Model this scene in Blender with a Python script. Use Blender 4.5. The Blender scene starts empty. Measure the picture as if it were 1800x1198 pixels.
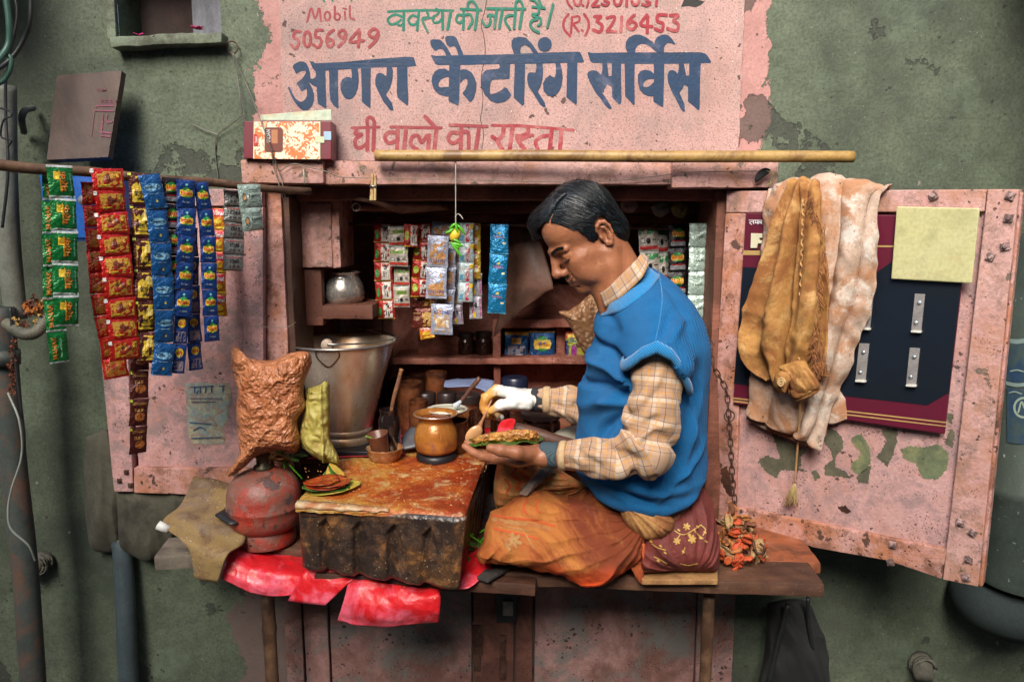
import bpy, bmesh, math, random
import numpy as np
from mathutils import Vector, Matrix, noise, geometry
random.seed(7); np.random.seed(7)
SC = bpy.context.scene
COL = SC.collection
R = math.radians
# ---------------------------------------------------------------- camera, light, exposure
PITCH = R(8.7); FPX = 1300.0; CZ = 1.50
cam = bpy.data.objects.new('camera', bpy.data.cameras.new('camera')); COL.objects.link(cam)
cam.location = (0, 0, CZ); cam.rotation_euler = (R(90) - PITCH, 0, 0)
cam.data.sensor_width = 36.0; cam.data.lens = 36.0 * FPX / 1800.0
cam.data.clip_start = 0.02; cam.data.clip_end = 200
SC.camera = cam
world = bpy.data.worlds.new("World"); SC.world = world; world.use_nodes = True
wn = world.node_tree.nodes; wl = world.node_tree.links
sky = wn.new('ShaderNodeTexSky'); sky.sky_type = 'NISHITA'; sky.sun_disc = False
SUN_EL, SUN_AZ = 40.0, -16.0          # azimuth: degrees left of straight behind the camera
sky.sun_elevation = R(SUN_EL); sky.sun_rotation = R(180 + SUN_AZ * -1)
sky.altitude = 100; sky.air_density = 1.0; sky.dust_density = 3.0
wn['Background'].inputs['Strength'].default_value = 0.145
wl.new(sky.outputs[0], wn['Background'].inputs['Color'])
sl = bpy.data.lights.new('sun', 'SUN'); sl.energy = 2.7; sl.angle = R(32); sl.color = (1.0, 0.94, 0.86)
sun = bpy.data.objects.new('sun', sl); COL.objects.link(sun)
_d = Vector((math.sin(R(SUN_AZ)) * math.cos(R(SUN_EL)), -math.cos(R(SUN_AZ)) * math.cos(R(SUN_EL)), math.sin(R(SUN_EL))))
sun.rotation_euler = _d.to_track_quat('Z', 'Y').to_euler()
SC.view_settings.view_transform = 'Standard'; SC.view_settings.look = 'None'
SC.view_settings.exposure = 1.15; SC.view_settings.gamma = 1.0
SC.render.engine = 'CYCLES'
SC.cycles.max_bounces = 6; SC.cycles.diffuse_bounces = 4; SC.cycles.glossy_bounces = 3
SC.cycles.transmission_bounces = 4; SC.cycles.transparent_max_bounces = 6
SC.cycles.caustics_reflective = False; SC.cycles.caustics_refractive = False
SC.cycles.use_denoising = True

# ---------------------------------------------------------------- from a pixel of the photograph to a place
_cp, _sp = math.cos(PITCH), math.sin(PITCH)
CAM = Vector((0, 0, CZ))
def ray(px, py):
    a = (px - 900) / FPX; b = (py - 599) / FPX
    return Vector((a, _cp - b * _sp, -_sp - b * _cp))
def at(px, py, Y):
    d = ray(px, py); return CAM + d * (Y / d.y)
def atz(px, py, Z):
    d = ray(px, py); return CAM + d * ((Z - CZ) / d.z)
class Plane:                                        # a plane through three world points
    def __init__(s, a, b, c):
        s.a = Vector(a); s.n = (Vector(b) - s.a).cross(Vector(c) - s.a).normalized()
        if s.n.y > 0: s.n = -s.n                    # normal looks at the camera side
        s.u = (Vector(b) - s.a).normalized(); s.v = s.n.cross(s.u)
    def hit(s, px, py, off=0.0):
        d = ray(px, py); o = s.a + s.n * off
        return CAM + d * ((o - CAM).dot(s.n) / d.dot(s.n))
def lerp(a, b, t): return a + (b - a) * t
def pxm(Y, py=599):                                 # pixels per metre at a place
    d = ray(900, py); return FPX / (Y / d.y)

# ---------------------------------------------------------------- objects
def tagp(o, label=None, cat=None, group=None, kind=None):
    if label: o['label'] = label
    if cat: o['category'] = cat
    if group: o['group'] = group
    if kind: o['kind'] = kind
    return o
def thing(name, label, cat, loc, group=None):
    o = bpy.data.objects.new(name, None); COL.objects.link(o); o.location = Vector(loc)
    o.empty_display_size = 0.02
    return tagp(o, label, cat, group)
def rootloc(o):
    v = Vector((0, 0, 0))
    while o is not None: v += o.location; o = o.parent
    return v
def mesh(name, V, F, mats, parent=None, smooth=True, fm=None, uv=None, loc=None, bevel=0, bseg=2, solid=0, subsurf=0, autosmooth=None, uvf=None):
    """V in world coordinates; uv: per-vertex uv list, uvf: per-face list of corner uvs"""
    me = bpy.data.meshes.new(name)
    base = rootloc(parent) if parent is not None else (Vector(loc) if loc is not None else Vector((0, 0, 0)))
    V = np.asarray([tuple(v) for v in V] if not isinstance(V, np.ndarray) else V, dtype=float) - np.array(base)
    me.from_pydata(V.tolist() if len(V) < 200000 else V, [], F if not isinstance(F, np.ndarray) else F.tolist())
    for m in (mats if isinstance(mats, (list, tuple)) else [mats]): me.materials.append(m)
    if fm is not None: me.polygons.foreach_set('material_index', fm)
    me.polygons.foreach_set('use_smooth', [bool(smooth)] * len(me.polygons))
    if uv is not None:
        l = me.uv_layers.new(name='uv'); idx = np.empty(len(me.loops), dtype=np.int32); me.loops.foreach_get('vertex_index', idx)
        l.data.foreach_set('uv', np.asarray(uv, dtype=float)[idx].ravel())
    if uvf is not None:
        l = me.uv_layers.new(name='uv'); l.data.foreach_set('uv', np.asarray([c for f in uvf for c in f], dtype=float).ravel())
    me.validate(); me.update()
    o = bpy.data.objects.new(name, me); COL.objects.link(o)
    if parent is not None: o.parent = parent
    elif loc is not None: o.location = base
    if smooth == 'auto' or autosmooth:
        me.polygons.foreach_set('use_smooth', [True] * len(me.polygons))
        me.set_sharp_from_angle(angle=R(autosmooth or 35))
    if solid:
        md = o.modifiers.new('solid', 'SOLIDIFY'); md.thickness = solid; md.offset = 0
    if bevel:
        md = o.modifiers.new('bevel', 'BEVEL'); md.width = bevel; md.segments = bseg; md.limit_method = 'ANGLE'; md.angle_limit = R(40)
        if smooth is False: pass
    if subsurf:
        md = o.modifiers.new('sub', 'SUBSURF'); md.levels = subsurf; md.render_levels = subsurf
    return o
class MB:
    """collects shapes into one mesh"""
    def __init__(s): s.V = []; s.F = []; s.M = []; s.U = []
    def add(s, V, F, m=0, U=None):
        n = len(s.V); s.V += [tuple(v) for v in V]; s.F += [tuple(i + n for i in f) for f in F]; s.M += [m] * len(F)
        s.U += [tuple(u) for u in U] if U is not None else [(0, 0)] * len(V)
        return s
    def box(s, x0, x1, y0, y1, z0, z1, m=0):
        return s.add([(x0,y0,z0),(x1,y0,z0),(x1,y1,z0),(x0,y1,z0),(x0,y0,z1),(x1,y0,z1),(x1,y1,z1),(x0,y1,z1)],
                     [(0,1,5,4),(1,2,6,5),(2,3,7,6),(3,0,4,7),(4,5,6,7),(3,2,1,0)], m)
    def prism(s, poly, d, m=0):                     # polygon (world points) pushed along d
        n = len(poly); P = [Vector(p) for p in poly]; Q = [p + Vector(d) for p in P]
        N = sum(((P[i] - P[0]).cross(P[i + 1] - P[0]) for i in range(1, n - 1)), Vector())
        if N.dot(Vector(d)) > 0: P, Q = P[::-1], Q[::-1]
        return s.add(P + Q, [tuple(range(n)), tuple(range(2 * n - 1, n - 1, -1))] + [((i + 1) % n, i, n + i, n + (i + 1) % n) for i in range(n)], m)
    def tube(s, pts, r, seg=10, m=0, caps=True, flat=None):
        P = [Vector(p) for p in pts]; n = len(P)
        rr = r if isinstance(r, (list, tuple)) else [r] * n
        t0 = (P[1] - P[0]).normalized(); a = t0.orthogonal().normalized(); V = []
        for i in range(n):
            t = (P[min(i + 1, n - 1)] - P[max(i - 1, 0)]).normalized()
            a = (a - t * a.dot(t)).normalized(); b = t.cross(a)
            for k in range(seg):
                w = 2 * math.pi * k / seg
                V.append(P[i] + a * math.cos(w) * rr[i] + b * math.sin(w) * rr[i])
        F = [(i*seg+k, i*seg+(k+1)%seg, (i+1)*seg+(k+1)%seg, (i+1)*seg+k) for i in range(n-1) for k in range(seg)]
        if caps: F += [tuple(range(seg))[::-1], tuple((n-1)*seg+k for k in range(seg))]
        return s.add(V, F, m)
    def lathe(s, prof, c, seg=40, m=0, axis=None, sx=1, sy=1, wob=None):
        """prof [(r,z)] bottom to top or any order, c world centre; axis: a Matrix rotating the local frame"""
        V = []; c = Vector(c); n = len(prof)
        for (r, z) in prof:
            for k in range(seg):
                w = 2 * math.pi * k / seg; q = r if wob is None else r * wob(w, z)
                p = Vector((q * math.cos(w) * sx, q * math.sin(w) * sy, z))
                V.append(c + (axis @ p if axis is not None else p))
        F = [(i*seg+k, i*seg+(k+1)%seg, (i+1)*seg+(k+1)%seg, (i+1)*seg+k) for i in range(n-1) for k in range(seg)]
        if prof[0][0] > 1e-5: F.append(tuple(range(seg))[::-1])
        if prof[-1][0] > 1e-5: F.append(tuple((n-1)*seg+k for k in range(seg)))
        return s.add(V, F, m)
    def build(s, name, mats, parent=None, **k):
        return mesh(name, s.V, s.F, mats, parent, fm=s.M, **k)
def spline(P, n):                                   # Catmull-Rom through points of any dimension
    P = np.asarray(P, dtype=float); m = len(P)
    if m == 2:
        t = np.linspace(0, 1, n)[:, None]; return P[0] + (P[1] - P[0]) * t
    t = np.linspace(0, m - 1, n); i = np.minimum(t.astype(int), m - 2); f = (t - i)[:, None]
    E = np.vstack([2 * P[0] - P[1], P, 2 * P[-1] - P[-2]])
    a, b, c, d = E[i], E[i + 1], E[i + 2], E[i + 3]
    return 0.5 * ((2 * b) + (c - a) * f + (2*a - 5*b + 4*c - d) * f**2 + (3*b - a - 3*c + d) * f**3)
def vspl(P, n): return [Vector(p) for p in spline([tuple(p) for p in P], n)]
def fbm(p, o=4, s=1.0, H=0.9): return noise.fractal(Vector(p) * s, H, 2.1, o, noise_basis='PERLIN_ORIGINAL')
def sheet(name, ctrl, nu, nv, mats, parent=None, disp=None, th=0.0012, closed=False, mapf=None, smooth=True, uvscale=(1, 1), loc=None):
    """surface through a grid of control points; rows run top to bottom, each row left to right: (px,py,Y) or world points through mapf"""
    G = []
    for row in ctrl:
        G.append(spline([tuple(mapf(*p)) if mapf else tuple(at(*p)) for p in row], nu))
    G = np.array(G); S = np.stack([spline(G[:, i], nv) for i in range(nu)], axis=1)     # nv x nu x 3
    du = np.gradient(S, axis=1); dv = np.gradient(S, axis=0); N = np.cross(du, dv)
    N /= (np.linalg.norm(N, axis=2, keepdims=True) + 1e-12)
    if np.mean(N[..., 1]) > 0: N = -N
    if disp is not None:
        for j in range(nv):
            for i in range(nu):
                S[j, i] += N[j, i] * disp(i / (nu - 1), j / (nv - 1), S[j, i])
    V = S.reshape(-1, 3); F = [(j*nu+i, j*nu+i+1, (j+1)*nu+i+1, (j+1)*nu+i) for j in range(nv-1) for i in range(nu-1)]
    U = [(i / (nu - 1) * uvscale[0], 1 - j / (nv - 1) * uvscale[1]) for j in range(nv) for i in range(nu)]
    return mesh(name, V, F, mats, parent, smooth=smooth, uv=U, solid=th, loc=loc)
def puff(name, outline, Y0, front, back, mats, parent=None, rings=26, nb=150, spine=None, power=2.2, disp=None, cuts=None, loc=None, seamp=0.5):
    """a cushion-like closed body: outline in pixels, Y0(px,py) its middle surface, swelling front and back"""
    B = spline(list(outline) + [outline[0]], nb + 1)[:-1]
    if spine is None:
        c = B.mean(axis=0); spine = [tuple(c), (c[0] + .1, c[1])]
    a, b = np.array(spine[0], float), np.array(spine[1], float); ab = b - a
    def near(p):
        t = max(0, min(1, np.dot(p - a, ab) / (np.dot(ab, ab) + 1e-9))); return a + ab * t
    yf = Y0 if callable(Y0) else (lambda px, py: Y0)
    V = []; idx = {}
    for side in (0, 1):
        for r in range(rings + 1):
            q = math.sin((r / rings) * math.pi / 2)
            if r == rings and side == 1: continue
            for k in range(nb):
                p = near(B[k]) * (1 - q) + B[k] * q
                h = max(0, 1 - q ** power) ** seamp
                y = yf(p[0], p[1]) + (-front if side == 0 else back) * h
                w = at(p[0], p[1], y)
                if disp is not None:
                    w = w + Vector(disp(p[0], p[1], h, w, side))
                idx[(side, r, k)] = len(V); V.append(w)
    for k in range(nb): idx[(1, rings, k)] = idx[(0, rings, k)]
    F = []
    for side in (0, 1):
        for r in range(rings):
            for k in range(nb):
                f = (idx[(side, r, k)], idx[(side, r, (k+1)%nb)], idx[(side, r+1, (k+1)%nb)], idx[(side, r+1, k)])
                F.append(f if side else f[::-1])
    # make sure the front faces look at the camera
    A = np.array([V[i] for i in F[0]]); 
    bm = bmesh.new(); me = bpy.data.meshes.new('t'); me.from_pydata([tuple(v) for v in V], [], F); bm.from_mesh(me)
    bmesh.ops.remove_doubles(bm, verts=bm.verts, dist=1e-5); bmesh.ops.recalc_face_normals(bm, faces=bm.faces)
    V = [v.co.copy() for v in bm.verts]; bm.verts.index_update(); F = [tuple(v.index for v in f.verts) for f in bm.faces]; bm.free(); bpy.data.meshes.remove(me)
    return mesh(name, V, F, mats, parent, loc=loc)
def slab(name, c, size, rot, mats, parent=None, cell=0.02, amp=0.0012, bev=0.003, seed=0, loc=None):
    """a board with a worn, slightly uneven outline; rot a 3x3 matrix or None"""
    bm = bmesh.new(); bmesh.ops.create_cube(bm, size=1)
    bmesh.ops.scale(bm, vec=size, verts=bm.verts)
    bmesh.ops.bevel(bm, geom=bm.edges[:], offset=min(bev, min(size) * .3), segments=2, affect='EDGES', profile=0.6)
    for ax in range(3):
        n = int(size[ax] / cell)
        for i in range(1, min(n, 120)):
            co = Vector((0, 0, 0)); co[ax] = -size[ax] / 2 + size[ax] * i / n; no = Vector((0, 0, 0)); no[ax] = 1
            if min(size) == size[ax]: break
            bmesh.ops.bisect_plane(bm, geom=bm.verts[:] + bm.edges[:] + bm.faces[:], plane_co=co, plane_no=no)
    for v in bm.verts:
        p = v.co * 14 + Vector((seed * 3.1, seed, 0)); e = sum(1 for k in range(3) if abs(abs(v.co[k]) - size[k] / 2) < bev * 1.1)
        v.co += noise.noise_vector(p) * amp + noise.noise_vector(p * 4) * amp * (0.7 if e >= 2 else 0.25)
    M = Matrix.Identity(3) if rot is None else rot
    V = [M @ v.co + Vector(c) for v in bm.verts]; bm.verts.index_update(); F = [tuple(v.index for v in f.verts) for f in bm.faces]; bm.free()
    return mesh(name, V, F, mats, parent, autosmooth=40, loc=loc)
def board(name, px0, py0, px1, py1, Yf, depth, mats, parent=None, **k):
    """an upright board facing the camera whose front shows between two pixel corners"""
    a = at(px0, (py0 + py1) / 2, Yf); b = at(px1, (py0 + py1) / 2, Yf); t = at(900, py0, Yf); u = at(900, py1, Yf)
    return slab(name, ((a.x + b.x) / 2, Yf + depth / 2, (t.z + u.z) / 2), (b.x - a.x, depth, t.z - u.z), None, mats, parent, **k)
def bar(name, A, B, w, h, mats, parent=None, up=(0, 0, 1), **k):
    """a bar from A to B (world), w across, h along up"""
    A, B = Vector(A), Vector(B); x = (B - A).normalized(); z = Vector(up); z = (z - x * z.dot(x)).normalized(); y = z.cross(x)
    M = Matrix((x, y, z)).transposed()
    return slab(name, (A + B) / 2, ((B - A).length, w, h), M, mats, parent, **k)
def copy_tree(o, parent=None):
    c = o.copy(); COL.objects.link(c)
    if parent is not None: c.parent = parent
    for ch in o.children: copy_tree(ch, c)
    return c

# ---------------------------------------------------------------- materials
class N:
    """small helper around a node tree"""
    def __init__(s, name):
        s.m = bpy.data.materials.new(name); s.m.use_nodes = True; s.t = s.m.node_tree; s.n = s.t.nodes; s.l = s.t.links
        s.b = s.n['Principled BSDF']; s.tc = s.n.new('ShaderNodeTexCoord'); s.co = s.tc.outputs['Object']
    def put(s, sock, v):
        if hasattr(v, 'is_output') or isinstance(v, bpy.types.NodeSocket): s.l.new(v, sock)
        else:
            try: sock.default_value = v
            except Exception: sock.default_value = (*v, 1.0)
    def map(s, scale=(1, 1, 1), loc=(0, 0, 0), rot=(0, 0, 0), co=None):
        n = s.n.new('ShaderNodeMapping'); s.put(n.inputs['Vector'], co or s.co)
        n.inputs['Scale'].default_value = scale; n.inputs['Location'].default_value = loc; n.inputs['Rotation'].default_value = rot
        return n.outputs[0]
    def noise(s, scale, detail=5, rough=.6, co=None, dist=0.0):
        n = s.n.new('ShaderNodeTexNoise'); s.put(n.inputs['Vector'], co or s.co); n.inputs['Scale'].default_value = scale
        n.inputs['Detail'].default_value = detail; n.inputs['Roughness'].default_value = rough; n.inputs['Distortion'].default_value = dist
        return n.outputs[0]
    def voro(s, scale, feat='F1', co=None, rnd=1.0):
        n = s.n.new('ShaderNodeTexVoronoi'); n.feature = feat; s.put(n.inputs['Vector'], co or s.co); n.inputs['Scale'].default_value = scale
        n.inputs['Randomness'].default_value = rnd
        return n.outputs['Distance']
    def warp(s, amt, scale, co=None):
        a = s.n.new('ShaderNodeTexNoise'); a.inputs['Scale'].default_value = scale; a.inputs['Detail'].default_value = 3; s.put(a.inputs['Vector'], co or s.co)
        b = s.n.new('ShaderNodeVectorMath'); b.operation = 'SCALE'; b.inputs['Scale'].default_value = amt; s.l.new(a.outputs['Color'], b.inputs[0])
        c = s.n.new('ShaderNodeVectorMath'); c.operation = 'ADD'; s.put(c.inputs[0], co or s.co); s.l.new(b.outputs[0], c.inputs[1]); return c.outputs[0]
    def wave(s, scale, dist=0, co=None, dr='X', ds=2):
        n = s.n.new('ShaderNodeTexWave'); n.bands_direction = dr; s.put(n.inputs['Vector'], co or s.co); n.inputs['Scale'].default_value = scale
        n.inputs['Distortion'].default_value = dist; n.inputs['Detail Scale'].default_value = ds; n.inputs['Detail'].default_value = 3
        return n.outputs['Fac']
    def math(s, op, a, b=0.0, c=None, clamp=False):
        n = s.n.new('ShaderNodeMath'); n.operation = op; n.use_clamp = clamp; s.put(n.inputs[0], a); s.put(n.inputs[1], b)
        if c is not None: s.put(n.inputs[2], c)
        return n.outputs[0]
    def step(s, v, lo, hi, a=0.0, b=1.0):
        n = s.n.new('ShaderNodeMapRange'); n.clamp = True; s.put(n.inputs[0], v)
        n.inputs[1].default_value = lo; n.inputs[2].default_value = hi; n.inputs[3].default_value = a; n.inputs[4].default_value = b
        return n.outputs[0]
    def mix(s, f, a, b, mode='MIX'):
        n = s.n.new('ShaderNodeMix'); n.data_type = 'RGBA'; n.blend_type = mode; n.clamp_factor = True
        s.put(n.inputs[0], f)
        for i, v in ((6, a), (7, b)):
            if isinstance(v, (tuple, list)): n.inputs[i].default_value = (*v[:3], 1.0)
            else: s.l.new(v, n.inputs[i])
        return n.outputs[2]
    def sep(s, co=None):
        n = s.n.new('ShaderNodeSeparateXYZ'); s.put(n.inputs[0], co or s.co); return n.outputs
    def bump(s, h, strength=.3, dist=.002, nrm=None):
        n = s.n.new('ShaderNodeBump'); n.inputs['Strength'].default_value = strength; n.inputs['Distance'].default_value = dist
        s.put(n.inputs['Height'], h)
        if nrm is not None: s.l.new(nrm, n.inputs['Normal'])
        return n.outputs[0]
    def out(s, col, rough=.7, metal=0.0, nrm=None, spec=None, **k):
        s.put(s.b.inputs['Base Color'], col if not isinstance(col, tuple) else (*col[:3], 1.0)); s.put(s.b.inputs['Roughness'], rough); s.put(s.b.inputs['Metallic'], metal)
        if nrm is not None: s.l.new(nrm, s.b.inputs['Normal'])
        if spec is not None: s.put(s.b.inputs['Specular IOR Level'], spec)
        for kk, v in k.items(): s.put(s.b.inputs[kk.replace('_', ' ')], v)
        return s.m
_MC = {}
def worn(name, c1, c2, scale=9, speck=None, sden=.5, sscale=90, stain=None, stamt=.5, stscale=5, grain=None, rough=.75, metal=0, bump=.35, bd=.0015, bscale=160, stretch=(1, 1, 1), stain2=None, st2=.5, spec=None, coat=0, peel=None, pamt=.5, pscale=6):
    """paint, wood, plaster, cloth: two tones, fine specks, blotchy stains, flaked patches, relief"""
    if name in _MC: return _MC[name]
    t = N(name); co = t.map(scale=stretch)
    a = t.noise(scale, 6, .65, co); fine = t.noise(bscale, 4, .6, co)
    col = t.mix(t.step(a, .3, .7), c1, c2)
    col = t.mix(t.step(fine, .35, .75, 0, .45), col, tuple(x * .5 for x in c1), 'MIX'); col = t.mix(t.step(t.noise(scale * 5, 6, .75, t.map(loc=(2.2, 8.1, .7))), .50, .72, 0, .5), col, tuple(x * .45 for x in c1))
    if stain:
        s1 = t.noise(stscale, 8, .7, co, .6); col = t.mix(t.step(s1, .62 - stamt * .3, .74 - stamt * .25, 0, .85), col, stain)
    if stain2:
        s2 = t.noise(stscale * 2.3, 8, .75, t.map(loc=(3.3, 1.7, 5.1)), .4); col = t.mix(t.step(s2, .62 - st2 * .3, .72 - st2 * .25, 0, .8), col, stain2)
    h = fine
    if grain:
        g = t.noise(grain[0], 5, .6, t.map(scale=grain[1])); col = t.mix(t.step(g, .4, .7, 0, grain[2]), col, tuple(x * .35 for x in c1)); h = t.math('ADD', t.math('MULTIPLY', fine, .5), g)
    if speck:
        wc = t.warp(.9 / sscale, sscale * 1.6); v = t.voro(sscale, 'F1', wc); w = t.noise(sscale * .16, 3, .6)
        d = t.math('LESS_THAN', v, t.step(w, .5, .8, .08, .12 + .35 * sden)); col = t.mix(t.math('MULTIPLY', d, .85), col, speck)
        h = t.math('SUBTRACT', h, t.math('MULTIPLY', d, .6))
        v2 = t.voro(sscale * 2.7, 'F1', t.map(loc=(.3, .7, .2), co=wc)); d2 = t.math('LESS_THAN', v2, t.step(t.noise(sscale * .25, 4, .7), .42, .75, .05, .1 + .38 * sden)); col = t.mix(t.math('MULTIPLY', d2, .7), col, speck)
    if peel:
        pm = t.noise(pscale, 9, .62, t.map(loc=(7.7, 2.2, 1.1)), .3); pk = t.step(pm, .66 - pamt * .2, .668 - pamt * .2)
        col = t.mix(pk, col, peel); h = t.math('SUBTRACT', h, t.math('MULTIPLY', pk, 1.5))
    kw = {'Coat_Weight': coat, 'Coat_Roughness': .15} if coat else {}
    rr = t.step(a, .3, .7, max(0.03, rough - .08), min(1, rough + .1))
    _MC[name] = t.out(col, rr, metal, t.bump(h, bump, bd), spec, **kw); return _MC[name]
def plain(name, c, rough=.5, metal=0, var=.25, vs=20, bump=.1, bs=80, coat=0, spec=None):
    if name in _MC: return _MC[name]
    t = N(name); a = t.noise(vs, 5, .6); col = t.mix(t.step(a, .3, .7), c, tuple(x * (1 - var) for x in c))
    kw = {'Coat_Weight': coat} if coat else {}
    _MC[name] = t.out(col, t.step(a, .3, .7, max(.03, rough - .06), min(1, rough + .08)), metal, t.bump(t.noise(bs, 4), bump, .001), spec, **kw); return _MC[name]
# ================================================================ MATERIALS OF THE SETTING
PINK = (.53, .275, .245); PINK2 = (.63, .39, .35); DKRED = (.12, .032, .018)
m_pinkwood = worn('pink_paint', PINK, PINK2, 7, speck=(.05, .02, .012), sden=.9, sscale=70, stain=(.42, .20, .12), stamt=.5, stscale=11, stain2=(.24, .15, .12), st2=.4, rough=.72, bump=.8, bd=.002, peel=(.16, .12, .09), pamt=.15, pscale=16)
m_pinkrust = worn('pink_paint_rusty', (.54, .26, .22), PINK2, 7, speck=(.05, .018, .01), sden=1, sscale=70, stain=(.42, .16, .07), stamt=.6, stscale=10, stain2=(.18, .075, .045), st2=.45, rough=.7, bump=.8, bd=.002, peel=(.10, .05, .035), pamt=.2, pscale=14)
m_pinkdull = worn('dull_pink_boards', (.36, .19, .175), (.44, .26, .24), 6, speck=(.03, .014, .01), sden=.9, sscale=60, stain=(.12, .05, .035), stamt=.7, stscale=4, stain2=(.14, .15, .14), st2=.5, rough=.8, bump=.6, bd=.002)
m_inpink = worn('shelf_paint', (.46, .16, .11), (.56, .24, .18), 9, speck=(.035, .01, .006), sden=1, sscale=85, stain=(.16, .035, .015), stamt=.7, stscale=6, rough=.65, bump=.5)
m_inside = worn('sooty_red_wood', (.26, .085, .05), (.38, .15, .10), 8, speck=(.02, .008, .005), sden=.8, sscale=70, stain=(.09, .028, .014), stamt=.75, stscale=5, grain=(14, (1, 1, 12), .5), rough=.7, bump=.5)
m_darkwood = worn('dark_wood', (.085, .032, .018), (.15, .065, .035), 10, stain=(.03, .012, .008), stamt=.6, stscale=6, grain=(30, (1, 1, 10), .6), rough=.6, bump=.5)
m_plank = worn('bench_plank_wood', (.13, .055, .03), (.20, .10, .055), 9, stain=(.05, .02, .012), stamt=.5, stscale=6, grain=(40, (.12, 1, 1), .8), speck=(.3, .18, .1), sden=.2, sscale=120, rough=.65, bump=.5)
m_rustplank = worn('stained_plank', (.36, .15, .09), (.50, .27, .19), 9, stain=(.30, .075, .02), stamt=.9, stscale=7, stain2=(.07, .03, .018), st2=.5, grain=(40, (.12, 1, 1), .5), rough=.55, bump=.5)
m_bamboo = worn('bamboo', (.42, .25, .07), (.50, .33, .12), 12, stain=(.12, .05, .02), stamt=.5, stscale=9, grain=(20, (.1, 1, 1), .3), speck=(.05, .02, .01), sden=.3, sscale=120, rough=.45, bump=.3)
m_darkbamboo = worn('dark_bamboo', (.12, .065, .035), (.20, .11, .06), 12, stain=(.04, .018, .01), stamt=.6, stscale=9, rough=.5, bump=.35)
m_metal = plain('galvanised_steel', (.45, .43, .40), .35, .9, .5, 40, .2, 120)
m_rust = worn('rusty_iron', (.10, .05, .035), (.17, .09, .06), 40, stain=(.05, .02, .015), stamt=.7, stscale=30, rough=.6, metal=.5, bump=.6)
m_wire = plain('grey_wire', (.22, .20, .17), .5, .5)
m_black = plain('black_iron', (.02, .02, .022), .5, .2)

W = 1.72
def wy(x, z, a=1.0): return W + a * (0.0035 * noise.noise((x * 2.2, z * 2.2, 3)) + 0.0012 * noise.noise((x * 11, z * 11, 9)))
def wx(px, py=400, Y=W): return at(px, py, Y).x
def wz(py, Y=W): return at(900, py, Y).z

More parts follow.
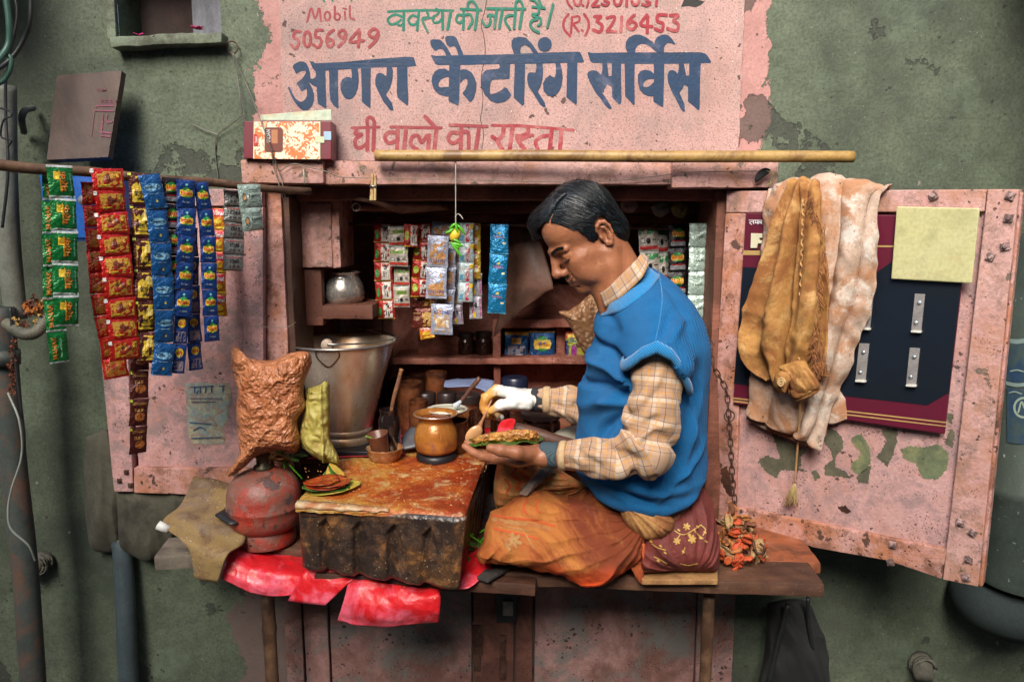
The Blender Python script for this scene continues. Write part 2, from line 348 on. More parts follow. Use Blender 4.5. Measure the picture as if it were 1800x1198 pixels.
# the plaster wall: green distemper, pink paint round the sign flaking off it
def wall_material():
    t = N('green_plaster'); X, Y_, Z_ = t.sep()[:3]
    big = t.noise(2.2, 8, .66); fine = t.noise(150, 5, .65); mid = t.noise(14, 8, .7)
    col = t.mix(t.step(big, .38, .60), (.042, .058, .038), (.135, .168, .108)); col = t.mix(t.step(fine, .44, .62, 0, .55), col, (.035, .042, .03))
    col = t.mix(t.step(mid, .45, .75, 0, .6), col, (.045, .052, .038))
    col = t.mix(t.step(t.noise(5.3, 8, .7, t.map(loc=(4, 1, 2))), .56, .72, 0, .5), col, (.17, .22, .155))
    col = t.mix(t.step(t.noise(3.7, 8, .75, t.map(loc=(9, 3, 4), scale=(1, 1, .35))), .53, .75, 0, .85), col, (.055, .055, .045))
    v = t.voro(60); col = t.mix(t.math('MULTIPLY', t.math('LESS_THAN', v, .05), .7), col, (.45, .45, .4))
    v2 = t.voro(38, co=t.warp(.022, 60, t.map(loc=(2, 5, 1)))); w2 = t.step(t.noise(6, 4), .45, .7, .05, .2); sp = t.math('LESS_THAN', v2, w2)
    col = t.mix(t.math('MULTIPLY', sp, .85), col, (.03, .028, .02))
    # pink field with ragged edges
    wob = t.math('MULTIPLY', t.math('SUBTRACT', t.noise(7, 9, .68, co=t.map(loc=(1, 0, 3))), .5), .30)
    wob2 = t.math('MULTIPLY', t.math('SUBTRACT', t.noise(30, 6, .7), .5), .03)
    xl = t.math('ADD', t.math('ADD', X, wob), wob2); zl = t.math('ADD', Z_, t.math('MULTIPLY', wob, .25))
    a = t.math('GREATER_THAN', xl, wx(452, 150)); b = t.math('LESS_THAN', t.math('ADD', X, t.math('MULTIPLY', wob, .55)), wx(1350, 150)); c = t.math('GREATER_THAN', zl, wz(272))
    m1 = t.math('MULTIPLY', t.math('MULTIPLY', a, b), c)
    # darker, greyer pink mixed in below the bench
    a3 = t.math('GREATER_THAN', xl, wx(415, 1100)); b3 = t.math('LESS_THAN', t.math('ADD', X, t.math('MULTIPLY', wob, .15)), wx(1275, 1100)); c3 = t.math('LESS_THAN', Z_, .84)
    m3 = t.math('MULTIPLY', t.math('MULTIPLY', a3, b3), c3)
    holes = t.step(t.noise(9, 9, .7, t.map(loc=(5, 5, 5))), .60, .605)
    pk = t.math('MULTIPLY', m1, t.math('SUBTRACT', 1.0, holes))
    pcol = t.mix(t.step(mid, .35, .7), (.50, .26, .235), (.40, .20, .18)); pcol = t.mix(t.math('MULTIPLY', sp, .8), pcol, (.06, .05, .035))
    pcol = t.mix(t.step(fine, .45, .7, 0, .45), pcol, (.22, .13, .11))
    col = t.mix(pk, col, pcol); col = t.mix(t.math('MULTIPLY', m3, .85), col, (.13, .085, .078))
    crack = t.step(t.voro(3.1, 'DISTANCE_TO_EDGE', t.map(co=t.map(loc=(1.3, 0, .4)))), 0, .006, 1, 0)
    cn = t.step(t.noise(2.1, 3, .5, t.map(loc=(8, 1, 1))), .55, .6); cr = t.math('MULTIPLY', crack, cn)
    col = t.mix(t.math('MULTIPLY', cr, .0), col, (.03, .025, .02))
    h = t.math('ADD', t.math('MULTIPLY', fine, .35), t.math('MULTIPLY', mid, 1.2)); h = t.math('ADD', h, t.math('MULTIPLY', pk, .8))
    ch = t.step(t.noise(4.2, 9, .62, t.map(loc=(6, 2, 8))), .60, .606); col = t.mix(t.math('MULTIPLY', ch, .75), col, (.035, .038, .030)); h = t.math('SUBTRACT', h, t.math('MULTIPLY', ch, 1.2)); ch2 = t.step(t.noise(11, 7, .7, t.map(loc=(16, 2, 8))), .66, .665); col = t.mix(t.math('MULTIPLY', ch2, .6), col, (.30, .26, .22)); h = t.math('SUBTRACT', h, t.math('MULTIPLY', sp, .5))
    return t.out(col, t.step(mid, .3, .7, .62, .85), 0, t.bump(h, .85, .004))
m_wall = wall_material()
def sign_material():
    t = N('sign_plaster'); fine = t.noise(260, 4, .7); mid = t.noise(9, 8, .7); big = t.noise(2.6, 6, .6)
    col = t.mix(t.step(big, .3, .7), (.43, .255, .23), (.53, .34, .31))
    col = t.mix(t.step(mid, .46, .68, 0, .8), col, (.30, .215, .20))
    col = t.mix(t.step(t.noise(5, 7, .7, t.map(loc=(3, 3, 3), scale=(1, 1, .5))), .55, .75, 0, .6), col, (.32, .16, .12))
    col = t.mix(t.step(fine, .50, .62, 0, .7), col, (.15, .10, .088))
    col = t.mix(t.step(t.noise(7, 8, .7, t.map(loc=(8, 2, 1))), .56, .70, 0, .6), col, (.20, .21, .18))
    v = t.voro(34, co=t.warp(.024, 55)); w = t.step(t.noise(5, 4), .42, .7, .03, .22); sp = t.math('LESS_THAN', v, w); col = t.mix(t.math('MULTIPLY', sp, .85), col, (.05, .028, .022))
    v3 = t.voro(45, co=t.map(loc=(5, 2, 2))); col = t.mix(t.math('LESS_THAN', v3, .05), col, (.75, .72, .68))
    return t.out(col, .8, 0, t.bump(t.math('SUBTRACT', t.math('ADD', t.math('MULTIPLY', fine, .5), mid), sp), .6, .0025))
m_sign = sign_material()

XL, XR, ZT = wx(512), wx(1264), wz(327)
hole1 = (XL, XR, .826, ZT); hole2 = (wx(208, 30), wx(388, 30), wz(64), wz(-75))
def wall_mesh():
    x0, x1, z0, z1 = -3.2, 3.2, 0.0, 3.2
    step = .022
    xs = sorted(set([round(v, 5) for v in list(np.arange(x0, x1 + .001, step)) if all(abs(v - q) > .008 for q in (hole1[0], hole1[1], hole2[0], hole2[1]))] + [round(q, 5) for q in (hole1[0], hole1[1], hole2[0], hole2[1])]))
    zs = sorted(set([round(v, 5) for v in list(np.arange(z0, z1 + .001, step)) if all(abs(v - q) > .008 for q in (hole1[2], hole1[3], hole2[2], hole2[3]))] + [round(q, 5) for q in (hole1[2], hole1[3], hole2[2], hole2[3])]))
    nx, nz = len(xs), len(zs); V = [(x, wy(x, z), z) for z in zs for x in xs]; F = []
    def inh(x, z): return any(h[0] < x < h[1] and h[2] < z < h[3] for h in (hole1, hole2))
    for j in range(nz - 1):
        for i in range(nx - 1):
            if not inh((xs[i] + xs[i+1]) / 2, (zs[j] + zs[j+1]) / 2): F.append((j*nx+i, j*nx+i+1, (j+1)*nx+i+1, (j+1)*nx+i))
    for h, dep in ((hole1, .10), (hole2, .12)):
        pts = [(h[0], h[2]), (h[1], h[2]), (h[1], h[3]), (h[0], h[3])]
        for k in range(4):
            (a, b), (c, d) = pts[k], pts[(k+1) % 4]; n = len(V)
            V += [(a, wy(a, b), b), (c, wy(c, d), d), (c, W + dep, d), (a, W + dep, b)]; F.append((n, n+1, n+2, n+3))
    return mesh('plaster_wall', V, F, m_wall, smooth=True, loc=(0, W, 0), autosmooth=50)
wall = wall_mesh()
tagp(wall, 'old plaster wall in dull green with flaking pink paint behind the kiosk', 'wall')
wall_root = wall
# raised sign field painted pink
def shell(name, x0, x1, z0, z1, off, mat, parent, step=.02, thick=.02, edge=None, amp=.4):
    nx = max(2, int((x1 - x0) / step)); nz = max(2, int((z1 - z0) / step)); V = []; F = []
    for j in range(nz + 1):
        for i in range(nx + 1):
            x = x0 + (x1 - x0) * i / nx; z = z0 + (z1 - z0) * j / nz
            if edge and i in (0, nx): x += edge * noise.noise((i, z * 9, 1)) + edge * .5 * noise.noise((i, z * 40, 4))
            V.append((x, wy(x, z, amp) - off, z))
    w = nx + 1; F = [(j*w+i, j*w+i+1, (j+1)*w+i+1, (j+1)*w+i) for j in range(nz) for i in range(nx)]
    rim = [i for i in range(w)] + [j*w+nx for j in range(1, nz+1)] + [nz*w+i for i in range(nx-1, -1, -1)] + [j*w for j in range(nz-1, 0, -1)]
    n = len(V); V += [(V[i][0], V[i][1] + thick, V[i][2]) for i in rim]; k = len(rim)
    F += [(rim[(i+1)%k], rim[i], n+i, n+(i+1)%k) for i in range(k)]
    return mesh(name, V, F, mat, parent, autosmooth=45)
sign = shell('sign_field', wx(497, 120), wx(1302, 120), wz(283), wz(-70), .008, m_sign, wall_root, edge=.006)
sign['label'] = 'rough pink sign field carrying the hand painted lettering'
m_blue = worn('blue_sign_paint', (.012, .075, .20), (.02, .10, .25), 20, speck=(.5, .3, .27), sden=.05, sscale=60, rough=.6, bump=.4, bd=.001)
m_blue = worn('blue_sign_paint2', (.004, .027, .075), (.008, .043, .11), 18, stain=(.09, .10, .17), stamt=.2, stscale=12, rough=.6, bump=.5, bd=.0015)
m_green = worn('green_sign_paint', (.008, .15, .10), (.015, .20, .13), 18, stain=(.12, .17, .12), stamt=.3, stscale=14, rough=.7, bump=.4)
m_red = worn('red_sign_paint', (.28, .018, .03), (.36, .035, .05), 20, stain=(.42, .15, .14), stamt=.45, stscale=14, rough=.7, bump=.4)
m_redfade = worn('faded_red_sign_paint', (.28, .035, .045), (.36, .08, .085), 16, stain=(.40, .14, .13), stamt=.4, stscale=22, rough=.75, bump=.4)
m_signblack = plain('black_sign_paint', (.015, .013, .012), .6)
_k = [0]
def onwall(px, py, off):
    p = at(px, py, W - .009); y = wy(p.x, p.z, .4) - .008 - off; return at(px, py, y)
def fillpoly(mb, P, off, hit):                      # P pixel outline -> ear-clipped face grid
    w = [hit(x, y, off) for x, y in P]
    tri = geometry.tessellate_polygon([[Vector((x, -y, 0)) for x, y in P]])
    F = []
    for a, b, c in tri:
        n = (w[b] - w[a]).cross(w[c] - w[a]); F.append((a, b, c) if n.y < 0 else (a, c, b))
    mb.add(w, F)
def ragged(P, n, amp):                              # outline with fine ragged steps
    P = np.array(list(P) + [P[0]], float); L = np.r_[0, np.cumsum(np.linalg.norm(np.diff(P, axis=0), axis=1))]
    m = max(n, int(L[-1] / 2.2)); t = np.linspace(0, L[-1], m, endpoint=False); Q = np.c_[np.interp(t, L, P[:, 0]), np.interp(t, L, P[:, 1])]
    return [(x + amp * noise.noise((x * .5, y * .5, 1)), y + amp * noise.noise((x * .5, y * .5, 5))) for x, y in Q]
def letters(name, polys, strokes, T, mat, parent, hit, label=None, sm=True):
    """T = (x0, y0, scale) of the tracing; polys outlines, strokes ([(x,y)...], width)"""
    mb = MB(); c = [0]
    f = lambda x, y: (T[0] + x / T[2], T[1] + y / T[2])
    for P in polys:
        c[0] += 1; q = ragged([f(*p) for p in P], 30, .35); fillpoly(mb, q, .0004 + .00006 * c[0], hit)
    for P, w in strokes:
        c[0] += 1; S = spline([f(*p) for p in P], max(6, 7 * len(P))) if len(P) > 2 and sm else spline([f(*p) for p in P], 4)
        w = w / T[2]; d = np.gradient(S, axis=0); d /= np.linalg.norm(d, axis=1, keepdims=True) + 1e-9; nn = np.c_[-d[:, 1], d[:, 0]]
        ww = np.array([w / 2 * (1 + .12 * noise.noise((a * .3, b * .3, 2))) for a, b in S])[:, None]
        Lf = S + nn * ww; Rt = S - nn * ww; off = .0004 + .00006 * c[0]
        cap = lambda C, dd, sgn: [tuple(C + np.array([math.cos(t) * dd[0] - math.sin(t) * dd[1], math.sin(t) * dd[0] + math.cos(t) * dd[1]]) * w / 2 * .9) for t in (sgn * R(60), 0, -sgn * R(60))]
        pts = [hit(x, y, off) for x, y in Lf] + [hit(x, y, off) for x, y in Rt]; n = len(S); F = []
        for i in range(n - 1):
            a, b, e, g = i, i + 1, n + i + 1, n + i; nv = (pts[b] - pts[a]).cross(pts[e] - pts[a]); F.append((a, b, e, g) if nv.y < 0 else (g, e, b, a))
        for C, dd, ia, ib in ((S[0], -d[0], 0, n), (S[-1], d[-1], n - 1, 2 * n - 1)):
            A0 = Lf[ia if ia < n else ia - n]; k = len(pts)
            ring = [tuple(C + (math.cos(t) * dd + math.sin(t) * np.array([-dd[1], dd[0]])) * w / 2) for t in (R(60), R(20), R(-20), R(-60))]
            pts += [hit(x, y, off) for x, y in ring]
            o = (ia, ib) if ((np.array(ring[0]) - Lf[ia % n]) ** 2).sum() < ((np.array(ring[0]) - Rt[ia % n]) ** 2).sum() else (ib, ia)
            f_ = (o[0], k, k + 1, k + 2, k + 3, o[1]); nv = (pts[k+1] - pts[k]).cross(pts[k+3] - pts[k]); F.append(f_ if nv.y < 0 else f_[::-1])
        mb.add(pts, F)
    o = mb.build(name, mat, parent, smooth=False)
    if label: o['label'] = label
    return o
def circ(x, y, rx, ry=None, n=14): ry = ry or rx; return [(x + rx * math.cos(2*math.pi*k/n), y + ry * math.sin(2*math.pi*k/n)) for k in range(n + 1)]
TA = (500, 80, 7.5); TB = (750, 50, 6.207); TC = (1020, 50, 7.5)
letters('lettering', [
 [(333,210),(372,210),(412,234),(800,218),(1200,178),(1600,150),(1705,155),(1722,210),(1740,270),(1620,284),(1300,288),(1000,303),(700,322),(470,340),(410,350),(365,290)],
 [(160,380),(105,285),(125,250),(190,212),(245,210),(290,235),(318,290),(335,350),(343,430),(330,500),(300,545),(290,570),(265,585),(235,605),(215,595),(160,500),(165,485),(200,465),(240,430),(275,375),(285,345),(270,335),(220,340),(185,360)],
 [(330,500),(365,560),(390,640),(393,700),(375,780),(340,830),(300,858),(245,858),(200,825),(130,745),(85,660),(45,555),(55,542),(75,555),(110,640),(150,705),(200,740),(240,740),(275,710),(298,660),(298,610),(290,570),(300,530)],
 [(335,440),(385,437),(415,410),(430,400),(440,560),(410,545),(370,525),(330,490)],
 [(415,330),(540,330),(545,560),(553,700),(553,825),(545,835),(440,770),(432,700),(425,540),(415,400)],
 [(585,320),(705,315),(708,600),(712,820),(700,832),(645,790),(605,720),(593,620),(590,440)],
 [(880,305),(965,300),(975,370),(980,470),(970,560),(935,650),(890,700),(850,712),(800,695),(760,640),(738,570),(738,500),(765,445),(820,412),(860,420),(885,435),(888,380)],
 [(1010,300),(1138,295),(1135,500),(1135,830),(1128,832),(1020,740),(1018,600)],
 [(1345,288),(1415,284),(1430,330),(1425,440),(1390,560),(1338,650),(1420,760),(1440,855),(1395,857),(1300,735),(1240,615),(1200,530),(1195,450),(1215,385),(1245,360),(1290,368),(1340,405),(1350,340)],
 [(1483,283),(1620,278),(1622,500),(1632,650),(1632,770),(1620,797),(1490,685),(1480,600),(1485,440)]],
 [], TA, m_blue, sign, onwall, 'large blue first word of the sign')
letters('lettering', [
 [(45,290),(100,300),(400,292),(800,285),(1200,268),(1600,255),(1670,255),(1690,290),(1722,372),(1640,375),(1250,385),(900,388),(500,398),(120,403),(95,390),(60,330)],
 [(38,135),(60,120),(150,125),(190,165),(230,220),(272,300),(215,300),(190,250),(170,228),(140,225),(90,248),(55,210),(40,165)],
 [(200,100),(220,83),(290,82),(325,105),(350,160),(405,295),(345,300),(335,250),(315,205),(290,195),(250,205),(220,180),(205,140)],
 [(247,385),(370,385),(365,470),(358,640),(355,800),(345,845),(238,795),(240,700),(245,480)],
 [(247,465),(200,442),(140,440),(95,465),(60,520),(52,580),(75,660),(130,720),(200,742),(245,742),(246,640),(200,638),(160,645),(130,635),(130,595),(160,555),(210,530),(247,535)],
 [(365,455),(400,445),(440,450),(490,480),(520,530),(545,600),(540,680),(515,760),(485,805),(465,800),(388,705),(420,670),(445,610),(445,560),(430,548),(400,560),(365,605)],
 [(790,385),(912,385),(905,550),(720,560),(695,600),(690,700),(700,720),(760,705),(820,670),(850,640),(880,655),(925,725),(900,765),(850,800),(770,818),(700,795),(630,720),(590,620),(590,540),(620,480),(650,455),(780,440),(798,430)],
 [(960,385),(1075,385),(1070,600),(1065,830),(1045,845),(950,755),(950,640),(958,500)],
 [(950,280),(925,200),(925,140),(950,105),(1010,92),(1080,100),(1150,170),(1218,270),(1165,272),(1120,205),(1070,180),(1030,200),(1020,240),(1028,278)],
 [(1195,385),(1262,385),(1272,450),(1265,560),(1240,640),(1212,690),(1250,750),(1290,810),(1298,858),(1270,858),(1230,820),(1170,720),(1110,630),(1095,560),(1100,500),(1130,478),(1185,485),(1198,430)],
 circ(1288, 175, 77, 80, 20)[:-1],
 [(1400,380),(1455,378),(1475,440),(1485,540),(1470,640),(1430,710),(1375,742),(1320,735),(1275,680),(1268,600),(1300,540),(1350,515),(1395,540),(1412,480),(1412,420)],
 [(1535,378),(1645,375),(1642,600),(1638,825),(1628,832),(1525,750),(1528,600)]],
 [], TB, m_blue, sign, onwall, 'large blue middle word of the sign')
letters('lettering', [
 [(98,312),(150,325),(600,318),(1100,318),(1500,315),(1600,318),(1660,340),(1690,380),(1728,440),(1715,458),(1590,462),(1300,468),(700,470),(400,462),(150,455),(130,425),(105,350)],
 [(290,450),(355,450),(365,540),(375,630),(415,625),(415,455),(540,455),(538,700),(545,900),(538,990),(515,1010),(420,910),(415,770),(352,735),(330,790),(292,850),(360,950),(415,1045),(410,1068),(375,1062),(330,1020),(270,930),(210,860),(120,700),(92,620),(105,575),(150,552),(215,558),(275,612),(292,540)],
 [(585,460),(718,465),(715,700),(718,1000),(708,1022),(590,890),(588,700)],
 [(625,330),(595,250),(600,180),(640,120),(720,82),(790,85),(870,120),(960,185),(972,210),(985,160),(1020,110),(1090,80),(1160,90),(1210,140),(1262,215),(1240,215),(1180,192),(1140,200),(1110,240),(1100,325),(1020,325),(990,300),(920,240),(860,210),(810,205),(760,225),(728,270),(722,330)],
 [(970,462),(1108,465),(1105,700),(1095,1030),(1085,1040),(965,965),(962,890),(970,700)],
 [(975,605),(930,560),(860,545),(800,560),(760,610),(758,700),(780,800),(830,865),(900,895),(968,895),(969,705),(920,760),(860,778),(830,760),(835,715),(870,680),(925,665),(970,672)],
 [(1300,462),(1365,462),(1385,560),(1398,625),(1435,620),(1435,465),(1590,458),(1580,700),(1575,1060),(1565,1083),(1420,960),(1420,770),(1372,740),(1345,800),(1308,850),(1340,920),(1375,1000),(1380,1095),(1360,1102),(1330,1070),(1290,990),(1210,840),(1160,720),(1148,620),(1170,560),(1215,548),(1260,565),(1280,605),(1300,530)]],
 [], TC, m_blue, sign, onwall, 'large blue last word of the sign')
w = 27
letters('lettering', [], [([(70,120),(400,108),(735,110)],26),([(215,175),(150,150),(95,170),(68,210),(100,250),(160,238),(200,205)],26),([(150,238),(190,262),(225,245)],24),([(232,118),(228,310)],30),
 ([(370,175),(320,160),(280,200),(300,250),(350,250),(370,220)],26),([(385,118),(368,310)],28),([(470,125),(480,175),(430,185),(425,220),(475,330)],26),([(430,200),(500,185),(540,190)],22),
 ([(560,90),(590,110),(575,145),(530,180),(540,230),(590,225),(620,190)],24),([(625,118),(628,300)],28),([(712,110),(678,300)],28),
 ([(812,92),(1020,104)],26),([(842,108),(838,300)],28),([(835,155),(785,155),(765,205),(800,235),(838,205)],24),([(850,155),(905,150),(930,215),(890,290)],26),([(985,108),(958,300)],30),([(880,100),(890,30),(930,14),(965,50),(990,105)],26),
 ([(1085,88),(1470,92)],28),([(1180,100),(1155,288)],28),([(1165,168),(1110,152),(1085,165)],24),([(1112,160),(1112,235),(1070,270),(1028,212)],26),([(1238,98),(1205,288)],28),
 ([(1372,98),(1355,288)],28),([(1360,155),(1290,165),(1265,215),(1315,300)],26),([(1442,98),(1412,288)],30),([(1372,92),(1375,25),(1410,5),(1440,45),(1448,95)],26),
 ([(1545,70),(1668,84)],24),([(1612,85),(1600,140),(1545,145),(1560,168),(1622,185),(1628,240),(1600,262)],24),([(1590,198),(1540,212),(1522,255),(1550,300),(1608,332)],28),([(1520,-5),(1570,12),(1615,70)],22),([(1600,-20),(1640,70)],22),
 ([(1755,45),(1695,280)],26)], (670, 0, 5.806), m_green, sign, onwall, 'green painted line of smaller script')
letters('lettering', [], [([(38,112),(255,106)],24),([(80,115),(66,160),(115,165),(66,205),(72,262),(112,268),(155,235)],30),([(165,112),(160,290)],30),([(215,108),(208,290)],32),([(162,100),(160,45),(187,28),(214,60),(216,106)],30),
 ([(345,105),(745,112)],24),([(385,150),(325,150),(300,190),(330,232),(385,215)],30),([(402,110),(395,290)],32),([(468,108),(450,290)],32),([(565,290),(505,245),(518,182),(562,175),(590,225),(632,172)],30),([(650,170),(640,290)],32),([(708,110),(690,290)],32),([(618,22),(690,100)],32),
 ([(812,88),(1108,100)],24),([(885,152),(825,150),(800,200),(840,232),(895,200)],30),([(905,98),(898,290)],32),([(912,145),(958,152),(962,290)],30),([(1045,100),(1018,290)],32)],
 (610, 200, 4.5), m_redfade, sign, onwall, 'faded red left half of the lower line')
letters('lettering', [], [([(1150,92),(1400,98),(1790,130)],24),([(1240,102),(1230,170),(1190,205),(1150,182)],34),([(1182,205),(1230,285)],34),([(1312,98),(1285,285)],34),([(1432,105),(1430,150),(1380,175),(1345,178),(1358,220),(1405,280)],32),([(1360,215),(1450,172),(1470,170)],26),
 ([(1510,282),(1492,225),(1535,182),(1605,172)],30),([(1620,122),(1605,278)],34),([(1697,130),(1684,275)],34)], (610, 200, 4.5), m_red, sign, onwall, 'brighter red right half of the lower line')
w = 46
letters('lettering', [], [([(400,380),(470,150),(540,330),(610,150),(642,380)],38),(circ(755,285,50,72),38),([(885,120),(885,330)],40),([(890,340),(940,352),(980,290),(935,238),(892,262)],34),([(1060,210),(1068,345)],36),([(1030,150),(1090,158)],26),([(1150,110),(1155,300),(1225,345)],38),
 ([(280,558),(182,562),(162,660),(232,690),(252,770),(190,850),(122,795)],w+4),(circ(400,690,62,128),w+8),([(670,530),(562,535),(545,650),(620,670),(645,745),(590,835),(508,790)],w+6),([(865,530),(780,590),(742,700),(765,805),(825,815),(862,750),(820,695),(762,725)],w+6),
 ([(1080,610),(1015,665),(950,600),(1015,530),(1078,580),(1060,700),(950,820)],w+6),([(1312,520),(1150,730),(1390,715)],w+4),([(1322,560),(1298,820)],w+10),([(1640,600),(1570,665),(1482,600),(1560,508),(1645,560),(1620,690),(1492,828)],w+8)],
 (500, 0, 10), m_redfade, sign, onwall, 'dull red word and telephone number at the upper left')
letters('lettering', [], [([(125,162),(72,240),(75,330),(145,415)],28),([(165,195),(152,378)],28),([(165,195),(240,188),(242,240),(168,275)],26),([(175,275),(240,358)],28),([(276,340),(286,352)],26),([(300,162),(348,240),(350,320),(314,402)],30),
 ([(420,190),(490,188),(448,240),(502,290),(480,362),(402,340)],38),([(560,205),(640,190),(632,250),(560,352)],36),([(560,358),(662,356)],34),([(725,192),(716,360)],36),([(868,175),(800,240),(792,310),(850,335),(892,282),(845,245),(800,275)],36),
 ([(1010,170),(940,280),(1070,302)],36),([(1020,190),(1014,370)],38),([(1230,172),(1140,172),(1130,240),(1192,270),(1175,350),(1105,328)],38),([(1275,175),(1362,175),(1312,230),(1365,280),(1342,350),(1245,325)],38),
 ([(110,-50),(115,30),(165,95)],24),(circ(225,-5,40,66),30),([(282,55),(292,65)],24),([(330,-50),(350,10),(330,80)],24),([(390,-60),(450,-70),(455,-10),(392,62)],30),([(395,70),(470,70)],28),([(500,-60),(570,-60),(530,0),(580,30),(545,62),(500,45)],30),
 (circ(680,-5,42,66),32),([(785,-60),(780,65)],34),(circ(880,-5,42,62),32),([(970,-60),(1030,-60),(1000,0),(1045,35),(1010,62),(960,48)],32),([(1130,-60),(1115,60)],32)],
 (980, 0, 6.43), m_red, sign, onwall, 'bright red telephone numbers at the upper right')
letters('painted_mark', [[(1395,80),(1430,0),(1440,-60),(1560,-60),(1590,0),(1665,20),(1620,60),(1560,85),(1480,70)]], [], (980, 0, 6.43), m_signblack, sign, onwall)
letters('painted_mark', [], [([(665,-40),(700,30)],34),([(820,-30),(850,20)],30),([(1150,-40),(1180,18)],34)], (500, 0, 10), m_green, sign, onwall)
# a thin crack running down the sign
cr = MB(); P = [(856,0),(852,20),(846,45),(850,62),(853,88),(851,110),(847,128),(846,150),(849,172),(847,196),(845,210),(850,235),(847,262)]
cr.tube([onwall(x + 1.0 * noise.noise((y * .2, 0, 0)), y, -.0006) for x, y in spline(P, 60)], .0011, 5); cr.build('crack', plain('crack_dark', (.02, .014, .012), .9), wall_root)
for o in [c for c in sign.children]: pass
# shallow blind window at the top left: sill, dark recess, grey shutter, petals on the sill
m_recess = worn('dark_plaster', (.035, .02, .018), (.06, .035, .03), 8, stain=(.02, .012, .01), stamt=.6, rough=.85)  # very dark tone for the window back and behind the planks
wn_ = thing('niche_window', 'small blind window with grey shutter and rough sill above the wooden board', 'window', ((hole2[0] + hole2[1]) / 2, W, hole2[2]))
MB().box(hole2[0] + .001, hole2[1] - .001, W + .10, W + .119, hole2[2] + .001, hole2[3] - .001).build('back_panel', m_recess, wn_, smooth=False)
slab('shutter', ((hole2[1] + wx(315, 30)) / 2 - .004, W + .075, (hole2[2] + hole2[3]) / 2), (hole2[1] - wx(315, 30) - .012, .02, hole2[3] - hole2[2] - .008), None, worn('grey_blue_shutter_paint', (.16, .17, .21), (.26, .27, .31), 8, stain=(.06, .05, .05), stamt=.6, grain=(9, (6, 1, 1), .4)), wn_)
m_sill = worn('mossy_sill', (.15, .19, .13), (.25, .29, .2), 15, stain=(.06, .06, .04), stamt=.6, stscale=14, speck=(.03, .03, .02), sden=.8)
A = at(196, 77, W - .03); B = at(390, 66, W - .03)
bar('sill', (A.x, W - .012, A.z), (B.x, W - .012, B.z), .05, .022, m_sill, wn_, amp=.003, cell=.012)
bar('frame_edge', (hole2[0] - .012, W - .006, hole2[2] - .01), (hole2[0] - .010, W - .006, hole2[3]), .014, .02, m_sill, wn_, up=(1, 0, 0), amp=.002, cell=.012)
m_petal = plain('magenta_petal', (.55, .02, .16), .6)
for (px, py, r) in ((245, 60, 9), (347, 50, 13)):
    c = at(px, py + 2, W - .015); V = []; mb = MB()
    for k in range(7):
        a = R(random.uniform(0, 360)); q = Vector((math.cos(a), math.sin(a) * .6, random.uniform(.1, .6))).normalized(); s = r / pxm(W) * random.uniform(.7, 1.1); sd = q.cross(Vector((0, 0, 1))).normalized()
        P = [c + q * s * t + sd * s * .4 * math.sin(math.pi * min(1, t * .9 + .05)) * e for t in (0, .4, .8, 1) for e in (-1, 1)]
        mb.add(P, [(0, 1, 3, 2), (2, 3, 5, 4), (4, 5, 7, 6)])
    tagp(mb.build('flower_petals', m_petal, loc=c, solid=.0008), 'magenta petals on the %s part of the upper left window sill' % ('left' if px < 300 else 'right'), 'petals')

# ground and unseen buildings added across the lane only to shape the light
m_street = worn('street_stone', (.10, .09, .08), (.16, .15, .13), 3, stain=(.05, .045, .04), stamt=.5, rough=.9)
g = MB().box(-14, 14, -14, 14, -.3, 0).build('ground', m_street, smooth=False); g['kind'] = 'structure'
m_across = worn('plaster_across', (.20, .17, .13), (.28, .24, .19), 2, stain=(.1, .08, .06), stamt=.5, rough=.9)
def across(x0, x1, y0, y1, h, label):
    t = thing('light_blocker', label, 'building', ((x0 + x1) / 2, (y0 + y1) / 2, 0)); MB().box(x0, x1, y0, y1, 0, h).build('wall', m_across, t, smooth=False)
    return t
across(-9, -2.7, -4.5, -1.3, 6.5, 'tall plain building across the lane to the left behind the camera')
across(.85, 9, -4.5, -1.3, 6.5, 'tall plain building across the lane to the right behind the camera')
across(-2.7, .85, -4.9, -2.6, 3.5, 'lower plain building closing the gap across the lane behind the camera')
m_tin = worn('old_tin', (.16, .13, .11), (.24, .19, .15), 4, stain=(.14, .06, .03), stamt=.6, rough=.7)
def awning(x0, x1, y1, z, label):  # unseen sheets added overhead to darken the wall's left and right edges
    t = thing('tin_occluder', label, 'awning', ((x0 + x1) / 2, W - .02, z)); n = int((x1 - x0) / .025); V = []
    for i in range(n + 1):
        x = x0 + (x1 - x0) * i / n; k = .009 * math.sin(x * 82); V += [(x, W - .012, z + .12 + k), (x, y1, z + k)]
    mesh('tin_sheet', V, [(2*i, 2*i+1, 2*i+3, 2*i+2) for i in range(n)], m_tin, t, solid=.003)
    MB().tube([(x0, y1 + .01, z - .02), (x1, y1 + .01, z - .02)], .014, 8).build('edge_bar', m_rust, t)
awning(-3.4, -1.05, 1.30, 2.16, 'corrugated tin awning over the left part of the wall, above the picture')
awning(.98, 3.4, 1.02, 2.16, 'corrugated tin awning over the right part of the wall, above the picture')
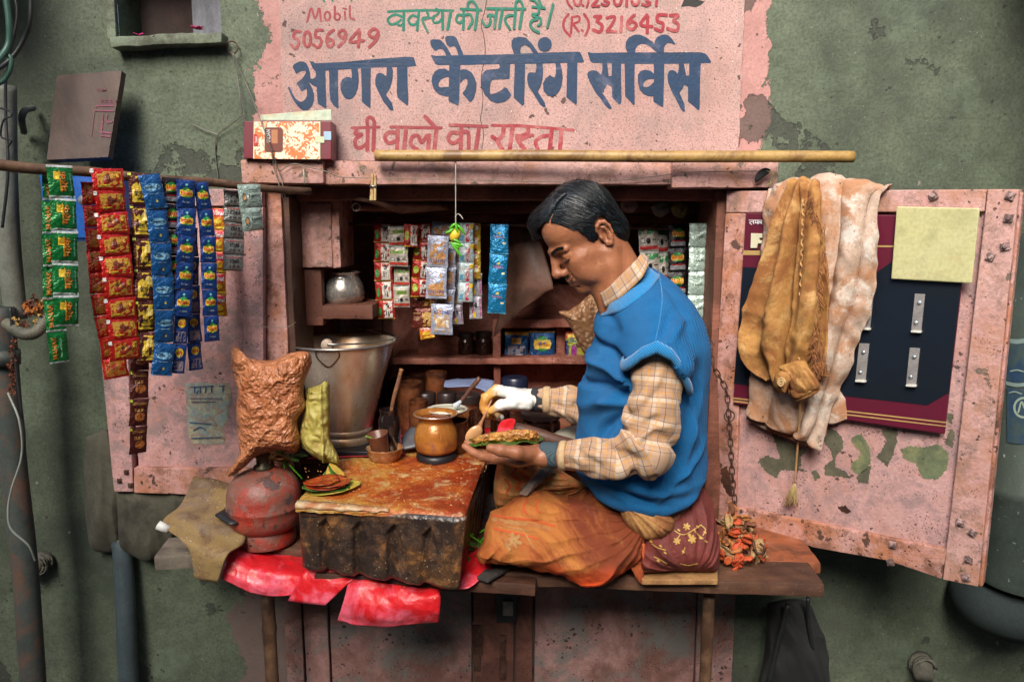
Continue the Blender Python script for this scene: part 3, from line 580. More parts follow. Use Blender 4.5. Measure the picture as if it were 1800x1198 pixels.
# ================================================================ KIOSK FRAME, INSIDE, DOOR LEAVES, BENCH
BZ = .812                                            # bench top
kiosk = thing('kiosk_surround', 'pink painted timber frame round the kiosk opening', 'frame', ((XL + XR) / 2, W, BZ))
board('lintel', 566, 283, 1184, 324, 1.672, .05, m_pinkwood, kiosk, seed=1, amp=.0018)
a = board('lintel', 424, 281, 568, 322, 1.655, .064, m_pinkwood, kiosk, seed=2, amp=.002); a['label'] = 'short lintel block at the left under the sweet box'
a = board('lintel', 1182, 279, 1368, 330, 1.655, .064, m_pinkwood, kiosk, seed=3, amp=.002); a['label'] = 'spotted lintel block at the right end'
board('post', 462, 334, 506, 880, 1.69, .028, m_pinkrust, kiosk, seed=4)
board('inner_lintel', 520, 326, 1262, 352, 1.735, .05, m_inside, kiosk, seed=5)
board('jamb', 506, 346, 521, 940, 1.70, .16, m_darkwood, kiosk, seed=6)
board('jamb', 1249, 335, 1276, 930, 1.712, .16, m_inside, kiosk, seed=7)
# inside box
BK = 2.22
kin = thing('kiosk_interior', 'dark red wooden inside of the kiosk with shelves and soot', 'kiosk', ((XL + XR) / 2, 2.0, BZ))
xl, xr = XL - .012, XR + .03
n = 8
for i in range(n):
    x0 = xl + (xr - xl) * i / n; x1 = xl + (xr - xl) * (i + 1) / n - .003
    slab('plank', ((x0 + x1) / 2, BK + .012 + random.uniform(0, .004), 1.30), (x1 - x0, .02, 1.0), None, m_inside, kin, cell=.06, seed=i)
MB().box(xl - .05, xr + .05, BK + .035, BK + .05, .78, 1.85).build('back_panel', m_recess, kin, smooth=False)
for i in range(4):
    y0 = 1.84 + (BK - 1.84) * i / 4; y1 = 1.84 + (BK - 1.84) * (i + 1) / 4 - .003
    slab('side_plank', (xl - .012, (y0 + y1) / 2, 1.3), (.02, y1 - y0, 1.0), None, m_inside, kin, cell=.06, seed=20 + i)
    slab('side_plank', (xr + .012, (y0 + y1) / 2, 1.3), (.02, y1 - y0, 1.0), None, m_inside, kin, cell=.06, seed=30 + i)
slab('ceiling_board', ((xl + xr) / 2, 2.0, ZT + .03), (xr - xl + .1, .5, .02), None, m_inside, kin, cell=.08, seed=41)
slab('floor_board', ((xl + xr) / 2, 1.99, BZ - .03), (xr - xl + .1, .52, .02), None, m_inside, kin, cell=.08, seed=42)
CT = .962                                            # inner counter, pots stand on it
slab('counter', ((xl + wx(1010, 700, 1.9)) / 2, 1.96, CT - .012), (wx(1010, 700, 1.9) - xl, .50, .022), None, m_rustplank, kin, cell=.05, seed=43)
slab('counter_front', ((xl + at(850, 850, 1.72).x) / 2, 1.725, CT - .09), (at(850, 850, 1.72).x - xl, .018, .13), None, m_darkwood, kin, cell=.05, seed=44)
# beams and junk under the roof
board('beam', 640, 358, 1262, 374, 1.93, .05, m_inside, kin, seed=50)
board('beam', 600, 378, 1262, 392, 2.05, .04, m_inside, kin, seed=51)
# left cabinet and its column, shelf with the steel pot
cab = thing('wall_cabinet', 'small pink wooden cabinet box hanging inside the kiosk top left', 'cabinet', at(560, 470, 1.80))
board('cabinet_body', 524, 345, 596, 471, 1.79, .16, m_pinkrust, cab, seed=60, amp=.002)
board('door_panel', 545, 358, 583, 469, 1.785, .006, m_pinkwood, cab, seed=61)
board('edge_strip', 586, 347, 597, 470, 1.783, .012, m_pinkrust, cab, seed=62)
board('side_column', 526, 472, 566, 572, 1.80, .03, m_inside, kin, seed=63)
board('pot_shelf', 560, 536, 655, 560, 1.80, .16, m_inside, kin, seed=64, amp=.003)
# back shelves
shelf = thing('shelf_unit', 'red painted pigeonhole shelf at the back holding shiny packets', 'shelf', at(960, 640, 2.06))
m_shelf = m_inpink
board('shelf_board', 690, 629, 1060, 640, 2.03, .17, m_shelf, shelf, seed=70, amp=.002)
board('shelf_board', 868, 561, 1060, 576, 2.06, .14, m_shelf, shelf, seed=71, amp=.002)
board('upright', 866, 560, 880, 629, 2.05, .14, m_shelf, shelf, seed=72)
board('upright', 868, 640, 880, 705, 2.06, .14, m_shelf, shelf, seed=73)
board('upright', 977, 576, 993, 629, 2.12, .08, m_shelf, shelf, seed=74)
board('back_board', 690, 640, 1060, 740, 2.19, .015, m_shelf, shelf, seed=75)
board('back_board', 690, 500, 1060, 628, 2.19, .015, m_shelf, shelf, seed=76)
board('drawer_front', 735, 590, 812, 624, 2.10, .02, m_inpink, shelf, seed=77)

# right door leaf -------------------------------------------------
c0 = at(1290, 905, 1.70); c1 = atz(1722, 1030, c0.z); c2 = at(1275, 335, 1.70)
LP = Plane(c0, c1, c2)
leaf = thing('door_leaf', 'open pink shutter door on the right with board, nuts and hanging cloths', 'door', c0)
def pb(name, poly, off, th, mat, parent, jag=0, bevel=.002, label=None, pl=None):
    pl = pl or LP
    P = ragged(poly, 8, jag) if jag else poly
    q = [pl.hit(x, y, off) for x, y in P]; o = MB().prism(q, -pl.n * th).build(name, mat, parent, smooth=False, bevel=0 if jag else bevel)
    if label: o['label'] = label
    return o
m_leafpanel = worn('leaf_panel_paint', (.52, .29, .27), (.62, .385, .36), 6, speck=(.05, .025, .022), sden=1, sscale=62, stain=(.46, .24, .20), stamt=.45, stscale=9, stain2=(.30, .20, .20), st2=.5, rough=.7, bump=.8, bd=.002)
pb('leaf_panel', [(1296,360),(1735,358),(1664,985),(1284,905)], 0, .012, m_leafpanel, leaf)
pb('top_rail', [(1277,336),(1734,333),(1730,372),(1276,374)], .010, .02, m_pinkwood, leaf)
pb('stile', [(1275,375),(1310,375),(1292,896),(1246,886)], .010, .02, m_pinkrust, leaf, label='rust stained hinge side stile')
pb('stile', [(1736,333),(1791,333),(1719,1031),(1657,1018)], .012, .03, m_pinkwood, leaf, label='outer stile with square nuts')
pb('edge_strip', [(1792,336),(1798,340),(1727,1030),(1720,1031)], .004, .02, m_pinkrust, leaf)
pb('bottom_rail', [(1247,888),(1310,894),(1664,966),(1655,1017),(1560,985),(1430,962),(1330,926),(1246,914)], .011, .02, m_pinkrust, leaf)
m_peel = worn('bare_grey_green', (.10, .095, .06), (.15, .145, .09), 12, stain=(.07, .065, .045), stamt=.5, stscale=16, rough=.8, speck=(.03, .03, .02))
m_peel2 = worn('bare_green_yellow', (.11, .16, .10), (.24, .24, .10), 9, stain=(.08, .10, .06), stamt=.5, stscale=16, rough=.7, speck=(.03, .03, .02))
S3 = lambda P: [(1280 + x / 3.153, 540 + y / 3.153) for x, y in P]; S6 = lambda P: [(1220 + x / 2.312, 680 + y / 2.312) for x, y in P]
for i, (P, m) in enumerate([
 (S3([(165,855),(215,815),(240,830),(290,840),(240,690),(330,740),(440,790),(400,830),(410,870),(390,890),(440,908),(300,900),(275,920),(270,950),(215,915)]), m_peel),
 (S3([(555,670),(600,680),(640,740),(635,780),(600,820),(590,880),(650,915),(695,950),(600,935),(535,930),(530,880),(580,840),(570,800),(530,740)]), m_peel),
 (S3([(690,715),(740,700),(775,760),(790,820),(780,890),(720,930),(680,900),(680,860),(720,840),(735,800),(700,770),(680,740)]), m_peel2),
 (S3([(795,870),(775,975),(720,970),(710,940),(760,890)]), m_peel), (S3([(850,675),(940,675),(935,750),(910,830),(880,880),(820,830),(850,790),(880,740),(855,700)]), m_peel),
 (S6([(840,250),(880,240),(930,245),(990,230),(1035,265),(1030,330),(990,375),(930,370),(900,310),(850,290)]), m_peel2),
 (S3([(460,910),(490,900),(515,940),(480,960)]), m_peel), (S3([(605,1105),(650,1095),(680,1130),(665,1145),(615,1120)]), m_darkwood),
 (S6([(1030,105),(1055,110),(1050,150),(1030,140)]), m_peel), (S6([(1040,170),(1060,180),(1050,250),(1020,230)]), m_peel),
 (S6([(110,330),(130,320),(150,360),(158,450),(130,430),(108,380)]), m_darkwood)]):
    q = ragged(P, 20, 3.2)
    mb = MB(); fillpoly(mb, q, .0006 if i != 10 else .0105, LP.hit); mb.build('flaked_patch', m, leaf, smooth=False)
nut = None
for (px, py) in ((1641,344),(1776,344),(1773,383),(1767,433),(1741,451),(1688,918),(1710,936),(1703,983),(1698,1015),(1569,957),(1565,988)):
    c = LP.hit(px, py, .014); a = random.uniform(.3, 1.2); s = .0095; mb = MB()
    q = [c + (LP.u * math.cos(a + k * math.pi / 2) + LP.v * math.sin(a + k * math.pi / 2)) * s + LP.n * .002 for k in range(4)]
    mb.prism(q, -LP.n * .006); mb.tube([c + LP.n * .0015, c + LP.n * .0055], [.0045, .0035], 10)
    mb.build('nut', worn('painted_nut', (.46, .30, .28), (.54, .38, .36), 60, stain=(.06, .035, .03), stamt=.8, stscale=90), leaf, smooth=False, bevel=.0008)
# advertising board on the leaf
ad = thing('advertising_board', 'maroon and black tobacco advertising board screwed to the pink door', 'board', LP.hit(1500, 700, .005))
m_maroon = plain('maroon_print', (.115, .010, .028), .38, 0, .2, 12, .1); m_navy = plain('black_navy_print', (.008, .013, .022), .35, 0, .35, 9, .1); m_gold = plain('gold_print', (.50, .33, .12), .45, .1)
pb('board_panel', [(1311,374),(1704,380),(1660,763),(1288,709)], .019, .006, m_maroon, ad)
def flat(name, P, off, mat, parent, pl=None):
    pl = pl or LP; mb = MB(); fillpoly(mb, P, off, pl.hit); return mb.build(name, mat, parent, smooth=False)
flat('black_field', [(1306,469),(1536,482),(1567,460),(1694,460),(1668,690),(1630,712),(1290,674)], .0196, m_navy, ad)
flat('gold_stripe', [(1307,440),(1400,441),(1400,449),(1306,448)], .0196, m_gold, ad); flat('gold_stripe', [(1530,431),(1697,433),(1697,436),(1530,434)], .0196, m_gold, ad)
flat('gold_stripe', [(1289,698),(1664,741),(1664,743.5),(1289,700.5)], .0196, m_gold, ad); flat('gold_stripe', [(1289,703),(1664,748),(1664,750),(1289,706)], .0196, m_gold, ad)
m_white = plain('cream_plastic', (.62, .60, .42), .4)
def text(name, s, size, mat, parent, origin, ux, uy, bold=0, width=None, off=0, n=None):
    """flat lettering: origin at its centre, ux/uy the directions of writing and up"""
    c = bpy.data.curves.new('t', 'FONT'); c.body = s; c.size = 1; c.offset = bold; c.resolution_u = 3; c.align_x = 'CENTER'; c.align_y = 'CENTER'
    o = bpy.data.objects.new('t', c); COL.objects.link(o); me = o.to_mesh(); P = [v.co.copy() for v in me.vertices]; F = [tuple(f.vertices) for f in me.polygons]; o.to_mesh_clear(); bpy.data.objects.remove(o); bpy.data.curves.remove(c)
    if not P: return None
    x0 = min(p.x for p in P); x1 = max(p.x for p in P); y0 = min(p.y for p in P); y1 = max(p.y for p in P); k = size / max(1e-6, (y1 - y0)); kx = k if width is None else width / (x1 - x0)
    ux, uy = Vector(ux).normalized(), Vector(uy).normalized(); n = ux.cross(uy)
    V = [Vector(origin) + ux * (p.x - (x0 + x1) / 2) * kx + uy * (p.y - (y0 + y1) / 2) * k + n * off for p in P]
    if name is None: return V, F
    return mesh(name, V, F, mat, parent, smooth=False)
u_ = (LP.hit(1400, 400) - LP.hit(1310, 399)).normalized(); v_ = LP.n.cross(u_)
u_ = v_.cross(LP.n)
q = LP.hit(1333, 391, .0198)
m_letter = plain('white_print', (.8, .8, .8), .5)
# the Devanagari word, drawn stroke by stroke
letters('print', [], [([(168,400),(330,402)],5),([(205,402),(205,430)],6),([(203,412),(182,413),(175,422),(190,436)],5),([(240,402),(240,432)],6),([(222,402),(222,418),(216,424),(240,420)],5),([(272,402),(272,432)],6),([(270,412),(250,412),(247,424),(268,424),(250,412)],4.5),([(289,402),(289,432)],6),
 ([(305,402),(305,432)],6),([(304,412),(292,415),(294,424),(304,420)],4.5),([(306,412),(318,412),(316,426)],4.5),([(305,432),(318,438),(318,430)],4.5)], (1280, 300, 4.607), m_letter, ad, LP_hit := (lambda x, y, o: LP.hit(x, y, .0196 + o)))
pb('raised_letter', [(1320,410),(1362,411),(1362,418),(1335,418),(1334,422),(1362,423),(1362,428),(1332,428),(1330,436),(1319,436)], .0235, .004, m_white, ad, bevel=.0006)
tg = pb('cream_square_plate', [(1576,363),(1722,366),(1708,498),(1566,490)], .030, .006, worn('cream_plate', (.52, .50, .24), (.56, .54, .29), 5, stain=(.45, .34, .14), stamt=.1, rough=.4, bump=.05), None)
bpy.context.view_layer.update()
me = tg.data; c = LP.hit(1640, 430, .025)
for v in me.vertices: v.co -= c
tg.location = c; tagp(tg, 'blank pale yellow square plate fixed over the top right of the maroon board', 'plate')
m_acr = plain('frosted_plastic', (.38, .36, .35), .25, .3, .3, 60, .1); m_screw = plain('screw_steel', (.6, .7, .75), .3, .8)
for (px, py, hx, lab) in ((1614,550,9,'clear plastic bracket, upper right of the four on the black board'),(1524,545,9,'clear plastic bracket beside the cloth, upper left of the four'),(1516,637,9,'clear plastic bracket below the cloth side, lower left of the four'),(1605,645,9,'clear plastic bracket, lower right of the four on the black board')):
    b = thing('bracket', lab, 'bracket', LP.hit(px, py, .02), 'plastic brackets on the black board')
    pb('strip', [(px-6,py-34),(px+12,py-33),(px+5,py+34),(px-13,py+33)], .0225, .0025, m_acr, b, bevel=.0006)
    pb('lip', [(px-13,py+31),(px+5,py+32),(px+5,py+35),(px-13,py+34)], .030, .008, plain('bright_lip', (.7, .7, .62), .3), b, bevel=.0004)
    for dy in (-18, 17):
        c = LP.hit(px + (2 if dy < 0 else -4), py + dy, .0228); MB().tube([c, c + LP.n * .002], [.0042, .003], 12).build('screw', m_screw, b)

# left door leaf, folded flat on the wall ------------------------------
LL = thing('door_leaf', 'open pink shutter door folded flat on the left wall behind the sachet strips', 'door', at(330, 866, 1.66))
m_leafL = worn('left_leaf_paint', (.56, .29, .275), (.66, .40, .38), 6, speck=(.05, .025, .022), sden=1, sscale=58, stain=(.42, .20, .15), stamt=.45, stscale=9, stain2=(.26, .19, .19), st2=.6, rough=.75, bump=.9, bd=.002)
board('leaf_panel', 225, 345, 462, 828, 1.668, .012, m_leafL, LL, seed=80)
FL = Plane(at(300, 800, 1.655), at(400, 800, 1.655), at(300, 400, 1.655))
pb('stile', [(148,332),(214,332),(234,864),(200,864)], 0, .025, m_leafL, LL, pl=FL); pb('top_rail', [(215,332),(460,332),(460,362),(216,362)], 0, .025, m_leafL, LL, pl=FL)
pb('bottom_rail', [(235,822),(462,824),(462,870),(330,869),(235,866)], 0, .025, m_pinkrust, LL, pl=FL); pb('stile', [(424,363),(462,363),(463,822),(430,822)], -.004, .02, m_leafL, LL, pl=FL)
for (px, py) in ((222, 830), (229, 853), (210, 845)):
    c = FL.hit(px, py, .002); mb = MB(); q = [c + Vector((math.cos(.8 + k * math.pi / 2), 0, math.sin(.8 + k * math.pi / 2))) * .008 for k in range(4)]; mb.prism(q, (0, .006, 0)); mb.tube([c, c - Vector((0, .004, 0))], [.004, .003], 8); mb.build('nut', m_rust, LL, smooth=False)
m_notice = worn('torn_notice_paper', (.38, .42, .30), (.50, .48, .32), 12, stain=(.18, .32, .34), stamt=.7, stscale=30, stain2=(.30, .18, .13), st2=.6, rough=.85, bump=.6)
q = MB(); fillpoly(q, ragged([(326,673),(360,671),(372,674),(404,672),(408,700),(400,718),(405,735),(392,750),(395,780),(360,781),(338,780),(330,760),(328,720)], 30, 2.5), .0, lambda x, y, o: FL.hit(x, y, -.0125 + .0006 + .0005))
q.build('paper', m_notice, None, smooth=False, loc=FL.hit(365, 725, -.012)); nt = bpy.context.scene.objects[-1] if False else COL.objects[-1]
tagp(nt, 'torn weathered paper notice pasted on the left pink door', 'notice')
letters('print', [], [([(335,680),(375,678)],1.6),([(342,680),(342,690)],1.8),([(352,680),(352,690)],1.8),([(362,679),(361,690)],1.8),([(372,679),(372,689)],1.8),([(385,678),(396,678)],1.5),([(392,678),(392,688)],1.8),([(345,692),(349,686)],1.5),
  ([(334,700),(390,700)],1.2),([(336,706),(380,706)],1.2),([(334,742),(372,745)],1.8),([(340,756),(352,750),(362,756)],1.8),([(336,770),(388,768)],1.8)], (0, 0, 1), plain('notice_ink', (.05, .10, .20), .8), nt, lambda x, y, o: FL.hit(x, y, -.0105 + .0006 + o))

# bench ---------------------------------------------------------------
m_bench = m_plank
bench = thing('bench', 'rough plank bench in front of the kiosk that carries the seated man', 'bench', (at(1000, 1010, 1.4).x, 1.5, BZ))
a = atz(835, 1004, BZ); b = atz(1450, 1027, BZ); bw = .10
d = (b - a).normalized(); nrm = Vector((-d.y, d.x, 0))
bar('front_plank', a + nrm * bw / 2 - Vector((0, 0, .0135)), b + nrm * bw / 2 - Vector((0, 0, .0135)), bw, .027, m_plank, bench, seed=90, amp=.002)
b2 = atz(1432, 966, BZ)
bar('rear_plank', a + nrm * (bw + .10) - Vector((0, 0, .016)), Vector((b2.x, 0, 0)) + Vector((0, (a + nrm * (bw + .10)).y + d.y * (b2.x - a.x) / d.x, BZ - .016)), .185, .024, m_rustplank, bench, seed=91, amp=.002)
L0 = atz(282, 968, BZ - .006); 
slab('left_plank', (-.37, 1.60, BZ - .016), (.64, .17, .026), Matrix.Rotation(R(-4), 3, 'Z'), m_plank, bench, seed=92, amp=.002)
slab('end_block', (atz(338, 950, BZ).x, 1.545, BZ - .020), (.12, .10, .03), Matrix.Rotation(R(8), 3, 'Z'), worn('grey_timber', (.20, .17, .13), (.30, .26, .20), 9, grain=(30, (.15, 1, 1), .7), stain=(.08, .06, .05), stamt=.5), bench, seed=93, amp=.0025)
slab('middle_plank', (-.17, 1.46, BZ - .018), (.45, .14, .024), Matrix.Rotation(R(-6), 3, 'Z'), m_darkwood, bench, seed=94, amp=.002)
def bamboo(name, A, B, r, mat, label, nodes=4, bend=.006, cat='pole', group=None):
    A, B = Vector(A), Vector(B); n = 60; L = (B - A).length; t = thing(name, label, cat, A, group); up = Vector((0, 0, 1)) if abs((B - A).normalized().z) < .8 else Vector((1, 0, 0))
    P = []; rr = []
    for i in range(n + 1):
        f = i / n; w = noise.noise_vector((f * 3, A.x * 7, 1)) * bend; P.append(A.lerp(B, f) + w)
        k = min(abs(f - (j + .5) / nodes) for j in range(nodes)) * L; rr.append(r * (1 + .05 * noise.noise((f * 5, 2, 1))) * (1.13 if k < .006 else 1.0) * (1 + .04 * math.exp(-k * 30)))
    mb = MB().tube(P, rr, 14); mb.build('cane', mat, t)
    return t
bamboo('bamboo_rail', at(660, 273, 1.64), at(1500, 277, 1.60), .0122, m_bamboo, 'long yellow bamboo pole lying on the lintel under the sign', 4)
bamboo('bamboo_pole', at(470, 1046, 1.56), at(470, 1046, 1.56) - Vector((0, 0, .78)), .0145, m_darkbamboo, 'dark bamboo leg under the bench left, below the red sheet', 5)
bamboo('bamboo_pole', at(1246, 1046, 1.44), at(1246, 1046, 1.44) - Vector((0, 0, .78)), .0125, m_darkbamboo, 'brown bamboo leg under the right end of the bench', 5)
# cupboard boards under the bench
cup = thing('cupboard', 'dull pink cupboard doors below the bench', 'cupboard', at(880, 1150, 1.70) * 1)
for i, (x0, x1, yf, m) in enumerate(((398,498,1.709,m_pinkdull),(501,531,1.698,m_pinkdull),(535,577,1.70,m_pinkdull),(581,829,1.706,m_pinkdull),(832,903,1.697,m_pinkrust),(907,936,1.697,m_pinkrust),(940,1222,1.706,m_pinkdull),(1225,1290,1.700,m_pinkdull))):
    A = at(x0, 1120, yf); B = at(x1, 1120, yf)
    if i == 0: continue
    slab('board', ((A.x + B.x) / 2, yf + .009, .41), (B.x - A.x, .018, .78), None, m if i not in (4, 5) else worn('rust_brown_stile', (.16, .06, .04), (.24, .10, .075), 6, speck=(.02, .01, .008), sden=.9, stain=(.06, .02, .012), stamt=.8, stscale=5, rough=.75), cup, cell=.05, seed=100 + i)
for (px, py, w, h) in ((841, 1125, 12, 26), (841, 1160, 8, 20), (886, 1150, 8, 34), (886, 1182, 8, 12)):
    board('hinge', px - w, py - h, px + w - 4, py + h, 1.692, .006, m_rust, cup, seed=px)
hs = thing('hasp', 'rusty black hasp and latch on the cupboard below the bench', 'hasp', at(890, 1060, 1.69))
board('plate', 872, 1034, 908, 1094, 1.6885, .005, m_black, hs, seed=3); board('staple', 884, 1056, 902, 1082, 1.682, .008, plain('worn_steel', (.30, .27, .25), .4, .7, .6, 60), hs, seed=4)
# ================================================================ SACHETS ON RODS
def foil(name, c, metal=.35, rough=.24):
    if name in _MC: return _MC[name]
    t = N(name); co = t.map(loc=(0, 0, 0)); a = t.noise(55, 4, .6); b = t.noise(160, 3, .5)
    col = t.mix(t.step(a, .35, .7, 0, .5), c, tuple(min(1, x * .55) for x in c))
    _MC[name] = t.out(col, t.step(b, .3, .7, rough, rough + .16), metal, t.bump(t.math('ADD', t.math('MULTIPLY', a, 1.6), t.math('MULTIPLY', b, .4)), .9, .004), .6)
    return _MC[name]
INK = {}
def ink(c):
    k = tuple(round(x, 3) for x in c)
    if k not in INK: INK[k] = foil('ink_%d' % len(INK), k, .1, .32)
    return INK[k]
YEL = (.75, .50, .03); RED = (.55, .015, .012); WHT = (.75, .75, .72); BLK = (.012, .011, .012); GRN = (.02, .25, .04); BLU = (.008, .045, .20); BRN = (.09, .018, .012); GLD = (.50, .26, .03); SLV = (.45, .50, .47); PNK = (.6, .03, .12)
def emblem(t1, h=.17, cy=.5):
    return [('ell', .5, cy, .36, .17, YEL), ('rect', .17, cy - .12, .83, cy + .11, YEL), ('ell', .5, cy + .13, .22, .08, GRN), ('rect', .3, cy - .16, .7, cy - .11, GRN), ('text', t1, .5, cy, .60, h * .62, 0, RED)]
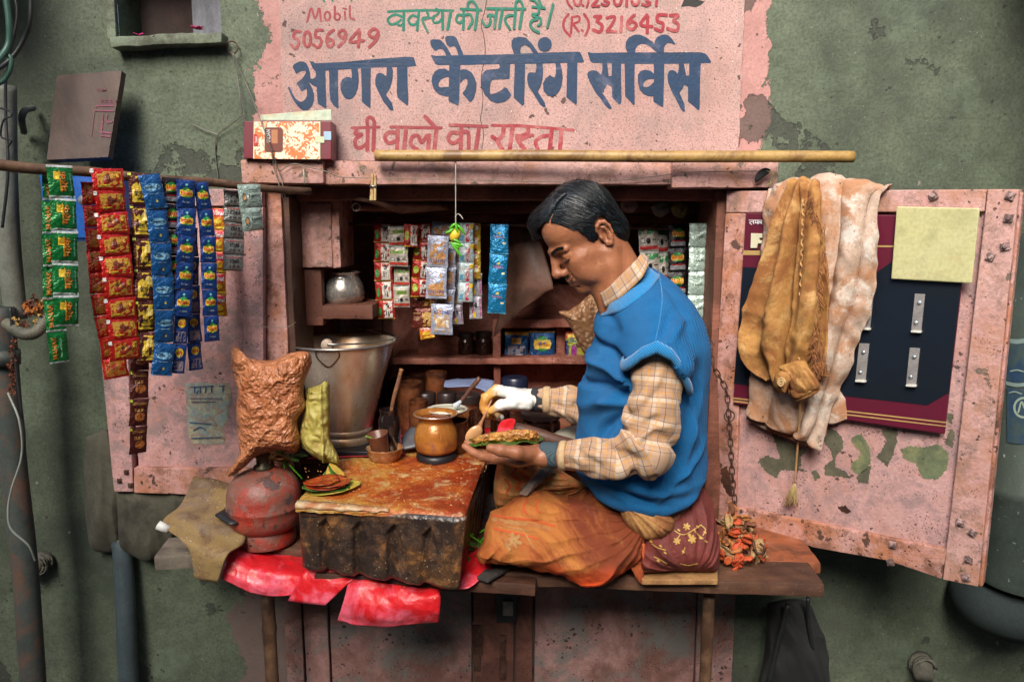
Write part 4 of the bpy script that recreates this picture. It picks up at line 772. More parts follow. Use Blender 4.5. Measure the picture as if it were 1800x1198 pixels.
KIND = {
 'green': (foil('green_foil', (.006, .17, .035)), [('rect', 0, 0, 1, .07, SLV), ('rect', 0, .93, 1, 1, SLV), ('rect', .22, .56, .44, .80, YEL), ('text', 'महक', .60, .50, .62, .30, 90, (.62, .20, .02)), ('rect', .42, .2, .45, .85, YEL), ('text', 'PAN MASALA', .86, .5, .55, .07, 90, (.2, .6, .4))]),
 'greenback': (foil('green_foil', (.006, .17, .035)), [('rect', 0, 0, 1, .06, SLV), ('text', 'MAHAK', .28, .5, .72, .26, 90, (.62, .20, .02)), ('text', 'PAN MASALA', .62, .5, .6, .12, 90, (.25, .6, .3))]),
 'red': (foil('red_foil', (.52, .014, .010)), [('rect', .14, .14, .93, .86, GLD), ('ell', .52, .56, .16, .20, (.16, .03, .01)), ('rect', .3, .38, .78, .50, (.30, .03, .01)), ('rect', .2, .20, .5, .27, YEL), ('ell', .8, .65, .05, .08, YEL), ('rect', -.04, .80, .07, .98, WHT), ('text', '१०० ग्राम', .66, .22, .3, .07, 0, BRN)]),
 'redback': (foil('red_foil', (.52, .014, .010)), [('rect', .1, .12, .9, .88, (.38, .14, .02)), ('rect', .15, .45, .6, .75, (.30, .03, .01))]),
 'sona': (foil('brown_foil', BRN), [('rect', .12, .10, 1, .90, (.62, .42, .03)), ('ell', .62, .66, .18, .14, (.72, .55, .15)), ('text', 'सोना चादी', .58, .38, .75, .20, 0, BLK), ('rect', .3, .18, .85, .21, BLK), ('rect', 0, .92, .14, 1.0, (.55, .62, .05))]),
 'brown': (foil('brown_foil2', (.075, .014, .011)), [('ell', .55, .35, .30, .16, (.40, .13, .03)), ('text', 'TULSI', .45, .60, .5, .12, 0, (.5, .25, .06)), ('rect', .1, .80, .9, .82, (.5, .25, .06)), ('rect', .1, .86, .9, .87, (.5, .25, .06)), ('rect', -.03, .88, .1, .98, (.5, .6, .05))]),
 'ltblue': (foil('azure_foil', (.008, .085, .26)), [('ell', .5, .62, .40, .11, (.16, .38, .55)), ('text', 'Rajanigandha', .5, .62, .7, .10, 0, (.02, .03, .06)), ('rect', .28, .42, .72, .44, (.25, .45, .6)), ('ell', .55, .22, .05, .05, (.6, .5, .1)), ('rect', 0, 0, 1, .03, (.05, .15, .3))]),
 'bahar': (foil('black_foil', (.012, .011, .013)), emblem('BAHAR', .3, .62) + [('rect', .1, .10, .9, .28, (.28, .28, .30)), ('rect', .15, .30, .85, .33, RED)]),
 'pan': (foil('blue_foil', BLU), emblem('PAN BAHAR', .24, .52) + [('text', 'Pan Masala', .5, .20, .4, .07, 0, (.3, .4, .5)), ('ell', .5, .82, .07, .05, (.1, .4, .4))]),
 'panback': (foil('blue_foil', BLU), [('rect', .15, .08, .85, .42, (.22, .18, .22)), ('ell', .5, .7, .28, .16, YEL), ('text', 'BAHAR', .5, .7, .4, .12, 0, RED)]),
 'orange': (foil('orange_foil', (.68, .22, .02)), [('rect', 0, .62, 1, .98, (.6, .01, .05)), ('text', 'Vimal', .5, .80, .8, .22, 0, WHT), ('rect', 0, .08, 1, .18, YEL), ('ell', .5, .4, .3, .12, YEL)]),
 'bmd': (foil('grey_foil', (.30, .31, .29), .5), [('rect', 0, .0, 1, .05, BLK), ('text', 'BMD', .5, .62, .45, .22, 180, BLK), ('text', 'K H S', .5, .3, .5, .12, 180, BLK), ('rect', .05, .84, .95, .87, RED), ('rect', .1, .14, .9, .16, (.15, .15, .15))]),
 'silver': (foil('pale_green_foil', (.42, .55, .48), .35), [('ell', .22, .45, .11, .20, (.12, .12, .10)), ('ell', .22, .45, .07, .13, (.5, .25, .1)), ('text', 'RAJAN', .64, .52, .50, .16, 0, (.05, .07, .06)), ('rect', .42, .76, .85, .79, (.12, .14, .13)), ('rect', .42, .68, .85, .70, (.12, .14, .13)), ('rect', .45, .25, .8, .28, (.12, .14, .13)), ('rect', .92, 0, 1, .08, BLK)]),
 'silverR': (foil('pale_green_foil', (.42, .55, .48), .35), [('ell', .80, .38, .10, .20, (.12, .12, .10)), ('ell', .80, .38, .06, .12, (.5, .25, .1)), ('text', '5 RAJAN', .42, .42, .50, .15, 0, (.05, .07, .06)), ('rect', .2, .78, .85, .80, (.12, .14, .13)), ('rect', .2, .70, .85, .72, (.12, .14, .13)), ('rect', .92, .92, 1.02, 1.0, BLK), ('rect', 0, .0, .06, .06, BLK)]),
 'kuber': (foil('deep_red_foil', (.36, .02, .012)), [('rect', .38, .05, .88, .95, (.55, .50, .42)), ('rect', .40, .07, .86, .93, (.62, .58, .52)), ('ell', .62, .72, .10, .14, BLK), ('rect', .52, .2, .57, .5, BLK), ('rect', .64, .15, .69, .45, BLK), ('ell', .16, .4, .10, .25, GRN), ('rect', 0, 0, 1, .04, GLD)]),
 'white': (foil('white_foil', (.52, .46, .40), .2), [('rect', .05, .62, .95, .82, (.28, .36, .06)), ('text', 'नेवला', .5, .72, .6, .13, 0, GRN), ('ell', .5, .36, .10, .10, BLK), ('rect', .1, .30, .3, .42, BLK), ('rect', .12, .32, .28, .40, WHT), ('rect', .72, .40, .92, .43, BLK), ('rect', .72, .33, .92, .36, BLK), ('rect', .03, .08, .97, .20, (.5, .04, .02)), ('rect', 0, .93, 1, 1, SLV)]),
 'whitegreen': (foil('white_foil', (.52, .46, .40), .2), [('rect', .04, .66, .96, .90, (.02, .26, .07)), ('ell', .5, .40, .12, .12, BLK), ('rect', .1, .32, .3, .5, BLK), ('rect', .12, .34, .28, .48, WHT), ('rect', .72, .42, .92, .46, BLK), ('rect', .03, .06, .97, .2, (.5, .03, .03)), ('rect', 0, .94, 1, 1, SLV)]),
 'redyel': (foil('deep_red_foil', (.36, .02, .012)), [('rect', .5, .06, .96, .94, (.6, .55, .48)), ('ell', .73, .70, .12, .12, BLK), ('rect', .64, .15, .69, .45, BLK), ('rect', .78, .15, .82, .5, BLK), ('ell', .22, .5, .16, .22, (.35, .45, .04)), ('rect', 0, 0, .45, .05, YEL)]),
 'gold': (foil('brown_foil3', (.13, .022, .014)), [('rect', .48, .08, 1, .92, (.42, .22, .04)), ('ell', .74, .6, .2, .2, (.52, .32, .08)), ('rect', .06, .70, .42, .73, (.5, .35, .15)), ('rect', .06, .5, .42, .52, (.5, .35, .15)), ('rect', .06, .4, .36, .42, (.5, .35, .15))]),
 'natraj': (foil('lilac_foil', (.36, .40, .52), .3), [('rect', .12, .10, .88, .86, (.42, .20, .055)), ('rect', .13, .14, .87, .30, (.44, .26, .12)), ('text', 'NATTHAI', .5, .22, .72, .12, 180, (.03, .04, .25)), ('rect', .25, .82, .85, .85, (.35, .38, .5)), ('rect', .02, .02, .98, .05, (.5, .52, .6))]),
 'natraj2': (foil('lilac_foil', (.36, .40, .52), .3), [('rect', .14, .10, .86, .84, (.52, .30, .12)), ('text', 'NATTHAI', .5, .74, .7, .12, 4, (.03, .04, .25)), ('ell', .45, .45, .22, .14, (.72, .55, .35)), ('rect', .18, .14, .66, .20, (.55, .55, .6)), ('rect', .74, .25, .84, .5, (.6, .6, .62))]),
 'mazaz': (foil('aqua_foil', (.42, .55, .58), .25), [('rect', .50, .06, .74, .94, (.50, .012, .06)), ('text', 'MAZAZ', .62, .5, .66, .16, -90, WHT), ('rect', .76, .70, 1, .94, YEL), ('rect', .05, .1, .3, .4, (.08, .28, .42)), ('ell', .25, .7, .15, .14, (.6, .65, .65))]),
 'yelwhite': (foil('yellow_foil', (.52, .36, .03), .25), [('rect', .1, .5, .75, .95, (.55, .5, .48)), ('rect', .1, .82, .75, .93, (.4, .02, .08)), ('rect', .2, .2, .6, .26, RED), ('rect', .2, .34, .6, .40, RED), ('rect', .2, .08, .6, .13, RED)]),
 'lilac': (foil('pale_lilac_foil', (.40, .38, .44), .35), [('text', 'Mazaz', .25, .5, .5, .2, 90, (.45, .03, .1)), ('ell', .55, .6, .12, .12, BLK), ('rect', .85, .1, .92, .9, (.4, .05, .2)), ('rect', .3, .05, .5, .3, YEL)]),
 'brightblue': (foil('bright_blue_foil', (.01, .20, .42), .45, .18), [('text', 'VIMAL', .5, .58, .62, .10, 0, (.28, .06, .10)), ('ell', .5, .70, .10, .04, (.6, .45, .05)), ('rect', .70, .34, .88, .40, (.7, .6, .3)), ('rect', 0, .0, 1, .03, (.1, .4, .6))]),
 'packblue': (foil('packet_blue_foil', (.008, .07, .22), .4), [('ell', .5, .55, .36, .20, YEL), ('rect', .18, .38, .82, .70, YEL), ('text', 'PAN BAHAR', .5, .54, .56, .13, 0, RED), ('ell', .5, .75, .2, .07, GRN), ('rect', .34, .32, .68, .40, GRN), ('rect', 0, .0, 1, .10, (.03, .25, .45)), ('rect', 0, .95, 1, 1, YEL)]),
 'packback': (foil('packet_blue_foil', (.008, .07, .22), .4), [('rect', .12, .14, .88, .48, (.30, .28, .33)), ('rect', .80, .16, .87, .40, BLK), ('rect', .28, .55, .68, .78, GLD), ('text', 'BAHAR', .48, .66, .3, .08, 0, BLK), ('rect', 0, .88, 1, 1, YEL), ('rect', 0, 0, 1, .1, (.04, .25, .4))]),
 'packnut': (foil('packet_gold_foil', (.30, .34, .03), .3), [('rect', 0, .0, .12, .7, (.03, .02, .12)), ('rect', .0, .76, 1, 1, RED), ('text', 'GUTKHA', .55, .68, .8, .15, -8, (.02, .15, .45)), ('ell', .32, .36, .12, .2, (.3, .02, .25)), ('ell', .55, .55, .16, .10, BRN), ('ell', .62, .3, .2, .18, (.42, .40, .06)), ('rect', .1, .8, .35, .92, YEL)]),
}
_SM = {}
def sachet_mesh(kind, w, h, var):
    key = (kind, round(w, 3), round(h, 3), var)
    if key in _SM: return _SM[key]
    base, els = KIND[kind]; sd = var * 3.7 + len(kind); b = min(w, h) * .10
    def hh(u, v):
        uu = max(0, 1 - abs(2*u-1)**2.6); vv = max(0, 1 - abs(2*v-1)**3.5)
        return b * (uu * vv) ** .8 + .0014 * noise.noise((u*4*w/.05+sd, v*4*h/.05, 1)) * (.5 + uu*vv) + .0009 * noise.noise((u*11+sd, v*9, 3))
    def edge(u, v): return .0012 * noise.noise((v * 5 + sd, 2, 2)) , .0
    def P(u, v, o=0):
        e = .025 * noise.noise((v * 3 + sd, .5, 7)); return (((u - .5) * (1 - .05 * (1 - abs(2*v-1)**2)) + e) * w, -hh(u, v) - o, (v - .5) * h)
    n = 11; V = [P(i/(n-1), j/(n-1)) for j in range(n) for i in range(n)]; F = [(j*n+i, j*n+i+1, (j+1)*n+i+1, (j+1)*n+i) for j in range(n-1) for i in range(n-1)]
    m0 = len(V); V += [(x, -y * .6 + .0006, z) for x, y, z in V[:m0]]; F += [tuple(m0 + q for q in f[::-1]) for f in F]
    me = bpy.data.meshes.new('sachet'); me.from_pydata(V, [], F); me.materials.append(base); me.polygons.foreach_set('use_smooth', [True]*len(F)); me.update()
    pv, pf, pm, mats = [], [], [], []
    for q, e in enumerate(els):
        m = ink(e[-1]); 
        if m not in mats: mats.append(m)
        mi = mats.index(m); o = .00025 + .00012 * q; base_i = len(pv)
        if e[0] == 'rect':
            k = 5; us = np.linspace(e[1], e[3], k); vs = np.linspace(e[2], e[4], k); pv += [P(u, v, o) for v in vs for u in us]
            f = [(base_i+j*k+i, base_i+j*k+i+1, base_i+(j+1)*k+i+1, base_i+(j+1)*k+i) for j in range(k-1) for i in range(k-1)]
        elif e[0] == 'ell':
            k = 14; pv.append(P(e[1], e[2], o)); f = []
            for rr in (.55, 1): pv += [P(e[1] + e[3]*rr*math.cos(2*math.pi*a/k), e[2] + e[4]*rr*math.sin(2*math.pi*a/k), o) for a in range(k)]
            f += [(base_i, base_i+1+a, base_i+1+(a+1)%k) for a in range(k)] + [(base_i+1+a, base_i+1+k+a, base_i+1+k+(a+1)%k, base_i+1+(a+1)%k) for a in range(k)]
        else:
            _, s, cu, cv, tw, th, rot, c = e; TV, TF = text(None, s, th * h, None, None, (0, 0, 0), (1, 0, 0), (0, 1, 0), bold=.015, width=tw * (w if rot % 180 == 0 or abs(rot) < 20 else h))
            if abs(rot) == 90: 
                TV, TF = text(None, s, th * w, None, None, (0, 0, 0), (1, 0, 0), (0, 1, 0), bold=.015, width=tw * h)
            ca, sa = math.cos(R(rot)), math.sin(R(rot))
            pv += [P(cu + (p.x*ca - p.y*sa)/w, cv + (p.x*sa + p.y*ca)/h, o + .0003) for p in TV]; f = [tuple(base_i + i for i in t) for t in TF]
        pf += f; pm += [mi] * len(f)
    # all print faces look to the front (-y)
    pf = [f if (Vector(pv[f[1]]) - Vector(pv[f[0]])).cross(Vector(pv[f[2]]) - Vector(pv[f[0]])).y <= 0 else f[::-1] for f in pf]
    pe = bpy.data.meshes.new('print'); pe.from_pydata(pv, [], pf)
    for m in mats: pe.materials.append(m)
    pe.polygons.foreach_set('material_index', pm); pe.update()
    _SM[key] = (me, pe); return _SM[key]
_cnt = [0]
def put_sachet(parent, kind, c, ux, uy, w, h, name='sachet', tilt=5):
    _cnt[0] += 1; me, pe = sachet_mesh(kind, w, h, _cnt[0] % 3)
    o = bpy.data.objects.new(name, me); COL.objects.link(o)
    ux = Vector(ux).normalized(); uy = Vector(uy).normalized(); n = ux.cross(uy).normalized(); ux = uy.cross(n)
    M = Matrix((ux, -n, uy)).transposed()            # local -y looks out
    M = M @ Matrix.Rotation(R(random.uniform(-tilt, tilt)), 3, 'X') @ Matrix.Rotation(R(random.uniform(-tilt*1.6, tilt*1.6)), 3, 'Z') @ Matrix.Rotation(R(random.uniform(-2, 2)), 3, 'Y')
    o.matrix_world = Matrix.Translation(Vector(c) - (rootloc(parent) if parent else Vector())) @ M.to_4x4()
    if parent: o.parent = parent
    p = bpy.data.objects.new('print', pe); COL.objects.link(p); p.parent = o
    return o
def strip(label, kind, path, n, wpx, pl, off=0, group='strips of tobacco sachets', gap=.99, name='sachet_strip', tilt=5):
    """path: pixel points top to bottom; pl: a Plane, or a Y distance"""
    hit = (lambda x, y: pl.hit(x, y, off)) if isinstance(pl, Plane) else (lambda x, y: at(x, y, pl - off))
    S = [hit(*p) for p in spline(path, 80)]; L = [0]
    for i in range(79): L.append(L[-1] + (S[i+1] - S[i]).length)
    t = thing(name, label, 'sachets', S[0], group); h = L[-1] / n
    def pos(s):
        i = max(0, min(78, int(np.searchsorted(L, s)) - 1)); f = (s - L[i]) / max(1e-9, L[i+1] - L[i]); return S[i].lerp(S[i+1], f)
    for k in range(n):
        a, b = pos(k * h), pos((k + 1) * h); c = (a + b) / 2; px = path[0][0]
        d = (hit(path[0][0] + 20, path[0][1]) - hit(path[0][0], path[0][1])); w = d.length / 20 * wpx
        put_sachet(t, kind, c, d, a - b, w, h * gap, tilt=tilt)
    return t
RA, RB = at(-40, 286, 1.22), at(530, 338, 1.62)
RP = Plane(RA, RB, RA - Vector((0, 0, 1)))
rod = thing('hanging_rod', 'long dark bamboo rod at the left carrying the sachet strips', 'rod', RA)
P = [RP.hit(x, 290 + 40 * (x / 465) + 1.5 * math.sin(x * .03), 0) for x in np.linspace(-40, 545, 40)]
MB().tube(P, [.0095 - .002 * i / 39 + .0008 * (i % 9 == 0) for i in range(40)], 12).build('cane', m_darkbamboo, rod)
G1 = 'sachet strips on the left rod'
o = .016
strip('green sachet strip furthest left, hanging in front of the blue box', 'green', [(104,290),(110,350),(114,430),(116,500),(116,574)], 5, 47, RP, o + .006, G1)
strip('green sachet strip seen edge on behind the leftmost green strip', 'greenback', [(92,294),(92,350),(92,480),(96,560),(106,638)], 6, 36, RP, -.016, G1)
strip('wide red and gold sachet strip, front strand', 'red', [(188,296),(197,380),(209,500),(221,632)], 9, 57, RP, o + .006, G1, gap=1.0)
strip('red and dark gold sachet strip behind the wide red strand', 'redback', [(165,320),(172,400),(182,520),(196,600),(205,664)], 9, 46, RP, -.014, G1)
strip('yellow and brown sachet strip with black script, right of the red strand', 'sona', [(244,304),(250,380),(256,480),(257,638)], 6, 40, RP, o, G1)
strip('dark brown sachet strip hanging lowest, beside the yellow strand', 'brown', [(240,400),(244,520),(245,650),(243,797)], 8, 33, RP, -.012, G1)
strip('azure blue sachet strip with white script ovals', 'ltblue', [(263,306),(275,370),(285,470),(290,590),(284,660)], 6, 38, RP, o + .008, G1)
strip('black sachet strip with yellow badges between the blue strands', 'bahar', [(299,312),(303,400),(305,540)], 5, 30, RP, o - .004, G1)
strip('royal blue sachet strip with red and yellow badges, front strand', 'pan', [(326,316),(328,400),(325,480),(320,556)], 5, 33, RP, o + .006, G1)
strip('short narrow blue sachet strip hanging under the royal blue strand', 'panback', [(321,552),(316,600),(312,656)], 2, 25, RP, o - .002, G1)
strip('narrow blue sachet strip behind the royal blue strand, reaching lower', 'panback', [(334,400),(338,500),(341,580),(344,650)], 5, 26, RP, -.012, G1)
strip('curving blue sachet strip furthest right of the blue strands', 'pan', [(352,320),(363,390),(367,460),(369,530),(374,600)], 6, 28, RP, o, G1)
strip('orange and pink sachet strip against the pink left door', 'orange', [(384,366),(385,460),(387,556)], 5, 24, 1.60, 0, G1)
strip('grey foil sachet strip with black letters near the rod end', 'bmd', [(413,334),(412,400),(410,476)], 5, 38, RP, -.012, G1)
strip('short pale green foil strip of two sachets at the rod end', 'silver', [(437,324),(441,360),(446,406)], 2, 40, RP, o, G1)
G2 = 'sachet strips hanging inside the kiosk'
rod2 = thing('inner_rod', 'thin brown rod inside the kiosk above the hanging packets', 'rod', at(610, 393, 1.90))
MB().tube([at(590, 394, 1.90), at(900, 394, 1.90), at(1252, 403, 1.86)], .005, 10).build('cane', m_darkbamboo, rod2)
strip('red strip with white animal panels, leftmost inside the kiosk', 'kuber', [(674,392),(674,480),(680,560)], 5, 33, 1.87, 0, G2)
strip('white and green strip of two sachets beside the leftmost red strip', 'white', [(700,397),(701,468)], 2, 35, 1.84, 0, G2)
strip('white and red pair of sachets hanging lower, left of the tan packets', 'white', [(706,466),(706,540)], 2, 29, 1.86, 0, G2)
strip('small red sachet above the gold strip inside the kiosk', 'redyel', [(722,394),(722,434)], 1, 25, 1.83, 0, G2)
strip('red and white strip touching the tan packets on the left', 'redyel', [(742,392),(741,455),(737,522)], 4, 32, 1.86, 0, G2)
strip('brown and gold strip hanging below the red and white one', 'gold', [(744,430),(744,500),(743,576)], 4, 40, 1.89, 0, G2)
strip('single red and yellow sachet lowest of the inside strips', 'orange', [(748,572),(752,595)], 1, 26, 1.89, 0, G2)
strip('lilac framed tan strip of two sachets in the middle', 'natraj', [(771,414),(768,470),(766,525)], 2, 38, 1.80, 0, G2)
strip('dim tan sachet behind the top of the lilac framed pair', 'natraj', [(778,390),(776,420)], 1, 40, 1.86, 0, G2)
strip('lilac framed tan sachet hanging lowest in the middle', 'natraj2', [(777,534),(776,588)], 1, 40, 1.81, 0, G2)
strip('tan sachet strip half hidden behind the lilac framed pair', 'natraj', [(784,430),(783,500),(780,545)], 3, 36, 1.84, 0, G2)
strip('pale pink strip hanging right behind the tan packets', 'lilac', [(799,425),(801,500),(804,570)], 4, 22, 1.87, 0, G2)
strip('pale blue strip with red upright lettering right of the lemon', 'mazaz', [(819,392),(820,450),(818,530)], 4, 26, 1.83, 0, G2)
strip('yellow and white strip right of the pale blue one', 'yelwhite', [(836,392),(836,490)], 4, 18, 1.85, 0, G2)
strip('lilac foil strip hanging under the yellow and white one', 'lilac', [(836,480),(836,560)], 2, 23, 1.86, 0, G2)
strip('bright blue shiny strip hanging left of the man', 'brightblue', [(879,394),(876,460),(873,551)], 3, 33, 1.80, 0, G2)
strip('white and green strip right behind the head of the man', 'whitegreen', [(1138,396),(1142,460),(1146,530)], 3, 34, 1.88, 0, G2)
strip('narrow white and green strip, second behind the man', 'whitegreen', [(1162,396),(1165,460),(1168,540)], 3, 24, 1.90, 0, G2)
strip('black strip with orange badges right behind the man', 'bahar', [(1192,394),(1191,460),(1190,560)], 4, 34, 1.86, 0, G2)
strip('long pale green foil strip beside the right jamb', 'silverR', [(1231,392),(1229,500),(1228,600),(1226,720)], 8, 40, 1.80, 0, G2)
strip('green and white packets at the right edge of the picture outside the door', 'whitegreen', [(1800,440),(1801,500),(1800,570)], 3, 30, 1.62, 0, 'packets at the right edge', tilt=3)
for (k, px0, px1, py0, py1, lab) in (('packback', 887, 929, 583, 631, 'blue packet on the back shelf showing its grey panel'), ('packblue', 930, 976, 581, 633, 'blue packet with a yellow badge on the back shelf'), ('packnut', 993, 1040, 582, 634, 'green and gold nut packet on the back shelf nearest the man')):
    c = at((px0+px1)/2, (py0+py1)/2, 2.09); w = (px1-px0) / pxm(2.09, 600); h = (py1-py0) / pxm(2.09, 600)
    q = put_sachet(None, k, c, (1, 0, 0), (0, .12, 1), w, h, name='snack_packet', tilt=3); tagp(q, lab, 'packet', 'packets on the back shelf')
# ================================================================ WALL-SIDE THINGS
m_boxpaper = plain('maroon_card', (.17, .015, .03), .35)
def floral():
    t = N('floral_print'); v = t.voro(52, 'F1', t.map(scale=(1, 1, 1.2))); n = t.noise(75, 3, .5, dist=1.6); k = t.math('GREATER_THAN', t.math('ADD', n, t.math('MULTIPLY', v, .25)), .665)
    k2 = t.math('GREATER_THAN', t.noise(60, 2, .5, t.map(loc=(4, 4, 4)), 2.2), .645); col = t.mix(t.math('MULTIPLY', k, .95), (.72, .68, .50), (.62, .13, .015)); col = t.mix(t.math('MULTIPLY', k2, .8), col, (.66, .22, .04))
    return t.out(col, .4, 0)
sw = thing('sweet_box', 'maroon and floral sweet box standing on the left lintel block', 'box', at(506, 280, 1.66))
BP = Plane(at(430, 280, 1.64), at(582, 280, 1.64), at(430, 215, 1.645))
def bb(name, poly, off, th, m, pr=sw, pl=BP, bev=.001, **k): return pb(name, poly, off, th, m, pr, pl=pl, bevel=bev, **k)
bb('box_body', [(429,213),(582,213),(582,280),(428,278)], 0, .05, m_boxpaper)
bb('floral_panel', [(448,214),(561,214),(561,280),(446,279)], .001, .0009, floral(), bev=0)
bb('edge_line', [(446,214),(448,214),(447,279),(445,279)], .0014, .0004, plain('pale_line', (.7, .68, .4), .5), bev=0); bb('edge_line', [(561,214),(563,214),(563,280),(561,280)], .0014, .0004, _MC['pale_line'], bev=0)
bb('name_patch', [(467,224),(494,224),(497,228),(497,264),(494,267),(468,267),(465,264),(465,228)], .002, .0008, plain('patch_brown', (.16, .03, .015), .4), bev=0)
bb('gold_block', [(477,228),(488,228),(488,252),(477,252)], .0024, .0003, plain('patch_copper', (.45, .18, .07), .4), bev=0); bb('red_seal', [(446,236),(450,235),(454,240),(454,252),(450,257),(446,256)], .0022, .0008, plain('seal_red', (.55, .02, .015), .4), bev=0)
text('print', 'CHANDAN', .009, m_letter, sw, BP.hit(472, 245, .0024), BP.v * 0 + Vector((0, 0, 1)), Vector((-1, 0, 0)), width=.040, bold=.01); text('print', 'Desai', .006, m_letter, sw, BP.hit(450, 246, .0026), (0, 0, 1), (-1, 0, 0), width=.014, bold=.01)
bb('blue_label', [(569,231),(582,231),(582,246),(569,246)], .0015, .0005, plain('label_blue', (.35, .5, .65), .5), bev=0); bb('green_label', [(554,240),(570,240),(570,251),(554,251)], .0020, .0005, plain('label_green', (.55, .62, .40), .5), bev=0)
bb('lid_flap', [(458,202),(582,192),(583,212),(456,212)], -.03, .003, worn('flap_card', (.45, .55, .42), (.58, .62, .45), 14, stain=(.5, .35, .12), stamt=.4, stscale=20, rough=.5))
# blue meter box and the leaning sooty board
bx = thing('meter_box', 'blue sheet metal box on the wall behind the green sachet strips', 'box', at(145, 425, 1.60))
m_bluebox = worn('blue_enamel', (.015, .09, .38), (.02, .12, .46), 10, stain=(.03, .03, .06), stamt=.3, rough=.35, bump=.15)
board('box_body', 74, 300, 212, 424, 1.54, .17, m_bluebox, bx, cell=.08, amp=.0004, bev=.004); board('door_panel', 80, 306, 206, 418, 1.535, .008, m_bluebox, bx, cell=.08, amp=.0003, bev=.002)
for k in range(3): board('vent_slot', 176 + k * 9, 322, 180 + k * 9, 344, 1.532, .004, plain('slot_white', (.5, .55, .6), .5), bx, cell=.1, amp=0)
c = at(148, 352, 1.53); MB().tube([c, c - Vector((0, .006, 0))], [.011, .010], 18).build('lock', plain('lock_grey', (.3, .32, .35), .4, .6), bx)
bd = thing('leaning_board', 'sooty brown wooden board with faint magenta stencil leaning on the wall', 'board', at(150, 280, 1.62))
SP = Plane(at(84, 282, 1.60), at(190, 280, 1.60), at(102, 130, 1.655))
pb('board_panel', [(100,133),(214,124),(190,276),(82,281)], 0, .018, worn('sooty_board', (.085, .050, .038), (.14, .085, .06), 5, stain=(.035, .02, .016), stamt=.7, stscale=4, grain=(10, (1, 1, .2), .5), rough=.6), bd, jag=.8, pl=SP)
m_mag = worn('faded_magenta', (.30, .04, .12), (.18, .05, .08), 30, stain=(.10, .06, .045), stamt=.7, stscale=30, rough=.7)
letters('stencil', [], [([(168,188),(170,186),(198,186)],2.5),([(166,194),(160,238)],2.2),([(166,194),(199,195)],2.5),([(180,202),(178,226)],4),([(188,201),(186,214),(196,214)],3.5),([(176,232),(194,234)],3),([(178,238),(192,240)],3),([(178,228),(178,240)],2)], (0, 0, 1), m_mag, bd, lambda x, y, o: SP.hit(x, y, .001 + o), sm=False)
a_, b_ = SP.hit(189, 178, .0014), SP.hit(187, 160, .0014)
text('stencil', '1955', .010, m_mag, bd, SP.hit(190, 179, .0014), (-1, 0, -.02), (0, 0, -1), width=.034, bold=.01); text('stencil', 'OM', .008, m_mag, bd, SP.hit(178, 159, .0014), (1, 0, .05), (0, 0, 1), width=.022, bold=.01)
# cables, hose, pipes at the left
m_cable = plain('black_cable', (.018, .022, .022), .45); m_cableg = plain('green_cable', (.035, .10, .075), .45); m_pale = plain('pale_cable', (.30, .33, .28), .5)
m_pipe = worn('old_pipe_paint', (.045, .06, .055), (.08, .095, .085), 8, stain=(.14, .07, .045), stamt=.5, stscale=16, rough=.6)
m_pipe2 = worn('grey_pipe', (.15, .17, .14), (.22, .22, .18), 6, stain=(.07, .06, .05), stamt=.5, rough=.6)
def cable(label, pts, r, m, name='cable', cat='cable', group='cables at the left edge', Y=None):
    P = vspl([at(*p) for p in pts], 14 * len(pts)); o = MB().tube(P, r, 8).build(name, m, None, loc=P[0]); return tagp(o, label, cat, group)
cable('black cable looping down the top left corner', [(55,-20,1.55),(52,40,1.55),(36,80,1.55),(14,108,1.54),(-10,125,1.52)], .0045, m_cable)
cable('green cable curving beside the black one at the top left', [(8,-20,1.5),(16,40,1.5),(14,80,1.5),(-6,110,1.48)], .006, m_cableg)
cable('pale green cable loop below the top left cables', [(-8,150,1.5),(8,140,1.5),(19,118,1.5),(18,100,1.5),(2,92,1.5)], .0045, m_cableg)
cable('thin black cable running straight down the left edge', [(22,-20,1.56),(30,30,1.56),(12,120,1.56),(10,200,1.56),(14,300,1.55),(4,400,1.55)], .003, m_cable)
cable('thin black cable loop tied round the left pipe', [(0,190,1.50),(18,196,1.49),(20,204,1.49),(6,212,1.49),(2,240,1.5),(20,246,1.49),(14,258,1.5)], .0018, m_cable)
cable('pale thin wire hanging along the lower left pipe', [(14,690,1.50),(34,740,1.48),(38,800,1.49),(20,860,1.49),(14,900,1.49),(20,930,1.49),(50,958,1.5),(62,985,1.52)], .0022, m_pale)
cable('dark wire drooping behind the lower left pipe', [(18,540,1.51),(30,660,1.50),(42,760,1.50),(42,800,1.51)], .003, m_cable)
def pipe(label, pts, r, m, group=None, name='pipe'):
    P = vspl([at(*p) for p in pts], 10 * len(pts)); t = thing(name, label, 'pipe', P[-1], group); MB().tube(P, r, 22).build('tube', m, t); return t
pipe('grey upright pipe at the left edge behind the cables', [(8,150,1.60),(10,300,1.60),(16,430,1.60),(28,560,1.60)], .022, m_pipe2)
pp = pipe('peeling dark pipe running down the lower left edge', [(0,540,1.56),(22,800,1.56),(44,1000,1.56),(62,1250,1.56)], .026, m_pipe)
c = at(6, 615, 1.55); MB().tube([c, c - Vector((.002, 0, .03))], .031, 22).build('collar', m_pipe, pp)
pipe('blue grey drain pipe below the left door', [(211,945,1.70),(218,1000,1.69),(228,1250,1.66)], .0225, worn('blue_grey_pipe', (.045, .065, .075), (.07, .095, .105), 8, stain=(.03, .03, .03), stamt=.4, rough=.5))
P = vspl([at(*p) for p in ((12,568,1.53),(40,586,1.50),(68,580,1.50),(88,540,1.53),(96,500,1.58),(100,440,1.60))], 150)
